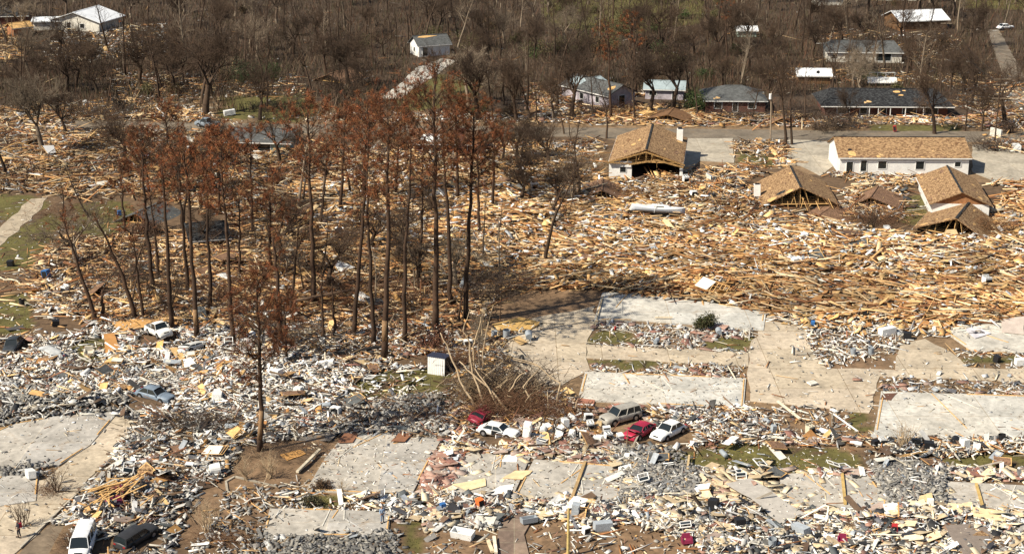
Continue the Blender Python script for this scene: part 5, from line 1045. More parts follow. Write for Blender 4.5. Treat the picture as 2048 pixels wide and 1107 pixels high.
# ---------------------------------------------------------------- recognisable wreckage: stud walls, trusses, roof pieces, window frames
def frag(kind):
    r_ = empty(kind)
    if kind == 'stud_wall':
        mb = MB(); w_ = R.uniform(2.4, 4.4); n = int(w_ / .5)
        for i in range(n + 1): mb.bar((-w_ / 2 + w_ * i / n, 0, 0), (-w_ / 2 + w_ * i / n + R.uniform(-.05, .05), 2.2 * (R.random() > .2 or .6), 0), .09, .05)
        mb.bar((-w_ / 2, 0, 0), (w_ / 2, 0, 0), .06, .1); mb.bar((-w_ / 2, 2.2, 0), (w_ / 2, 2.2, 0), .06, .1); mb.build('stud_frame', M['wood'], r_)
        mb = MB(); mb.slabq([(-w_ / 2, 0, .07), (w_ * R.uniform(-.1, .4), 0, .07), (w_ * R.uniform(-.1, .3), 2.1, .07), (-w_ / 2 + .3, 2.2, .07)], .02); mb.build('sheathing', R.choice((M['white'], M['wood'], M['offwhite'])), r_)
    if kind == 'roof_truss':
        mb = MB(); w_ = R.uniform(4.5, 7); h = w_ * .22; mb.bar((-w_ / 2, 0, 0), (w_ / 2, 0, 0), .1, .12); mb.bar((-w_ / 2, 0, 0), (0, h, 0), .1, .12); mb.bar((w_ / 2, 0, 0), (0, h, 0), .1, .12); mb.build('chords', M['wood'], r_)
        mb = MB(); mb.bar((0, 0, .01), (0, h, .01), .07); mb.bar((-w_ / 4, 0, .01), (-w_ / 8, h * .75, .01), .06); mb.bar((w_ / 4, 0, .01), (w_ / 8, h * .75, .01), .06); mb.build('webs', M['darkwood'], r_)
    if kind == 'roof_fragment':
        w_, d = R.uniform(2, 4.5), R.uniform(1.5, 3); mb = MB(); mb.slabq([(-w_ / 2, -d / 2, .1), (w_ * .2, -d * .55, .1), (w_ / 2, -d * .2, .1), (w_ * .42, d / 2, .1), (-w_ * .1, d * .42, .1), (-w_ / 2, d * .5, .1)], .03); mb.build('shingles', R.choice((M['brownroof'], M['greyroof'], M['tanroof'])), r_)
        mb = MB(); mb.slabq([(-w_ / 2 - .2, -d / 2 + .1, .06), (w_ / 2 + .1, -d / 2 + .3, .06), (w_ / 2, d / 2 + .2, .06), (-w_ / 2, d / 2 - .1, .06)], .03); mb.build('decking', M['wood'], r_)
        mb = MB(); [mb.bar((-w_ / 2 + w_ * i / 4, -d / 2, -.04), (-w_ / 2 + w_ * i / 4, d / 2 + R.uniform(0, .5), -.04), .06, .14) for i in range(5)]; mb.build('rafters', M['darkwood'], r_)
    if kind == 'window_frame':
        mb = MB(); mb.bar((-.5, 0, 0), (.5, 0, 0), .08); mb.bar((-.5, 1.3, 0), (.5, 1.3, 0), .08); mb.bar((-.5, 0, 0), (-.5, 1.3, 0), .08); mb.bar((.5, 0, 0), (.5, 1.3, 0), .08); mb.bar((-.5, .65, 0), (.5, .65, 0), .05); mb.build('sash', M['white'], r_)
        MB().box((0, .33, -.02), (.95, .6, .015)).build('pane', M['glass'], r_)
    if kind == 'house_door':
        MB().box((0, 1.0, 0), (.86, 2.0, .05)).build('leaf', R.choice((M['white'], M['offwhite'], dirtg)), r_); MB().box((.34, .95, .04), (.06, .06, .05)).build('knob', M['chrome'], r_); MB().box((0, 1.45, .03), (.5, .6, .01)).build('upper_moulding', M['offwhite'], r_)
    return r_
FZ = [([(640, 340), (1190, 345), (1380, 390), (1830, 485), (2060, 495), (2060, 630), (1530, 615), (1000, 575), (640, 510)], dict(stud_wall=24, roof_truss=14, roof_fragment=18, house_door=10, window_frame=6)),
      ([(30, 700), (480, 685), (860, 745), (640, 860), (300, 840), (30, 770)], dict(stud_wall=7, roof_fragment=10, window_frame=8, house_door=9)), ([(30, 275), (600, 290), (620, 335), (300, 395), (30, 380)], dict(stud_wall=12, roof_truss=6, roof_fragment=10, house_door=4)),
      ([(900, 890), (2040, 905), (2040, 1095), (1150, 1060)], dict(stud_wall=6, roof_fragment=8, window_frame=12, house_door=10)), ([(280, 860), (520, 860), (440, 960), (230, 1040)], dict(stud_wall=4, window_frame=5, house_door=5, roof_fragment=3)),
      ([(150, 500), (880, 560), (900, 680), (500, 650), (150, 620)], dict(stud_wall=8, roof_fragment=8, roof_truss=4)), ([(1060, 215), (2040, 225), (2040, 250), (1060, 245)], dict(stud_wall=6, roof_fragment=8, window_frame=3))]
FW = {'stud_wall': ("stud wall with torn sheathing", "broken stud walls", "stud wall"), 'roof_truss': ("wooden roof truss", "fallen roof trusses", "truss"), 'roof_fragment': ("shingled roof fragment", "torn-off roof fragments", "roof fragment"), 'window_frame': ("white window frame", "loose window frames", "window"), 'house_door': ("loose house door", "loose house doors", "door")}
fr_items = {k: [] for k in FW}
for poly, mixf in FZ:
    pa = np.array(poly)
    for kd, n in mixf.items():
        c_n = 0
        while c_n < n:
            x, y = R.uniform(pa[:, 0].min(), pa[:, 0].max()), R.uniform(pa[:, 1].min(), pa[:, 1].max())
            if not inpoly(np.array([x]), np.array([y]), poly)[0]: continue
            q = G(x, y)
            if any((q.x - a) ** 2 + (q.y - b) ** 2 < (c + 1.5) ** 2 for a, b, c in CLEAR) or any(inpoly(np.array([x]), np.array([y]), p_)[0] for p_ in PAVED if len(p_) > 3): c_n += .2; continue
            c_n += 1; o = frag(kd); z = float(over(np.array([q.x]), np.array([q.y]))[0]); o.location = (q.x, q.y, z + R.uniform(.4, .8)); o.scale = (.62 if y > 640 and kd in ('stud_wall', 'roof_truss', 'roof_fragment') else 1,) * 3; o.rotation_euler = (R.gauss(0, .22) + (.25 if R.random() < .3 else 0), R.gauss(0, .14), R.gauss(0, .7) + R.choice((0, 0, 3.14, 1.57)))
            fr_items[kd].append((o, x, y, R.choice(("",)), ""))
for kd, its in fr_items.items():
    its = [(o, x, y, ("tilted" if abs(o.rotation_euler[0]) > .22 else "flat-lying"), "") for o, x, y, _, _ in its]
    relabel(its, FW[kd][0], FW[kd][1], FW[kd][2])
    for o, *_ in its: o['label'] = " ".join(o['label'].split()); o['kind'] = 'thing'

# ---------------------------------------------------------------- big loose sheets and beams placed one by one
def colmat(c, n=.2): return mat('sheet_surface', c, .8, noise=n, nscale=1.2)
BIG = [("roof_deck_section", [(225, 655), (262, 650), (335, 652), (300, 664), (236, 674)], .8, (.50, .28, .10), "tan roof deck section heaved up left of the white pickup", "decking"), ("plywood_sheet", [(208, 682), (228, 679), (240, 702), (212, 712)], .7, (.42, .21, .07), "orange-brown plywood panel standing in the white drift", "plywood"),
       ("roof_deck_section", [(985, 655), (1040, 640), (1085, 648), (1055, 666), (995, 663)], .35, (.46, .29, .10), "tan roof deck section lying at the head of the tan parking court", "decking"), ("siding_sheet", [(1930, 662), (1950, 655), (1982, 670), (1950, 680)], .22, (.55, .53, .56), "pale lilac sheet lying flat on the slab at the right edge", "sheet"),
       ("wall_section", [(2005, 645), (2048, 640), (2048, 672), (2003, 668)], .35, (.50, .42, .36), "wall section with a hole on the slab at the right edge", "wall section"), ("roofing_membrane", [(1818, 496), (1850, 484), (1905, 486), (1922, 497), (1900, 505), (1840, 507)], .7, (.06, .065, .07), "charcoal roofing membrane in front of the collapsed tan roof", "roofing"),
       ("roofing_membrane", [(1955, 500), (1990, 488), (2080, 486), (2080, 500), (1990, 512)], .6, (.10, .11, .115), "grey roofing membrane at the right edge of the lumber field", "roofing"), ("roofing_membrane", [(1620, 478), (1660, 470), (1715, 478), (1735, 486), (1690, 492), (1640, 488)], .8, (.10, .06, .04), "dark brown roofing sheet below the small brown roof", "roofing"),
       ("wall_slab", [(1450, 985), (1500, 975), (1612, 1038), (1560, 1055), (1500, 1010)], .45, (.40, .37, .33), "long stained grey-brown wall slab lying diagonally across the fibreboard", "wall slab"), ("wall_slab", [(1888, 1066), (1960, 1062), (1985, 1085), (1990, 1107), (1930, 1140)], .5, (.22, .18, .15), "dark stained floor slab at the lower right corner", "floor slab"),
       ("fibreboard_sheet", [(1838, 1008), (1862, 1002), (1868, 1036), (1830, 1030)], .5, (.66, .48, .26), "tan fibreboard panel propped up by the block heap at the right", "fibreboard"), ("fibreboard_sheet", [(1942, 1024), (2012, 1035), (2010, 1054), (1946, 1044)], .3, (.72, .56, .33), "long cream fibreboard panel below the grey slab at the right", "fibreboard"),
       ("fibreboard_sheet", [(1895, 1018), (1925, 1020), (1922, 1040), (1893, 1036)], .3, (.74, .58, .36), "square cream fibreboard panel beside the long one at the right", "fibreboard"), ("white_sheet", [(1765, 1020), (1815, 1018), (1822, 1040), (1770, 1045)], .3, (.80, .78, .72), "white plasterboard sheet right of the broken grey slab", "sheet"),
       ("white_sheet", [(1318, 985), (1345, 985), (1345, 1015), (1325, 1015)], .3, (.80, .77, .70), "white sheet at the foot of the cinder block heap", "sheet"), ("white_sheet", [(1010, 912), (1035, 910), (1033, 926), (1003, 925)], .2, (.80, .79, .76), "white sheet on the far side of the blue-grey slab", "sheet"),
       ("white_sheet", [(1002, 974), (1028, 970), (1018, 997), (975, 990)], .2, (.80, .78, .74), "white plaster sheet on the near corner of the blue-grey slab", "sheet"), ("fibreboard_sheet", [(920, 970), (970, 960), (972, 975), (935, 985), (905, 972)], .22, (.72, .56, .33), "cream fibreboard sheets on the blue-grey slab beside the brick patch", "fibreboard"),
       ("fibreboard_sheet", [(1065, 945), (1045, 962), (1005, 960), (1030, 945)], .22, (.70, .52, .30), "cream fibreboard piece between the two blue-grey slabs", "fibreboard"), ("brick_paving", [(1148, 797), (1190, 802), (1187, 815), (1150, 812)], .19, (.34, .15, .10), "red brick step at the left end of the slab behind the wagon", "brick step"),
       ("brick_paving", [(888, 905), (932, 905), (905, 970), (862, 972)], .2, (.34, .14, .10), "red brick porch floor left of the blue-grey slab", "brick floor"), ("grey_sheet", [(600, 860), (690, 850), (660, 885), (590, 885)], .2, (.16, .14, .12), "dark grey sheet of floor right of the front pine", "sheet"),
       ("rusty_sheet", [(690, 868), (722, 862), (706, 888), (676, 890)], .3, (.24, .11, .06), "rusty brown panel on the stained slab's far corner", "panel"), ("rusty_sheet", [(800, 868), (840, 862), (810, 888), (782, 888)], .3, (.24, .11, .06), "rusty brown panel on the stained slab's right corner", "panel"),
       ("white_sheet", [(690, 345), (708, 335), (745, 375), (720, 385)], .5, (.76, .75, .72), "bright white panel lying among trunks in the pine grove", "panel"), ("plywood_sheet", [(560, 1000 - 85), (600, 905), (612, 912), (575, 925)], .3, (.45, .24, .08), "small orange plywood piece beside the front pine", "plywood"),
       ("brown_cover", [(1765, 790), (1795, 788), (1782, 803), (1760, 800)], .2, (.12, .06, .04), "dark brown mat on the wide pale slab's corner", "mat")]
for nm, pl, z, c, lb, ct in BIG:
    q0 = sum((G(x, y) for x, y in pl), Vector()) / len(pl); pts = [G(x, y) - q0 for x, y in pl]
    tx, ty = R.uniform(-.06, .06), R.uniform(-.02, .12)
    if z >= .28 and q0.y < 160 and q0.x > 10: z += .32
    if z < .3: tx = ty = 0
    pts = [Vector((p.x, p.y, z + p.x * tx + p.y * ty)) for p in pts]; ar = sum(pts[i].x * pts[(i + 1) % len(pts)].y - pts[(i + 1) % len(pts)].x * pts[i].y for i in range(len(pts)))
    if ar < 0: pts.reverse()
    # more outline points, so that the broken rim is uneven
    out = []
    for i in range(len(pts)):
        a, b = pts[i], pts[(i + 1) % len(pts)]; out.append(a)
        for t_ in (.33, .66):
            m_ = a.lerp(b, t_); n_ = (b - a).cross(Vector((0, 0, 1))).normalized(); jj = (b - a).length * R.uniform(-.035, .035); out.append(m_ + Vector((n_.x * jj, n_.y * jj, n_.x * jj * tx + n_.y * jj * ty)))
    mb = MB(); mb.slabq(out, .06); o = mb.build(nm, colmat(c), None); o.location = (q0.x, q0.y, 0); tag(o, lb, ct, kind="thing")
BEAMS = [(1170, 928, 1143, 1003, .30, .2, (.40, .27, .13), "long sill beam lying across the blue-grey slab"), (1684, 952, 1690, 1012, .28, .2, (.48, .33, .12), "yellow sill beam lying across the broken grey slab"), (1952, 972, 1966, 1022, .26, .2, (.48, .33, .12), "yellow sill beam lying across the grey slab at the right"),
         (565, 738, 770, 702, .8, .6, (.025, .022, .02), "long charred log lying below the forked dark pine"), (590, 622, 872, 572, .45, 1.4, (.17, .11, .07), "fallen trunk leaning between the pine trunks"), (100, 560, 160, 580, .3, .3, (.50, .44, .33), "pale pole on the grass at the left"),
         (0, 560, 90, 585, .25, .3, (.55, .48, .36), "long pale pole at the left edge above the mud"), (640, 905, 595, 950, .3, .3, (.55, .48, .36), "pale board leaning on the mud right of the front pine"), (1890, 640, 1990, 652, .2, .5, (.74, .70, .6), "long white rail at the far side of the slab at the right edge"),
         (1190, 655, 1205, 600, .12, .25, (.5, .4, .25), "thin sill along the left side of the long bleached slab"), (1555, 810, 1600, 845, .25, .4, (.66, .58, .44), "pale beam propped in the mud left of the cream stove"), (1310, 640, 1345, 640, .2, .3, (.6, .5, .35), "short tan beam on the long bleached slab"),
         (975, 1085, 985, 1110, .3, .3, (.64, .52, .34), "left one of two tan posts beside the brown entry walk"), (988, 1080, 992, 1112, .3, .3, (.70, .62, .48), "right one of two tan posts beside the brown entry walk"), (1370, 985, 1378, 920, .2, .5, (.52, .38, .2), "narrow tan board at the edge of the cinder block heap")]
for x0, y0, x1, y1, th, z, c, lb in BEAMS:
    a, b = G(x0, y0), G(x1, y1); a.z = b.z = z + .1; mid = (a + b) / 2; mb = MB(); rnd_ = 'log' in lb or 'trunk' in lb or 'pole' in lb
    if rnd_:
        n = 8; mb.tube([(a.lerp(b, i / n) - mid) + Vector((0, R.uniform(-.3, .3), R.uniform(-.15, .2))) for i in range(n + 1)], [th * .5 * (1 - .55 * i / n) for i in range(n + 1)], 7)
    else: mb.bar(a - mid, b - mid, th, th * .7)
    o = mb.build('fallen_log' if rnd_ else 'timber_beam', colmat(c, .35)); o.location = mid; tag(o, lb, "log" if rnd_ else "beam", kind="thing")
# lumber heaped on the maroon car
q0 = G(238, 1008)
for i in range(26):
    a_ = R.gauss(1.0, .45); L_ = R.uniform(2.2, 4.6); c = q0 + Vector((R.gauss(0, 1.1), R.gauss(0, 1.7), 0)); mb = MB(); mb.box((0, 0, 0), (L_, .14, .06)); o = mb.build('lumber_stud', M['wood']); o.location = (c.x, c.y, 1.2 + i * .035); o.rotation_euler = (R.uniform(-.1, .1), R.uniform(-.22, .22), a_)
    tag(o, "yellow lumber stud in the heap on the maroon car", "lumber", "studs heaped on the maroon car")
# sill plates and pipe stubs left standing on the bare slabs
slabs_ = [o for o in bpy.data.objects if o.name.startswith('foundation_slab')]
for o, (pl, mk, lb) in zip(slabs_, SL):
    pts = [G(x, y) - Vector((o.location.x, o.location.y, 0)) for x, y in pl]
    for i in range(len(pts)):
        if R.random() < .55:
            a, b = pts[i], pts[(i + 1) % len(pts)]; t0 = R.uniform(0, .4); t1 = R.uniform(.5, 1); a, b = a.lerp(b, t0) * .975, a.lerp(b, t1) * .975
            if (b - a).length > 1: MB().bar((a.x, a.y, .20), (b.x, b.y, .20), .12, .07).build('sill_plate', M['wood'], o)
    for i in range(3):
        a = pts[0].lerp(pts[1], R.uniform(.2, .8)); b = pts[-1].lerp(pts[-2], R.uniform(.2, .8)); t1 = R.uniform(.3, .8); MB().bar((a.x * .95, a.y * .95, .195), (a.lerp(b, t1).x, a.lerp(b, t1).y, .195), .10, .05).build('sill_plate', M['offwhite'] if i else M['wood'], o)
# utility poles
def pole(px, h, arms, label, lean=0.0, m=None, name='utility_pole'):
    q = G(*px); root = empty(name, (q.x, q.y, 0), 0, label, "pole"); MB().tube([(0, 0, 0), (lean * .5, 0, h / 2), (lean, 0, h)], [.15, .13, .10], 8).build('shaft', m or M['palebark'], root)
    for z in arms: MB().box((lean * z / h, 0, z), (2.6, .12, .14)).build('cross_arm', M['palebark'], root)
    return root
u1 = pole((1541, 281), 9.3, [], "slim grey utility pole with a canister on top, beside the bare twin trees", -.3); MB().tube([(-.5, -.3, 8.0), (-.5, -.3, 9.0)], .26, 10).build('transformer', M['white'], u1)
u2 = pole((1989, 287), 12.6, [12.2, 11.2, 8.6], "brown utility pole with cross arms near the right edge", 0, M['bark'])
u3 = pole((1886, 120 + 8), 10, [9.6], "utility pole beside the street at the top right", 0, M['bark'])
pole((1136, 1116), 5.0, [], "thin yellow post standing at the bottom edge", 0, mat('yellow_post', (.50, .38, .15), .7, noise=.3), 'post')
u4 = pole((2330, 300), 12.6, [12.2, 11.2], "utility pole beyond the right edge of the road", 0, M['bark'])
for x0, x1, dzz in ((1989, 2330, 12.2), (1989, 2330, 11.2), (1541, 1989, 8.9)):
    a, b = G(x0, 285), G(x1, 285 + (15 if x1 > 2000 else 0)); w_ = MB(); z1 = dzz if x0 == 1989 else 11.2
    w_.tube([(a.lerp(b, i / 12).x - u2.location.x, a.lerp(b, i / 12).y - u2.location.y, dzz + (z1 - dzz) * i / 12 - 1.4 * math.sin(math.pi * i / 12)) for i in range(13)], .022, 3, False); w_.build('cable', M['black'], u2)
for dz, dx in ((12.2, -1.2), (12.2, 1.2), (11.2, 0)):
    a, b = G(1989, 287), G(1886, 128); w_ = MB(); pts = []
    for i in range(13): t_ = i / 12; p = a.lerp(b, t_); pts.append((p.x - a.x + dx, p.y - a.y, dz + (9.6 - dz) * t_ - 1.6 * math.sin(math.pi * t_)))
    w_.tube(pts, .025, 3, False); w_.build('cable', M['black'], u2)
# exec marker

# ---------------------------------------------------------------- trees
TRI = [(math.cos(a), math.sin(a)) for a in (0, 2.0944, 4.1888)]
def seg_mesh(name, segs, m, k=3, col=None):
    A = np.array(segs, dtype=float); p0, p1, r0, r1 = A[:, :3], A[:, 3:6], A[:, 6], A[:, 7]
    d = p1 - p0; d /= np.maximum(np.linalg.norm(d, axis=1), 1e-6)[:, None]; up = np.where(np.abs(d[:, 2:3]) < .9, np.array([[0, 0, 1.0]]), np.array([[1.0, 0, 0]]))
    x = np.cross(d, up); x /= np.linalg.norm(x, axis=1)[:, None]; y = np.cross(x, d); V = np.empty((len(A), 2 * k, 3))
    for j in range(k):
        c, s = math.cos(6.2832 * j / k), math.sin(6.2832 * j / k); o = x * c + y * s
        V[:, j] = p0 + o * r0[:, None]; V[:, k + j] = p1 + o * r1[:, None]
    f = np.array([(j, (j + 1) % k, k + (j + 1) % k, k + j) for j in range(k)]); Fc = (np.arange(len(A))[:, None, None] * 2 * k + f[None]).reshape(-1, 4)
    return np_mesh(name, V.reshape(-1, 3), Fc, col, m, k > 3)
def rdir(r, d, ang):
    v = Vector((r.gauss(0, 1), r.gauss(0, 1), r.gauss(0, 1))); v = (v - d * v.dot(d)).normalized(); return (d * math.cos(ang) + v * math.sin(ang)).normalized()
def grow(r, p, d, L, rad, depth, out, up=.08, wig=.22, kids=(1, 2), fork=(.5, 1.0), shrink=.68, nseg=3, minr=.012, gnarl=0):
    for i in range(nseg):
        d = (rdir(r, d, abs(r.gauss(0, wig))) + Vector((0, 0, up))).normalized(); q = p + d * (L / nseg * r.uniform(.8, 1.2)); r2 = max(rad * (.82 if depth > 0 else .6), minr * .5)
        out.append((depth, (*p, *q, rad, r2))); p, rad = q, r2
        if depth > 0:
            n = r.randint(*kids) if i < nseg - 1 else 2
            for _ in range(n): grow(r, p, rdir(r, d, r.uniform(*fork)), L * shrink * r.uniform(.75, 1.15), max(rad * .62, minr), depth - 1, out, up, wig + gnarl, kids, fork, shrink, nseg, minr, gnarl)
def bare_variant(seed, kind, depth):
    r = random.Random(seed); out = []
    if kind == 'oak':     # unit height about 1, wide
        p = Vector((0, 0, 0)); d = Vector((r.uniform(-.15, .15), r.uniform(-.15, .15), 1)).normalized(); rad = .035
        for i in range(3): q = p + d * .10; out.append((9, (*p, *q, rad, rad * .85))); p = q; rad *= .85; d = rdir(r, d, .12)
        for _ in range(4): grow(r, p, rdir(r, Vector((0, 0, 1)), r.uniform(.4, 1.0)), .30, rad * .72, depth, out, .07, .26, (1, 2), (.4, .95), .66, 3, .0016)
    elif kind == 'slim':
        p = Vector((0, 0, 0)); d = Vector((r.uniform(-.08, .08), r.uniform(-.08, .08), 1)).normalized(); rad = .016
        for i in range(9):
            q = p + d * .105; out.append((9, (*p, *q, rad, rad * .86))); p = q; rad *= .86; d = rdir(r, d, abs(r.gauss(0, .07)))
            if i > 2:
                for _ in range(2): grow(r, p, rdir(r, d, r.uniform(.4, .9)), .16 * (1.2 - i * .07), rad * .5, max(depth - 2, 1), out, .10, .22, (1, 1), (.4, .8), .62, 3, .0013)
    else:                 # shrub
        for _ in range(7): grow(r, Vector((r.uniform(-.1, .1), r.uniform(-.1, .1), 0)), rdir(r, Vector((0, 0, 1)), r.uniform(.1, .7)), .42, .017, depth - 2, out, .02, .2, (1, 2), (.3, .7), .6, 3, .004)
    zm = max(s[1][5] for s in out)
    lo = [tuple(v / zm for v in s[1]) for s in out if s[0] >= 9]; hi = [tuple(v / zm for v in s[1]) for s in out if s[0] < 9]
    return lo, hi
NV = {'oak': 6, 'slim': 6, 'shrub': 3}; VAR = {}
for kd, n in NV.items():
    for i in range(n):
        lo, hi = bare_variant(100 + i * 7 + len(kd), kd, 4); nm = kd
        VAR[kd, i] = [(seg_mesh('trunk', lo, m_, 6) if lo else None, seg_mesh('crown', hi, m_, 3)) for m_ in (M['bark'], M['palebark'])]
LITE = {kd: [bare_variant(500 + i, kd, 3) for i in range(4)] for kd in ('oak', 'slim')}
def bare_tree(x, y, h, kind, pale, label, group="leafless trees", name='bare_tree', lean=(0, 0), wide=1.0, cat="tree"):
    q = G(x, y); root = empty(name, (q.x, q.y, 0), R.uniform(0, 6.28), label, cat, group); tr, cr = VAR[kind, R.randrange(NV[kind])][1 if pale else 0]
    root.scale = (h * wide, h * wide, h)
    if lean != (0, 0): root.rotation_euler = (lean[0], lean[1], 0)
    if tr: link(bpy.data.objects.new('trunk', tr), root)
    link(bpy.data.objects.new('crown', cr), root); return root
# named bare trees (x, base row, top row, kind, pale, wide, label)
BT = [(12, 352, 165, 'slim', 0, 1.3, "thin dark bare tree at the left edge above the drift"), (86, 308, 140, 'oak', 1, .9, "pale-limbed bare tree left of the splintered wood"), (134, 274, 175, 'oak', 0, .9, "crooked dark bare tree behind the pale-limbed one at the left"), (453, 352, 225, 'oak', 0, .9, "small black-limbed tree in front of the green house"),
      (411, 229, 55, 'oak', 0, 1.1, "broad gnarled oak beyond the road at centre left"), (957, 238, 95, 'oak', 0, 1.0, "leaning gnarled oak beyond the road at centre"), (1032, 242, 110, 'oak', 0, .8, "bare oak right of the leaning gnarled oak"), (868, 192, 85, 'oak', 0, .9, "bare oak beside the pale driveway"), (1142, 237, 95, 'oak', 0, 1.0, "bare oak left of the lilac house"),
      (1072, 246, 130, 'slim', 0, 1.2, "slender tree between two oaks beyond the road"), (690, 236, 120, 'oak', 0, 1.0, "bare oak beyond the road above the pine grove"), (1571, 290, 100, 'slim', 0, 1.1, "left trunk of the tall twin trees by the grey utility pole"), (1584, 290, 110, 'slim', 0, 1.1, "right trunk of the tall twin trees by the grey utility pole"),
      (1869, 268, 130, 'oak', 0, .8, "bare tree in front of the long charcoal-roofed brick house"), (1942, 205, 95, 'oak', 0, 1.0, "dark bare oak right of the long brick house"), (2010, 252, 105, 'oak', 0, 1.1, "large black-limbed oak beside the cross-armed pole"), (1270, 243, 105, 'slim', 0, 1.2, "slim tree in front of the lilac house gable"), (1213, 277, 150, 'slim', 0, 1.2, "slim dark tree by the road behind the trussed house"),
      (1089, 528, 315, 'slim', 0, 1.5, "lone slender tree in the open lumber field"), (1103, 432, 318, 'slim', 0, 2.0, "twiggy sapling behind the lone slender tree"), (1128, 268, 170, 'slim', 0, 1.2, "slim tree by the road left of the trussed house"), (894, 262, 178, 'slim', 1, 1.4, "pale dead tree by the road behind the rust pines"), (598, 420, 235, 'slim', 1, 1.3, "pale bare tree left of the umbrella-crowned pine"),
      (648, 400, 240, 'slim', 1, 1.3, "pale bare tree right of the umbrella-crowned pine"), (345, 345, 215, 'slim', 1, 1.2, "pale bare tree behind the pine grove's left side"), (560, 330, 200, 'oak', 0, .9, "bare brown tree right of the green house"), (1000, 640, 545, 'slim', 0, 1.0, "thin snag right of the pine trunks"), (960, 735, 600, 'oak', 1, .55, "pale twisted driftwood tree right of the ribbed shed"),
      (1048, 380, 250, 'oak', 0, .9, "brown bare tree behind the lumber right of the pines"), (1160, 400, 270, 'slim', 0, 2.0, "twiggy tree by the dark roof wreck"), (250, 330, 205, 'oak', 0, .9, "grey-brown tree in the splintered wood at the left"), (700, 390, 250, 'slim', 0, 1.4, "thin dark tree inside the pine grove"), (1005, 330, 215, 'oak', 0, .8, "brown tree by the road right of the rust crowns"),
      (1610, 240, 130, 'slim', 0, 1.5, "slim bare tree left of the long brick house"), (1700, 250, 175, 'oak', 0, .8, "low tree in front of the long brick house's left end"), (520, 240, 110, 'oak', 0, 1.0, "bare oak beyond the road above the green house")]
for x, y, t_, kd, pl, wd, lb in BT: bare_tree(x, y, (y - t_) / S(y) / .93, kd, pl, lb, wide=wd)
for x, y, t_, kd, pl, wd, lb in [(1060, 240, 120, 'slim', 0, 1.3, "slim tree between the oaks left of the lilac house"), (1108, 238, 135, 'oak', 0, .9, "low oak just left of the lilac house's lean-to"), (1185, 236, 130, 'slim', 0, 1.3, "slim tree in front of the lilac house wall"), (1300, 225, 95, 'oak', 0, 1.0, "bare oak between the lilac house and its outbuilding"),
    (1345, 222, 80, 'oak', 0, 1.0, "tall bare oak in front of the lilac outbuilding"), (1395, 232, 120, 'slim', 0, 1.2, "slim tree beside the green shrub and the hipped roof"), (1505, 238, 150, 'slim', 0, 1.4, "slim tree before the right end of the hipped roof"), (1545, 232, 120, 'oak', 0, .9, "bare oak behind the grey utility pole"), (1660, 215, 70, 'slim', 0, 1.3, "tall tree before the dark wooden shed"),
    (1835, 200, 60, 'slim', 1, 1.3, "tall pale tree behind the long brick house's right end"), (1930, 262, 150, 'slim', 0, 1.3, "slim tree by the road right of the long brick house"), (985, 238, 120, 'slim', 0, 1.3, "slim tree right of the leaning gnarled oak"), (925, 240, 150, 'slim', 0, 1.4, "slim tree left of the leaning gnarled oak"), (1962, 262, 165, 'oak', 0, .9, "low black oak left of the cross-armed pole")]:
    bare_tree(x, y, (y - t_) / S(y) / .93, kd, pl, lb, wide=wd)
bare_tree(1779, 168, 11, 'oak', 1, "pale dead tree leaning left across the white flatbed", lean=(0, -.75), wide=.8)
bare_tree(705, 240, 8, 'slim', 1, "pale trunk fallen in the brush beyond the road", lean=(0, 1.1))

gs = random.Random(21); GB = {}
for i in range(58):
    x, y = gs.uniform(120, 1000), gs.uniform(330, 660)
    if i > 44: x, y = gs.uniform(1020, 1200), gs.uniform(270, 430)
    h_ = gs.uniform(5, 12); kd = 'oak' if gs.random() < .3 else 'slim'; pl = gs.random() < .12
    o = bare_tree(x, y, h_, kd, pl, 'x', "bare saplings of the grove", wide=gs.uniform(1.0, 1.6)); o.rotation_euler = (gs.gauss(0, .12), gs.gauss(0, .14), gs.uniform(0, 6.28))
    d = (LMX[:, 0] - x) ** 2 + ((LMX[:, 1] - y) * 2.2) ** 2; k = int(np.argmin(d)); dx, dy = x - LMX[k, 0], (y - LMX[k, 1]) * 2.2
    rel = ("right of" if dx > 0 else "left of") if abs(dx) > abs(dy) else ("in front of" if dy > 0 else "behind")
    GB.setdefault(f"{'pale' if pl else 'brown'} {'branchy' if kd == 'oak' else 'slender'} sapling {rel} the {LM[k][2]}", []).append((d[k], o))
for lb, li in GB.items():
    li.sort(key=lambda t_: t_[0])
    for i, (_, o) in enumerate(li): o['label'] = lb if len(li) == 1 else ORD[min(i, 8)] + ' ' + lb
# forest
ROOFS = [(1740, 228, 9.5), (1800, 228, 9.5), (1870, 228, 9.5), (1680, 228, 9.5), (1470, 220, 9.5), (1240, 205, 9), (1190, 190, 8), (1320, 192, 8), (1728, 118, 11), (1628, 162, 6), (862, 115, 6), (142, 58, 11), (98, 55, 7), (1830, 50, 11), (15, 45, 8), (1763, 165, 5), (845, 165, 5), (800, 190, 6), (885, 125, 6), (900, 180, 7), (2000, 80, 5), (2020, 140, 6), (2040, 200, 6), (2060, 250, 6), (520, 205, 7), (600, 205, 7),
         (1340, 235, 7), (870, 150, 4), (150, 75, 10), (120, 85, 9), (1840, 70, 10), (862, 130, 6), (1800, 245, 8), (1700, 245, 8), (1880, 245, 8), (1480, 238, 7), (1250, 225, 7)]
RW = [(G(x, y).x, G(x, y).y, r_) for x, y, r_ in ROOFS]
pts = []; tries = 0
rf = random.Random(5)
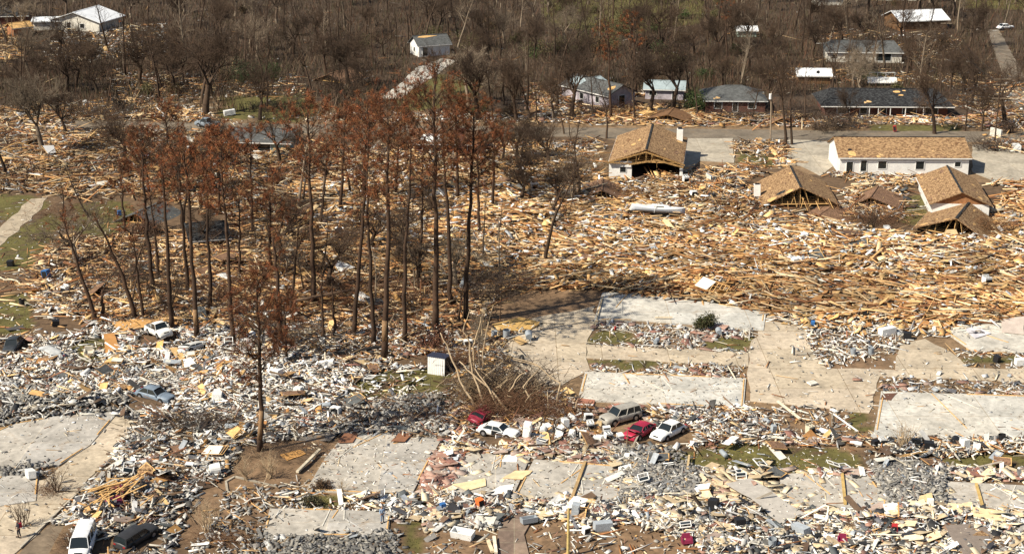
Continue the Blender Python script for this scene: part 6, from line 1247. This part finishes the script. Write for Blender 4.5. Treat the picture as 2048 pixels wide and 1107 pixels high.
while len(pts) < 950 and tries < 60000:
    tries += 1; Y = rf.uniform(316, 640); half = Y * .37 + 10; X = rf.uniform(-half, half); px, py = P(X, Y)
    if py > 240: continue
    if any((X - a) ** 2 + (Y - b) ** 2 < c * c for a, b, c in RW): continue
    if inpoly(np.array([px]), np.array([py]), [(1060, 185), (1400, 195), (2200, 215), (2200, 300), (1060, 300)])[0] and rf.random() < .62: continue
    if py > 200 and rf.random() < .45: continue
    if 745 < px < 935 and 112 < py < 225 and abs((px - 905) * .8 + (py - 118) * 1.5) < 75: continue
    if px > 1955 and 85 < py < 240 and rf.random() < .75: continue
    if 60 < px < 330 and 60 < py < 110 and rf.random() < .6: continue
    mind = 4.2 if py < 130 else 5.2
    if any((X - a) ** 2 + (Y - b) ** 2 < mind * mind for a, b, _, _ in pts): continue
    pts.append((X, Y, px, py))
pts.sort(key=lambda t_: t_[1])
FL = [(w_, lm) for w_, lm in []]
def near_lm(px, py):
    d = (LMX[:, 0] - px) ** 2 + ((LMX[:, 1] - py) * 1.6) ** 2; d[LMX[:, 1] > 320] += 1e6; k = int(np.argmin(d)); dx, dy = px - LMX[k, 0], (py - LMX[k, 1]) * 1.6
    return k, ("to the right of" if dx > 0 else "to the left of") if abs(dx) > abs(dy) else ("in front of" if dy > 0 else "behind"), d[k]
NI = 250; bk = {}
for i, (X, Y, px, py) in enumerate(pts[:NI]):
    kd = 'oak' if rf.random() < (.38 if py > 90 else .25) else 'slim'; h_ = rf.uniform(8, 13) if kd == 'oak' else rf.uniform(11, 19); pale = rf.random() < .16
    o = bare_tree(px, py, h_, kd, pale, "x", wide=rf.uniform(.85, 1.25) * (1.2 if kd == 'slim' else 1)); o.rotation_euler = (rf.gauss(0, .06), rf.gauss(0, .07), rf.uniform(0, 6.28))
    k, rel, dd = near_lm(px, py); bk.setdefault((kd, pale, rel, k), []).append((dd, o))
for (kd, pale, rel, k), li in bk.items():
    li.sort(key=lambda t_: t_[0]); base = f"{'pale' if pale else 'dark'} {'spreading' if kd == 'oak' else 'slender'} bare tree"
    for i, (_, o) in enumerate(li):
        if len(li) == 1: s_ = f"{base} {rel} the {LM[k][2]}"
        elif i < 9: s_ = f"{ORD[i]} {base} {rel} the {LM[k][2]}"
        else: s_ = f"{base} far off {rel} the {LM[k][2]}"
        o["label"] = " ".join(s_.split()[:16]); o["group"] = "bare trees of the wood"
allseg = []
for X, Y, px, py in pts[NI:]:
    kd = 'oak' if rf.random() < .3 else 'slim'; lo, hi = rf.choice(LITE[kd]); A = np.array(lo + hi); h_ = rf.uniform(9, 16); a = rf.uniform(0, 6.28); ca, sa = math.cos(a), math.sin(a); wd = h_ * rf.uniform(.9, 1.4)
    B = A.copy()
    for o_ in (0, 3): B[:, o_] = (A[:, o_] * ca - A[:, o_ + 1] * sa) * wd + X; B[:, o_ + 1] = (A[:, o_] * sa + A[:, o_ + 1] * ca) * wd + Y; B[:, o_ + 2] = A[:, o_ + 2] * h_
    B[:, 6:8] = np.maximum(A[:, 6:8] * h_ * 1.15, .022); allseg.append(B)
M['farwood'] = mat('far_wood_bark', rough=.95, attr=True)
allseg = np.concatenate(allseg); cc = np.array((.065, .045, .032)) * rng.uniform(.6, 1.5, (len(allseg), 1)); k_ = rng.random(len(allseg)) < .16; cc[k_] = np.array((.24, .19, .14)) * rng.uniform(.7, 1.2, (k_.sum(), 1))
o = link(bpy.data.objects.new('far_woodland', seg_mesh('far_woodland', allseg, M['farwood'], 3, np.repeat(cc, 6, 0)))); tag(o, "far wood of bare grey-brown trees reading as one mass", "woodland", kind="stuff")

# understorey: thin upright and leaning stems and dead leaves, as countless as grass
def blades(name, polys, n, hlo, hhi, pal, wlo, whi, lean, label, cat, pixel=True, zmin=0):
    pa = np.concatenate([np.array(p_, float) for p_ in polys]); x0, x1, a0, a1 = pa[:, 0].min(), pa[:, 0].max(), pa[:, 1].min(), pa[:, 1].max()
    px = rng.uniform(x0, x1, n * 3); py = rng.uniform(a0, a1, n * 3); k = np.zeros(n * 3, bool)
    for p_ in polys: k |= inpoly(px, py, p_)
    px, py = px[k][:n], py[k][:n]; X, Y = Gn(px, py); ok = fbm(X * .12 + 33, Y * .12) + rng.random(len(X)) * .5 > .55
    for a, b, c in RW: ok &= (X - a) ** 2 + (Y - b) ** 2 > (c * .85) ** 2
    for p_ in PAVED + [[(760, 198), (802, 197), (848, 165), (915, 122), (885, 117), (830, 138), (800, 168)], [(1975, 60), (1998, 60), (2060, 175), (2120, 262), (2040, 262), (2015, 175), (1985, 95)]]: gx_, gy_ = P(X, Y); ok &= ~inpoly(gx_, gy_, p_)
    X, Y = X[ok], Y[ok]; m = len(X); h_ = rng.uniform(hlo, hhi, m) ** 1.0; a = rng.uniform(0, 6.28, m); l = rng.normal(0, lean, m); w_ = rng.uniform(wlo, whi, m); b = rng.uniform(0, 6.28, m)
    V = np.empty((m, 3, 3)); V[:, 0] = np.column_stack([X - np.cos(b) * w_, Y - np.sin(b) * w_, np.full(m, zmin)]); V[:, 1] = np.column_stack([X + np.cos(b) * w_, Y + np.sin(b) * w_, np.full(m, zmin)])
    V[:, 2] = np.column_stack([X + np.cos(a) * l * h_, Y + np.sin(a) * l * h_, h_]); c = np.array(pal)[rng.integers(0, len(pal), m)] * rng.uniform(.6, 1.3, (m, 1))
    tag(mesh_obj(name, V.reshape(-1, 3), np.arange(m * 3).reshape(-1, 3), np.repeat(c, 3, 0), M['litter']), label, cat, kind="stuff")
blades('undergrowth', [[(-300, -80), (2400, -80), (2400, 175), (1060, 200), (700, 225), (430, 225), (250, 235), (-300, 245)]], 150000, .4, 3.4, [(.075, .048, .03), (.11, .07, .042), (.05, .035, .022), (.14, .10, .065), (.10, .045, .025), (.06, .055, .025)], .03, .09, .6, "tangled brown undergrowth and saplings across the wood", "undergrowth")
blades('undergrowth', [[(1060, 190), (2200, 215), (2200, 255), (1060, 245)]], 9000, .3, 1.8, [(.10, .06, .04), (.14, .08, .05), (.10, .05, .03)], .03, .08, .8, "low dead brush in front of the houses beyond the road", "undergrowth")
blades('grass_tufts', [[(p_[0], p_[1]) for p_ in g] for g in GRASS], 26000, .08, .30, [(.09, .082, .024), (.12, .10, .032), (.07, .07, .02), (.17, .13, .055)], .02, .05, .5, "short patchy green grass on the lots", "grass")

def leafball(name, x, y, rx, h_, n, pal, label, cat="bush", group=None, leaf=.16, z0=0, root=None, stems=True):
    """leaf-sized faces spread through an uneven crown on a few stems"""
    q = G(x, y); rt = root or empty(name, (q.x, q.y, 0), R.uniform(0, 6.28), label, cat, group)
    c = rng.normal(0, .5, (9, 3)); k = rng.integers(0, 9, n); p = c[k] * .75 + rng.normal(0, .26, (n, 3)); p[:, 2] = np.abs(p[:, 2] + .55)
    p = p * np.array([rx, rx, h_ * .8]); d1 = rng.normal(0, 1, (n, 3)); d1 /= np.linalg.norm(d1, axis=1)[:, None]; d2 = rng.normal(0, 1, (n, 3)); d2 /= np.linalg.norm(d2, axis=1)[:, None]
    V = np.stack([p, p + d1 * leaf, p + d2 * leaf], 1); cc = np.array(pal)[(k + rng.integers(0, 2, n)) % len(pal)] * rng.uniform(.6, 1.3, (n, 1))
    mesh_obj('leaves', V.reshape(-1, 3), np.arange(n * 3).reshape(-1, 3), np.repeat(cc, 3, 0), M['leaf'], rt)
    if stems:
        s_ = []; r = random.Random(int(x))
        for _ in range(6): grow(r, Vector((0, 0, 0)), rdir(r, Vector((0, 0, 1)), .6), h_ * .5, .05, 1, [(0, 0)] and s_ if False else s_, .02, .2)
        link(bpy.data.objects.new('stems', seg_mesh('stems', [v[1] for v in s_], M['bark'], 3)), rt)
    return rt
GR = [(.045, .07, .02), (.06, .085, .025), (.03, .05, .018)]; DG = [(.02, .035, .012), (.03, .045, .015)]; BR = [(.10, .07, .03), (.07, .05, .025), (.12, .06, .03)]; OL = [(.09, .085, .03), (.07, .07, .025), (.11, .09, .04)]
BU = [(1405, 656, 1.6, 1.5, 2600, [(.08, .07, .03), (.05, .06, .02)], "dark green bush on the long bleached slab"), (500, 165, 4.2, 4.5, 3500, DG, "dark evergreen bush in the wood at centre left"), (545, 160, 2.6, 3.0, 2000, GR, "lighter green bush right of the dark evergreen one"), (645, 978, .8, 1.2, 2200, [(.12, .075, .045), (.09, .055, .03)], "round brown clipped shrub on the stained slab's near edge"),
      (628, 1012, 1.1, 1.0, 2000, [(.05, .045, .025), (.07, .06, .03)], "dark round shrub below the brown clipped one"), (1392, 222, 3.0, 4.2, 3000, GR, "green shrub left of the hip-roofed brick house"), (235, 222, 2.6, 3.0, 1600, [(.012, .012, .012), (.02, .02, .016)], "black-green bush at the roadside at upper left"), (1745, 212 - 50, 3, 2.5, 1200, GR, "green shrub behind the white flatbed"),
      (870, 700, 2.0, 2.2, 2600, [(.13, .05, .03), (.09, .04, .025), (.16, .07, .04)], "rust-brown bush at the foot of the tall pines"), (955, 225, 2.4, 2.0, 1200, GR, "green shrub under the leaning gnarled oak"), (1345, 130, 3.4, 3, 1400, OL, "olive shrub in the wood above the lilac outbuilding"), (1020, 232, 2.6, 2.4, 1300, BR, "brown shrub at the foot of the centre oak"), (610, 265 - 50, 2, 2, 900, OL, "olive shrub on the verge above the green house"),
      (2018, 268, 2.2, 2.2, 1500, [(.08, .05, .035), (.05, .035, .025)], "brown brush clump beside the cross-armed pole"), (1650, 262, 2.8, 2.6, 2000, [(.07, .05, .035), (.09, .06, .04)], "grey-brown brush heap in front of the long brick house"), (330, 385, 2.4, 2.0, 1200, OL, "olive brush behind the left pines"), (290, 470, 2.8, 2.4, 2200, [(.12, .055, .03), (.08, .045, .03)], "rust-brown brush among the leaning pine trunks")]
for a in BU: leafball('bush', *a[:6], a[6], leaf=.22 if a[2] > 1.5 else .14)
rb = random.Random(9)
for i in range(46):
    x, y = rb.uniform(0, 2048), rb.uniform(5, 200)
    if rb.random() < .5: x, y = rb.uniform(1020, 1500), rb.uniform(0, 110)
    X, Y = G(x, y).xy
    if any((X - a) ** 2 + (Y - b) ** 2 < (c + 3) ** 2 for a, b, c in RW): continue
    k, rel, _ = near_lm(x, y); pal, w_ = ((OL, "olive-green"), (GR, "green"), (BR, "brown"))[rb.choice((0, 0, 1, 2, 2)) if x > 1000 else rb.choice((0, 2, 2))]
    sz = rb.uniform(1.6, 3.6); leafball('bush', x, y, sz, sz * 1.2, 800, pal, f"{'small' if sz < 2.2 else 'large' if sz > 3 else 'mid-sized'} {w_} shrub in the wood {rel} the {LM[k][2]}", group="shrubs scattered in the wood", leaf=.3, stems=True)

# ---------------------------------------------------------------- pines with dead rust needles
RUST = np.array([(.22, .070, .026), (.26, .095, .035), (.15, .048, .02), (.11, .046, .02), (.19, .095, .04), (.12, .05, .022)])
def tufts(P_, D_, per, ln, wd):
    n = len(P_) * per; p = np.repeat(P_, per, 0) + rng.normal(0, .09, (n, 3)); d = np.repeat(D_, per, 0) * .7 + rng.normal(0, .75, (n, 3)); d /= np.linalg.norm(d, axis=1)[:, None]
    s = np.cross(d, rng.normal(0, 1, (n, 3))); s /= np.linalg.norm(s, axis=1)[:, None]; L = rng.uniform(.6, 1.2, (n, 1)) * ln
    V = np.stack([p - s * wd, p + s * wd, p + d * L], 1); c = np.repeat(RUST[rng.integers(0, 6, len(P_))] * rng.uniform(.55, 1.35, (len(P_), 1)), per, 0) * rng.uniform(.8, 1.2, (n, 1))
    return V.reshape(-1, 3), np.repeat(c, 3, 0)
def pine(bx, by, tx, ty, cf, Rc, nb, r0, label, dens=1.0, bend=.0, green=False):
    q = G(bx, by); s = S(by); h_ = (by - ty) / s / .93; lean = (tx - bx) / s * (1 - .0) + (bx - CX) / s * 0
    # the picture widens upward: a plumb trunk already leans outward, so take that off
    v = G(bx, by); pxt, _ = P(v.x, v.y, h_); lean = (tx - pxt) / s
    r = random.Random(int(bx * 3 + by)); root = empty('pine_tree', (q.x, q.y, 0), 0, label, "pine", "storm-killed pines")
    h_ = h_ - Rc * .30 if nb > 8 else h_; n = 12; pts = []; wob = [r.gauss(0, .10) for _ in range(n + 1)]
    for i in range(n + 1): t_ = i / n; pts.append(Vector((lean * t_ + bend * math.sin(math.pi * t_) + wob[i] * .8, wob[n - i] * .8 * t_, h_ * t_)))
    mb = MB(); mb.tube(pts, [max(r0 * 1.4 * (1.25 if i == 0 else 1 - .72 * i / n), .07) for i in range(n + 1)], 8); mb.build('trunk', M['pinebark'], root, True)
    if (int(bx), int(by)) in ((520, 905), (396, 680), (768, 720)):
        i0, i1 = (1, 2) if bx != 520 else (1, 3); st_ = MB(); st_.tube([pts[i] + Vector((-.035, -.03, 0)) for i in range(i0, i1 + 1)], [r0 * 1.4 * (1 - .72 * i / n) for i in range(i0, i1 + 1)], 8); st_.build('stripped_bark', M['strippedpine'], root, True)
    segs = []; TP = []; TD = []
    def at(t_): i = min(int(t_ * n), n - 1); return pts[i].lerp(pts[i + 1], t_ * n - i)
    for k in range(nb):
        t_ = 1 - cf + cf * (k + r.random()) / nb; p = at(t_); a = r.uniform(0, 6.28); u = (t_ - (1 - cf)) / cf
        L = 1.15 * Rc * (.55 + .6 * math.sin(math.pi * min(1, u * .8 + .15))) * r.uniform(.6, 1.15); d = Vector((math.cos(a), math.sin(a), r.uniform(.1, .7) + u * .5)).normalized(); rad = .06 * (1.3 - u * .5)
        for j in range(4):
            d = (rdir(r, d, .2) + Vector((0, 0, .10))).normalized(); p2 = p + d * L / 4; segs.append((*p, *p2, rad, rad * .75)); rad *= .75; p = p2
            if j > 0:
                for _ in range(2):
                    e = rdir(r, d, r.uniform(.4, 1.0)); p3 = p + e * L * r.uniform(.18, .34); segs.append((*p, *p3, rad * .6, .012))
                    if r.random() < dens: TP.append(p3); TD.append(e)
                    if r.random() < dens * .8: TP.append(p.lerp(p3, .6)); TD.append(e)
        if r.random() < dens: TP.append(p); TD.append(d)
    for k in range(10):       # snapped dead stubs lower down
        t_ = r.uniform(.25, 1 - cf * .9); p = at(t_); d = rdir(r, Vector((0, 0, 1)), r.uniform(1.0, 1.6)); L = r.uniform(.3, 1.6); segs.append((*p, *(p + d * L), .03, .012))
    cw = link(bpy.data.objects.new('crown', seg_mesh('crown', segs, M['bark'], 3)), root)
    if TP:
        V, c = tufts(np.array([tuple(v) for v in TP]), np.array([tuple(v) for v in TD]), 15, .50, .03)
        mesh_obj('needles', V, np.arange(len(V)).reshape(-1, 3), c, M['needles'], cw)
PN = [(195, 645, 122, 425, .30, 2.6, 14, .22, "leftmost leaning pine with a thin crown", .25, 0), (272, 640, 188, 425, .35, 3.0, 18, .24, "second leaning pine from the left with bare limbs", .2, .5), (207, 640, 204, 580, .1, .6, 2, .24, "short snapped trunk between the two leaning pines", 0, 0), (305, 585, 282, 300, .40, 2.6, 20, .24, "straight pine right of the two leaning ones", .35, 0),
      (288, 640, 262, 450, .3, 2.0, 12, .16, "thin pine just right of the second leaning one", .3, 0), (343, 662, 322, 320, .35, 2.8, 20, .24, "pine standing directly behind the white pickup", .45, 0), (396, 680, 368, 300, .34, 3.0, 24, .24, "straight pine just right of the white pickup", .6, 0), (376, 590, 352, 300, .35, 2.6, 22, .2, "slender pine between the pickup's two pines", .5, 0),
      (422, 622, 410, 330, .35, 2.5, 20, .2, "pine behind the crushed pale car", .6, 0), (466, 692, 440, 300, .32, 3.2, 30, .22, "pine left of the rust-red front pine", .9, 0), (562, 700, 546, 480, .2, 1.8, 8, .28, "thick dark trunk right of the rust-red front pine", .3, .2), (578, 640, 600, 440, .3, 2.0, 12, .18, "crooked pine right of the thick dark trunk", .2, 0), (628, 612, 614, 232, .34, 4.6, 46, .26, "tall pine with umbrella-shaped rust crown", 1.0, 0),
      (648, 690, 643, 545, .1, .8, 3, .14, "first short snag right of the umbrella pine", 0, 0), (670, 685, 664, 555, .1, .8, 3, .15, "second short snag right of the umbrella pine", 0, 0), (707, 680, 737, 250, .30, 2.6, 24, .22, "pine whose trunk slants right behind the forked one", .8, 0), (747, 692, 733, 340, .3, 2.2, 18, .22, "dark pine just left of the forked pine", .5, 0),
      (768, 720, 772, 228, .38, 3.8, 40, .28, "forked dark pine with a wide red-brown crown", .9, .3), (808, 690, 822, 290, .32, 2.8, 24, .22, "pine right of the forked dark pine", .6, -.2), (872, 660, 869, 195, .36, 4.8, 52, .30, "tallest pine with the broadest red crown", 1.0, 0), (903, 612, 882, 250, .34, 3.0, 26, .24, "pine just right of the tallest one", .7, .2), (930, 645, 948, 235, .38, 3.6, 40, .26, "rightmost big pine with drooping orange crown", 1.0, 0),
      (957, 472, 955, 290, .3, 2.0, 16, .2, "shorter pine behind the rightmost big one", .5, 0), (520, 905, 514, 545, .62, 3.0, 58, .21, "lone rust-red pine in the mud at front left", .62, .1), (575, 730, 566, 600, .85, 2.2, 26, .14, "low rust-red pine sapling behind the lone front pine", 1.0, 0), (338, 345, 330, 222, .5, 3.2, 30, .2, "rust-crowned pine above the splintered wood", 1.0, 0), (300, 400, 282, 262, .5, 3.0, 26, .2, "rust-crowned pine at the left of the grove", .9, 0),
      (440, 430, 432, 265, .5, 3.0, 30, .2, "rust-crowned pine in front of the far pickup", 1.0, 0), (505, 470, 500, 270, .4, 2.6, 24, .18, "rust-crowned pine in front of the green house", .8, 0), (540, 560, 538, 370, .4, 3.0, 28, .2, "red-brown pine left of the umbrella pine", .8, 0), (680, 420, 690, 232, .45, 3.0, 30, .2, "red pine beyond the umbrella pine", .9, 0), (725, 400, 735, 215, .5, 3.4, 36, .22, "red pine behind the forked one", 1.0, 0),
      (790, 400, 800, 230, .5, 3.0, 30, .2, "red pine left of the white-walled wreck", .9, 0), (915, 400, 912, 215, .5, 3.4, 38, .22, "orange-red pine in front of the white-walled wreck", 1.0, 0), (985, 420, 990, 262, .45, 3.2, 30, .2, "brown-red pine at the right end of the grove", .7, 0), (640, 460, 655, 300, .4, 2.4, 20, .18, "small red pine under the umbrella crown", .9, 0), (365, 470, 380, 290, .4, 2.6, 22, .18, "thin red pine behind the straight ones", .8, 0),
      (250, 470, 240, 330, .4, 2.4, 18, .17, "thin red-topped pine by the grassy lot", .6, 0), (1222, 240, 1216, 62, .4, 2.6, 26, .22, "tall brown pine beside the lilac house", .5, 0), (1272, 185, 1268, 40, .4, 2.4, 22, .2, "brown-needled pine behind the lilac house", .6, 0), (250, 152, 246, 30, .2, 1.6, 8, .22, "black pine trunk in the wood at upper left", .1, 0), (811, 312, 809, 165, .12, 1.0, 4, .2, "topless black trunk above the rust crowns", 0, 0),
      (1455, 130, 1450, 10, .3, 2.0, 14, .2, "tall black trunk in the wood right of centre", .2, 0), (480, 560, 478, 395, .35, 2.2, 16, .16, "thin brown pine left of the crooked one", .5, 0), (318, 560, 300, 380, .35, 2.4, 16, .17, "slim pine among the leaning trunks", .4, 0), (840, 560, 846, 330, .3, 2.2, 16, .18, "slim pine behind the tallest one", .4, 0)]
for a in PN: pine(*a[:9], dens=a[9], bend=a[10])

# ---------------------------------------------------------------- brush heaps, uprooted trees and bare shrubs
def tangle(name, x, y, rx, ry, h_, n, m, label, cat="brush", rad=.03, L=(1, 3), col=None):
    q = G(x, y); root = empty(name, (q.x, q.y, 0), 0, label, cat); r = random.Random(int(x + y)); segs = []
    for _ in range(n):
        p = Vector((r.gauss(0, rx * .5), r.gauss(0, ry * .5), r.random() ** 1.6 * h_)); d = rdir(r, Vector((r.choice((-1, 1)) * .6, r.uniform(-.5, .5), .35)).normalized(), r.uniform(0, .8)); LL = r.uniform(*L); ra = rad * r.uniform(.5, 1.4)
        for j in range(3): d = rdir(r, d, .25); p2 = p + d * LL / 3; p2.z = max(p2.z, .03); segs.append((*p, *p2, ra, ra * .7)); ra *= .7; p = p2
    link(bpy.data.objects.new('twigs', seg_mesh('twigs', segs, m, 3)), root); return root
M['rustbrush'] = mat('rust_brush', (.13, .068, .038), .95, noise=.3); M['drybrush'] = mat('dry_brush', (.24, .17, .10), .95, noise=.3); M['darkbrush'] = mat('dark_brush', (.07, .05, .038), .95, noise=.4)
TG = [(1010, 800, 5, 4, 2.0, 110, 'barewood', "pale broken limbs strewn over the uprooted tangle", .055, (1.5, 4)), (968, 838, 2.2, 1.6, 1.9, 260, 'rustbrush', "rust-brown twigs over the dark red car", .025, (1, 2.4)), (1480, 238, 7, 3, 2.2, 420, 'darkbrush', "dark brush in front of the hip-roofed brick house", .03, (1, 3)), (1600, 240, 6, 4, 2.4, 420, 'darkbrush', "dark brush left of the long brick house", .03, (1, 3)), (1230, 228, 7, 4, 2.2, 420, 'rustbrush', "brown brush in front of the lilac house", .03, (1, 3)), (1900, 205, 7, 6, 2.4, 420, 'darkbrush', "dark brush right of the long brick house", .03, (1, 3)), (1015, 822, 5, 3.4, 1.7, 1000, 'rustbrush', "rust-brown brush tangle around the uprooted pale limbs", .03, (1, 3)), (960, 800, 4, 3, 2.0, 400, 'drybrush', "dry brush tangle behind the white sedan with open door", .03, (1, 3)), (1005, 785, 5, 3.6, 2.0, 900, 'darkbrush', "dark limb tangle at the root of the driftwood tree", .045, (1, 4)), (1100, 835, 4, 2.4, 1.6, 420, 'rustbrush', "rust-brown brush behind the row of washing machines", .025, (1, 2.4)),
      (990, 590, 5, 5, 3.0, 800, 'darkbrush', "dark brush heap right of the pine trunks", .035, (1, 3)), (905, 730, 3, 2.6, 1.6, 420, 'rustbrush', "rust-brown twigs right of the white ribbed shed", .025, (.8, 2.2)), (600, 690, 7, 5, 1.6, 700, 'darkbrush', "dark brush under the pines right of the crushed car", .03, (1, 3)), (480, 600, 9, 8, 1.8, 900, 'rustbrush', "brown fallen branches under the middle of the grove", .03, (1, 3.5)),
      (250, 560, 9, 8, 1.6, 800, 'darkbrush', "dark fallen branches under the leaning pines", .03, (1, 3.5)), (760, 600, 9, 8, 1.6, 900, 'rustbrush', "brown fallen branches under the tall pines", .03, (1, 3.5)), (390, 860, 6, 2.4, 1.2, 520, 'darkbrush', "dark flattened brush in the debris left of the front pine", .03, (1, 3)), (840, 845, 4, 2, .9, 380, 'rustbrush', "rust-brown brush right of the blue-grey rubble", .02, (.8, 2)),
      (560, 905, 6, 3, .7, 700, 'darkbrush', "dark brush mat around the front pine's foot", .02, (.6, 1.8)), (1750, 445, 6, 5, 1.8, 700, 'rustbrush', "brown brush heap between the fallen house and collapsed roof", .025, (1, 3)), (1960, 465, 5, 4, 1.6, 500, 'darkwood_', "dark splintered brush right of the collapsed roof", .04, (1, 3.4)), (1250, 398, 4, 3, 1.2, 300, 'darkwood_', "dark splinters in front of the V-shaped roof", .04, (1, 3)),
      (1150, 350, 5, 7, 2.6, 700, 'drybrush', "grey twiggy thicket left of the trussed house", .025, (1, 3)), (1690, 255, 5, 4, 2.2, 600, 'darkbrush', "dark brush pile by the road left of the charcoal roof", .03, (1, 3)), (200, 235, 8, 6, 2.0, 600, 'darkbrush', "dark brush heap at the roadside at upper left", .035, (1, 3)), (95, 985, 1.8, 1.6, .7, 300, 'rustbrush', "brown litter at the root of the leaning shrub", .015, (.4, 1.2)),
      (130, 430, 8, 6, 1.0, 400, 'rustbrush', "brown twigs on the grassy lot at the left", .02, (.8, 2.2)), (740, 480, 9, 8, 1.4, 600, 'rustbrush', "brown brush behind the tall pines", .03, (1, 3)), (440, 1085, 3, 1.6, .7, 400, 'rustbrush', "rusty twigs at the bottom edge left of centre", .018, (.5, 1.4)), (1200, 330, 6, 7, 1.2, 300, 'drybrush', "dry twigs left of the trussed house's wall", .02, (1, 2.5)),
      (150, 1090, 2, 1.5, .9, 260, 'rustbrush', "brown twigs left of the white van", .015, (.5, 1.3)), (1980, 300, 4, 3, 1.8, 300, 'darkbrush', "dark limbs at the foot of the cross-armed pole", .04, (1, 3))]
M['darkwood_'] = M['darkwood']
for x, y, rx, ry, h_, n, mk, lb, rad, L in TG: tangle('brush_heap', x, y, rx, ry, h_, n, M[mk], lb, rad=rad, L=L)
def limbs(name, x, y, paths, m, label, cat="tree"):
    q = G(x, y); root = empty(name, (q.x, q.y, 0), 0, label, cat)
    for pth, r0 in paths:
        pts = [Vector(p) for p in pth]; dense = []
        for i in range(len(pts) - 1):
            for j in range(3): dense.append(pts[i].lerp(pts[i + 1], j / 3) + Vector((R.gauss(0, .07), R.gauss(0, .07), R.gauss(0, .05))))
        dense.append(pts[-1]); n = len(dense); mb = MB(); mb.tube(dense, [r0 * (1 - .75 * i / n) for i in range(n)], 7); mb.build('limb', m, root, True)
    return root
limbs('uprooted_tree', 1000, 830, [([(-2.5, 1, .2), (-4.6, 2.5, 3.2), (-5.6, 3.5, 6.2), (-6.6, 4, 8.2)], .16), ([(-1.5, 1, .3), (-3.0, 2.6, 3.8), (-3.4, 3.6, 7.0)], .15), ([(1.2, -.4, .1), (-.6, 1, 2.2), (-3.2, 2, 4.2), (-4.5, 3, 5.2)], .17), ([(.2, 0, .2), (-1.2, 1, 2.8), (-2.8, 2.4, 4.6)], .14),
                                     ([(3.6, 1, .6), (2.6, 2, 2.6), (4.6, 3, 4.6), (1.4, 3.6, 5.2)], .11), ([(6.2, 1, .8), (6.6, 2, 3.0), (4.0, 3, 4.8), (1.4, 3.6, 5.4)], .12), ([(1.0, 1, 2.4), (2.2, 1.4, 4.2), (3.0, 1.5, 4.6)], .09), ([(5.4, 0, .2), (5.2, .6, 2.6)], .09), ([(8.0, 0, .2), (8.6, .4, 2.2), (9.4, .6, 3.2)], .08), ([(2.0, -.2, .1), (3.4, .4, 2.4)], .08)], M['barewood'], "uprooted tree of pale twisted limbs behind the white sedan")
limbs('driftwood_tree', 950, 742, [([(0, 0, 0), (-.2, 0, 3), (.6, 0, 5.6), (1.4, 0, 7.6)], .13), ([(-.6, 0, 0), (-.5, 0, 3.4), (-1.4, .2, 5.0), (-.6, .2, 7.4)], .12), ([(.9, 0, 0), (1.0, 0, 3), (1.6, .2, 6.2), (2.2, .2, 8.2)], .10), ([(-.3, 0, 3), (.8, 0, 4.6), (.7, 0, 6.8)], .08)], M['barewood'], "pale twisted trunks standing right of the ribbed shed")
limbs('root_plate', 160, 748, [([(-3.0, 1, .4), (0, 0, .8), (1.4, 0, 1.0)], .35), ([(1.2, 0, 1), (1.9, 0, 1.9)], .12), ([(1.2, 0, 1), (2.0, .3, .6)], .12), ([(1.2, 0, 1), (1.7, -.4, 1.5)], .10)], M['bark'], "fallen trunk with its dark root plate in the white drift", "fallen tree")
SH = [(112, 985, 3.4, 0, "leaning reddish shrub beside the slanting pavement"), (45, 1055, 3.0, 0, "thin shrub behind the person in black clothes"), (492, 962, 3.2, 2, "left pale shrub in the mud below the front pine"), (540, 958, 3.8, 2, "right pale shrub in the mud below the front pine"), (415, 1068, 4.0, 2, "pale fan-shaped shrub at bottom left of centre"), (505, 1090, 2.0, 0, "small brown shrub at the bottom edge beside the pale slab"),
      (150, 1107, 2.4, 0, "brown shrub left of the white van"), (1802, 900, 3.6, 2, "pale stump shrub right of the green verge"), (1696, 1068, 2.4, 1, "small reddish stump shrub in the bottom right litter"), (685, 985, 1.8, 2, "dry grass-like shrub right of the clipped one"), (1075, 800, 2.8, 2, "dry shrub beside the tan parking court"), (1895, 778, 1.4, 0, "tiny dark shrub behind the wide pale slab"), (1290, 738, 1.2, 0, "tiny shrub on the grass strip behind the slab"),
      (1745, 470, 5.0, 0, "dark twiggy shrub in front of the small brown roof"), (1095, 560, 1.5, 0, "small dark shrub below the lone slender tree"), (300, 600, 4.0, 0, "dark bare shrub among the leaning pines"), (560, 380, 5, 1, "reddish shrub below the umbrella crown"), (580, 455, 5.5, 1, "pale forked shrub left of the umbrella pine trunk"), (470, 400, 5, 0, "brown shrub in front of the green house"), (680, 520, 4, 0, "brown shrub among the tall trunks")]
SHM = [M['bark'], M['rustbrush'], M['barewood']]
shr = {}
for x, y, h_, mk, lb in SH:
    i = R.randrange(3)
    if (i, mk) not in shr: me = VAR['shrub', i][0][1].copy(); me.materials.clear(); me.materials.append(SHM[mk]); shr[i, mk] = me
    q = G(x, y); rt = empty('bare_shrub', (q.x, q.y, 0), R.uniform(0, 6.28), lb, "shrub", "bare shrubs"); rt.scale = (h_ * .8, h_ * .8, h_); link(bpy.data.objects.new('stems', shr[i, mk]), rt)
for o in bpy.data.objects:
    if o.parent is None and o.type in ('MESH', 'EMPTY') and 'kind' not in o and 'label' in o: o['kind'] = 'thing'
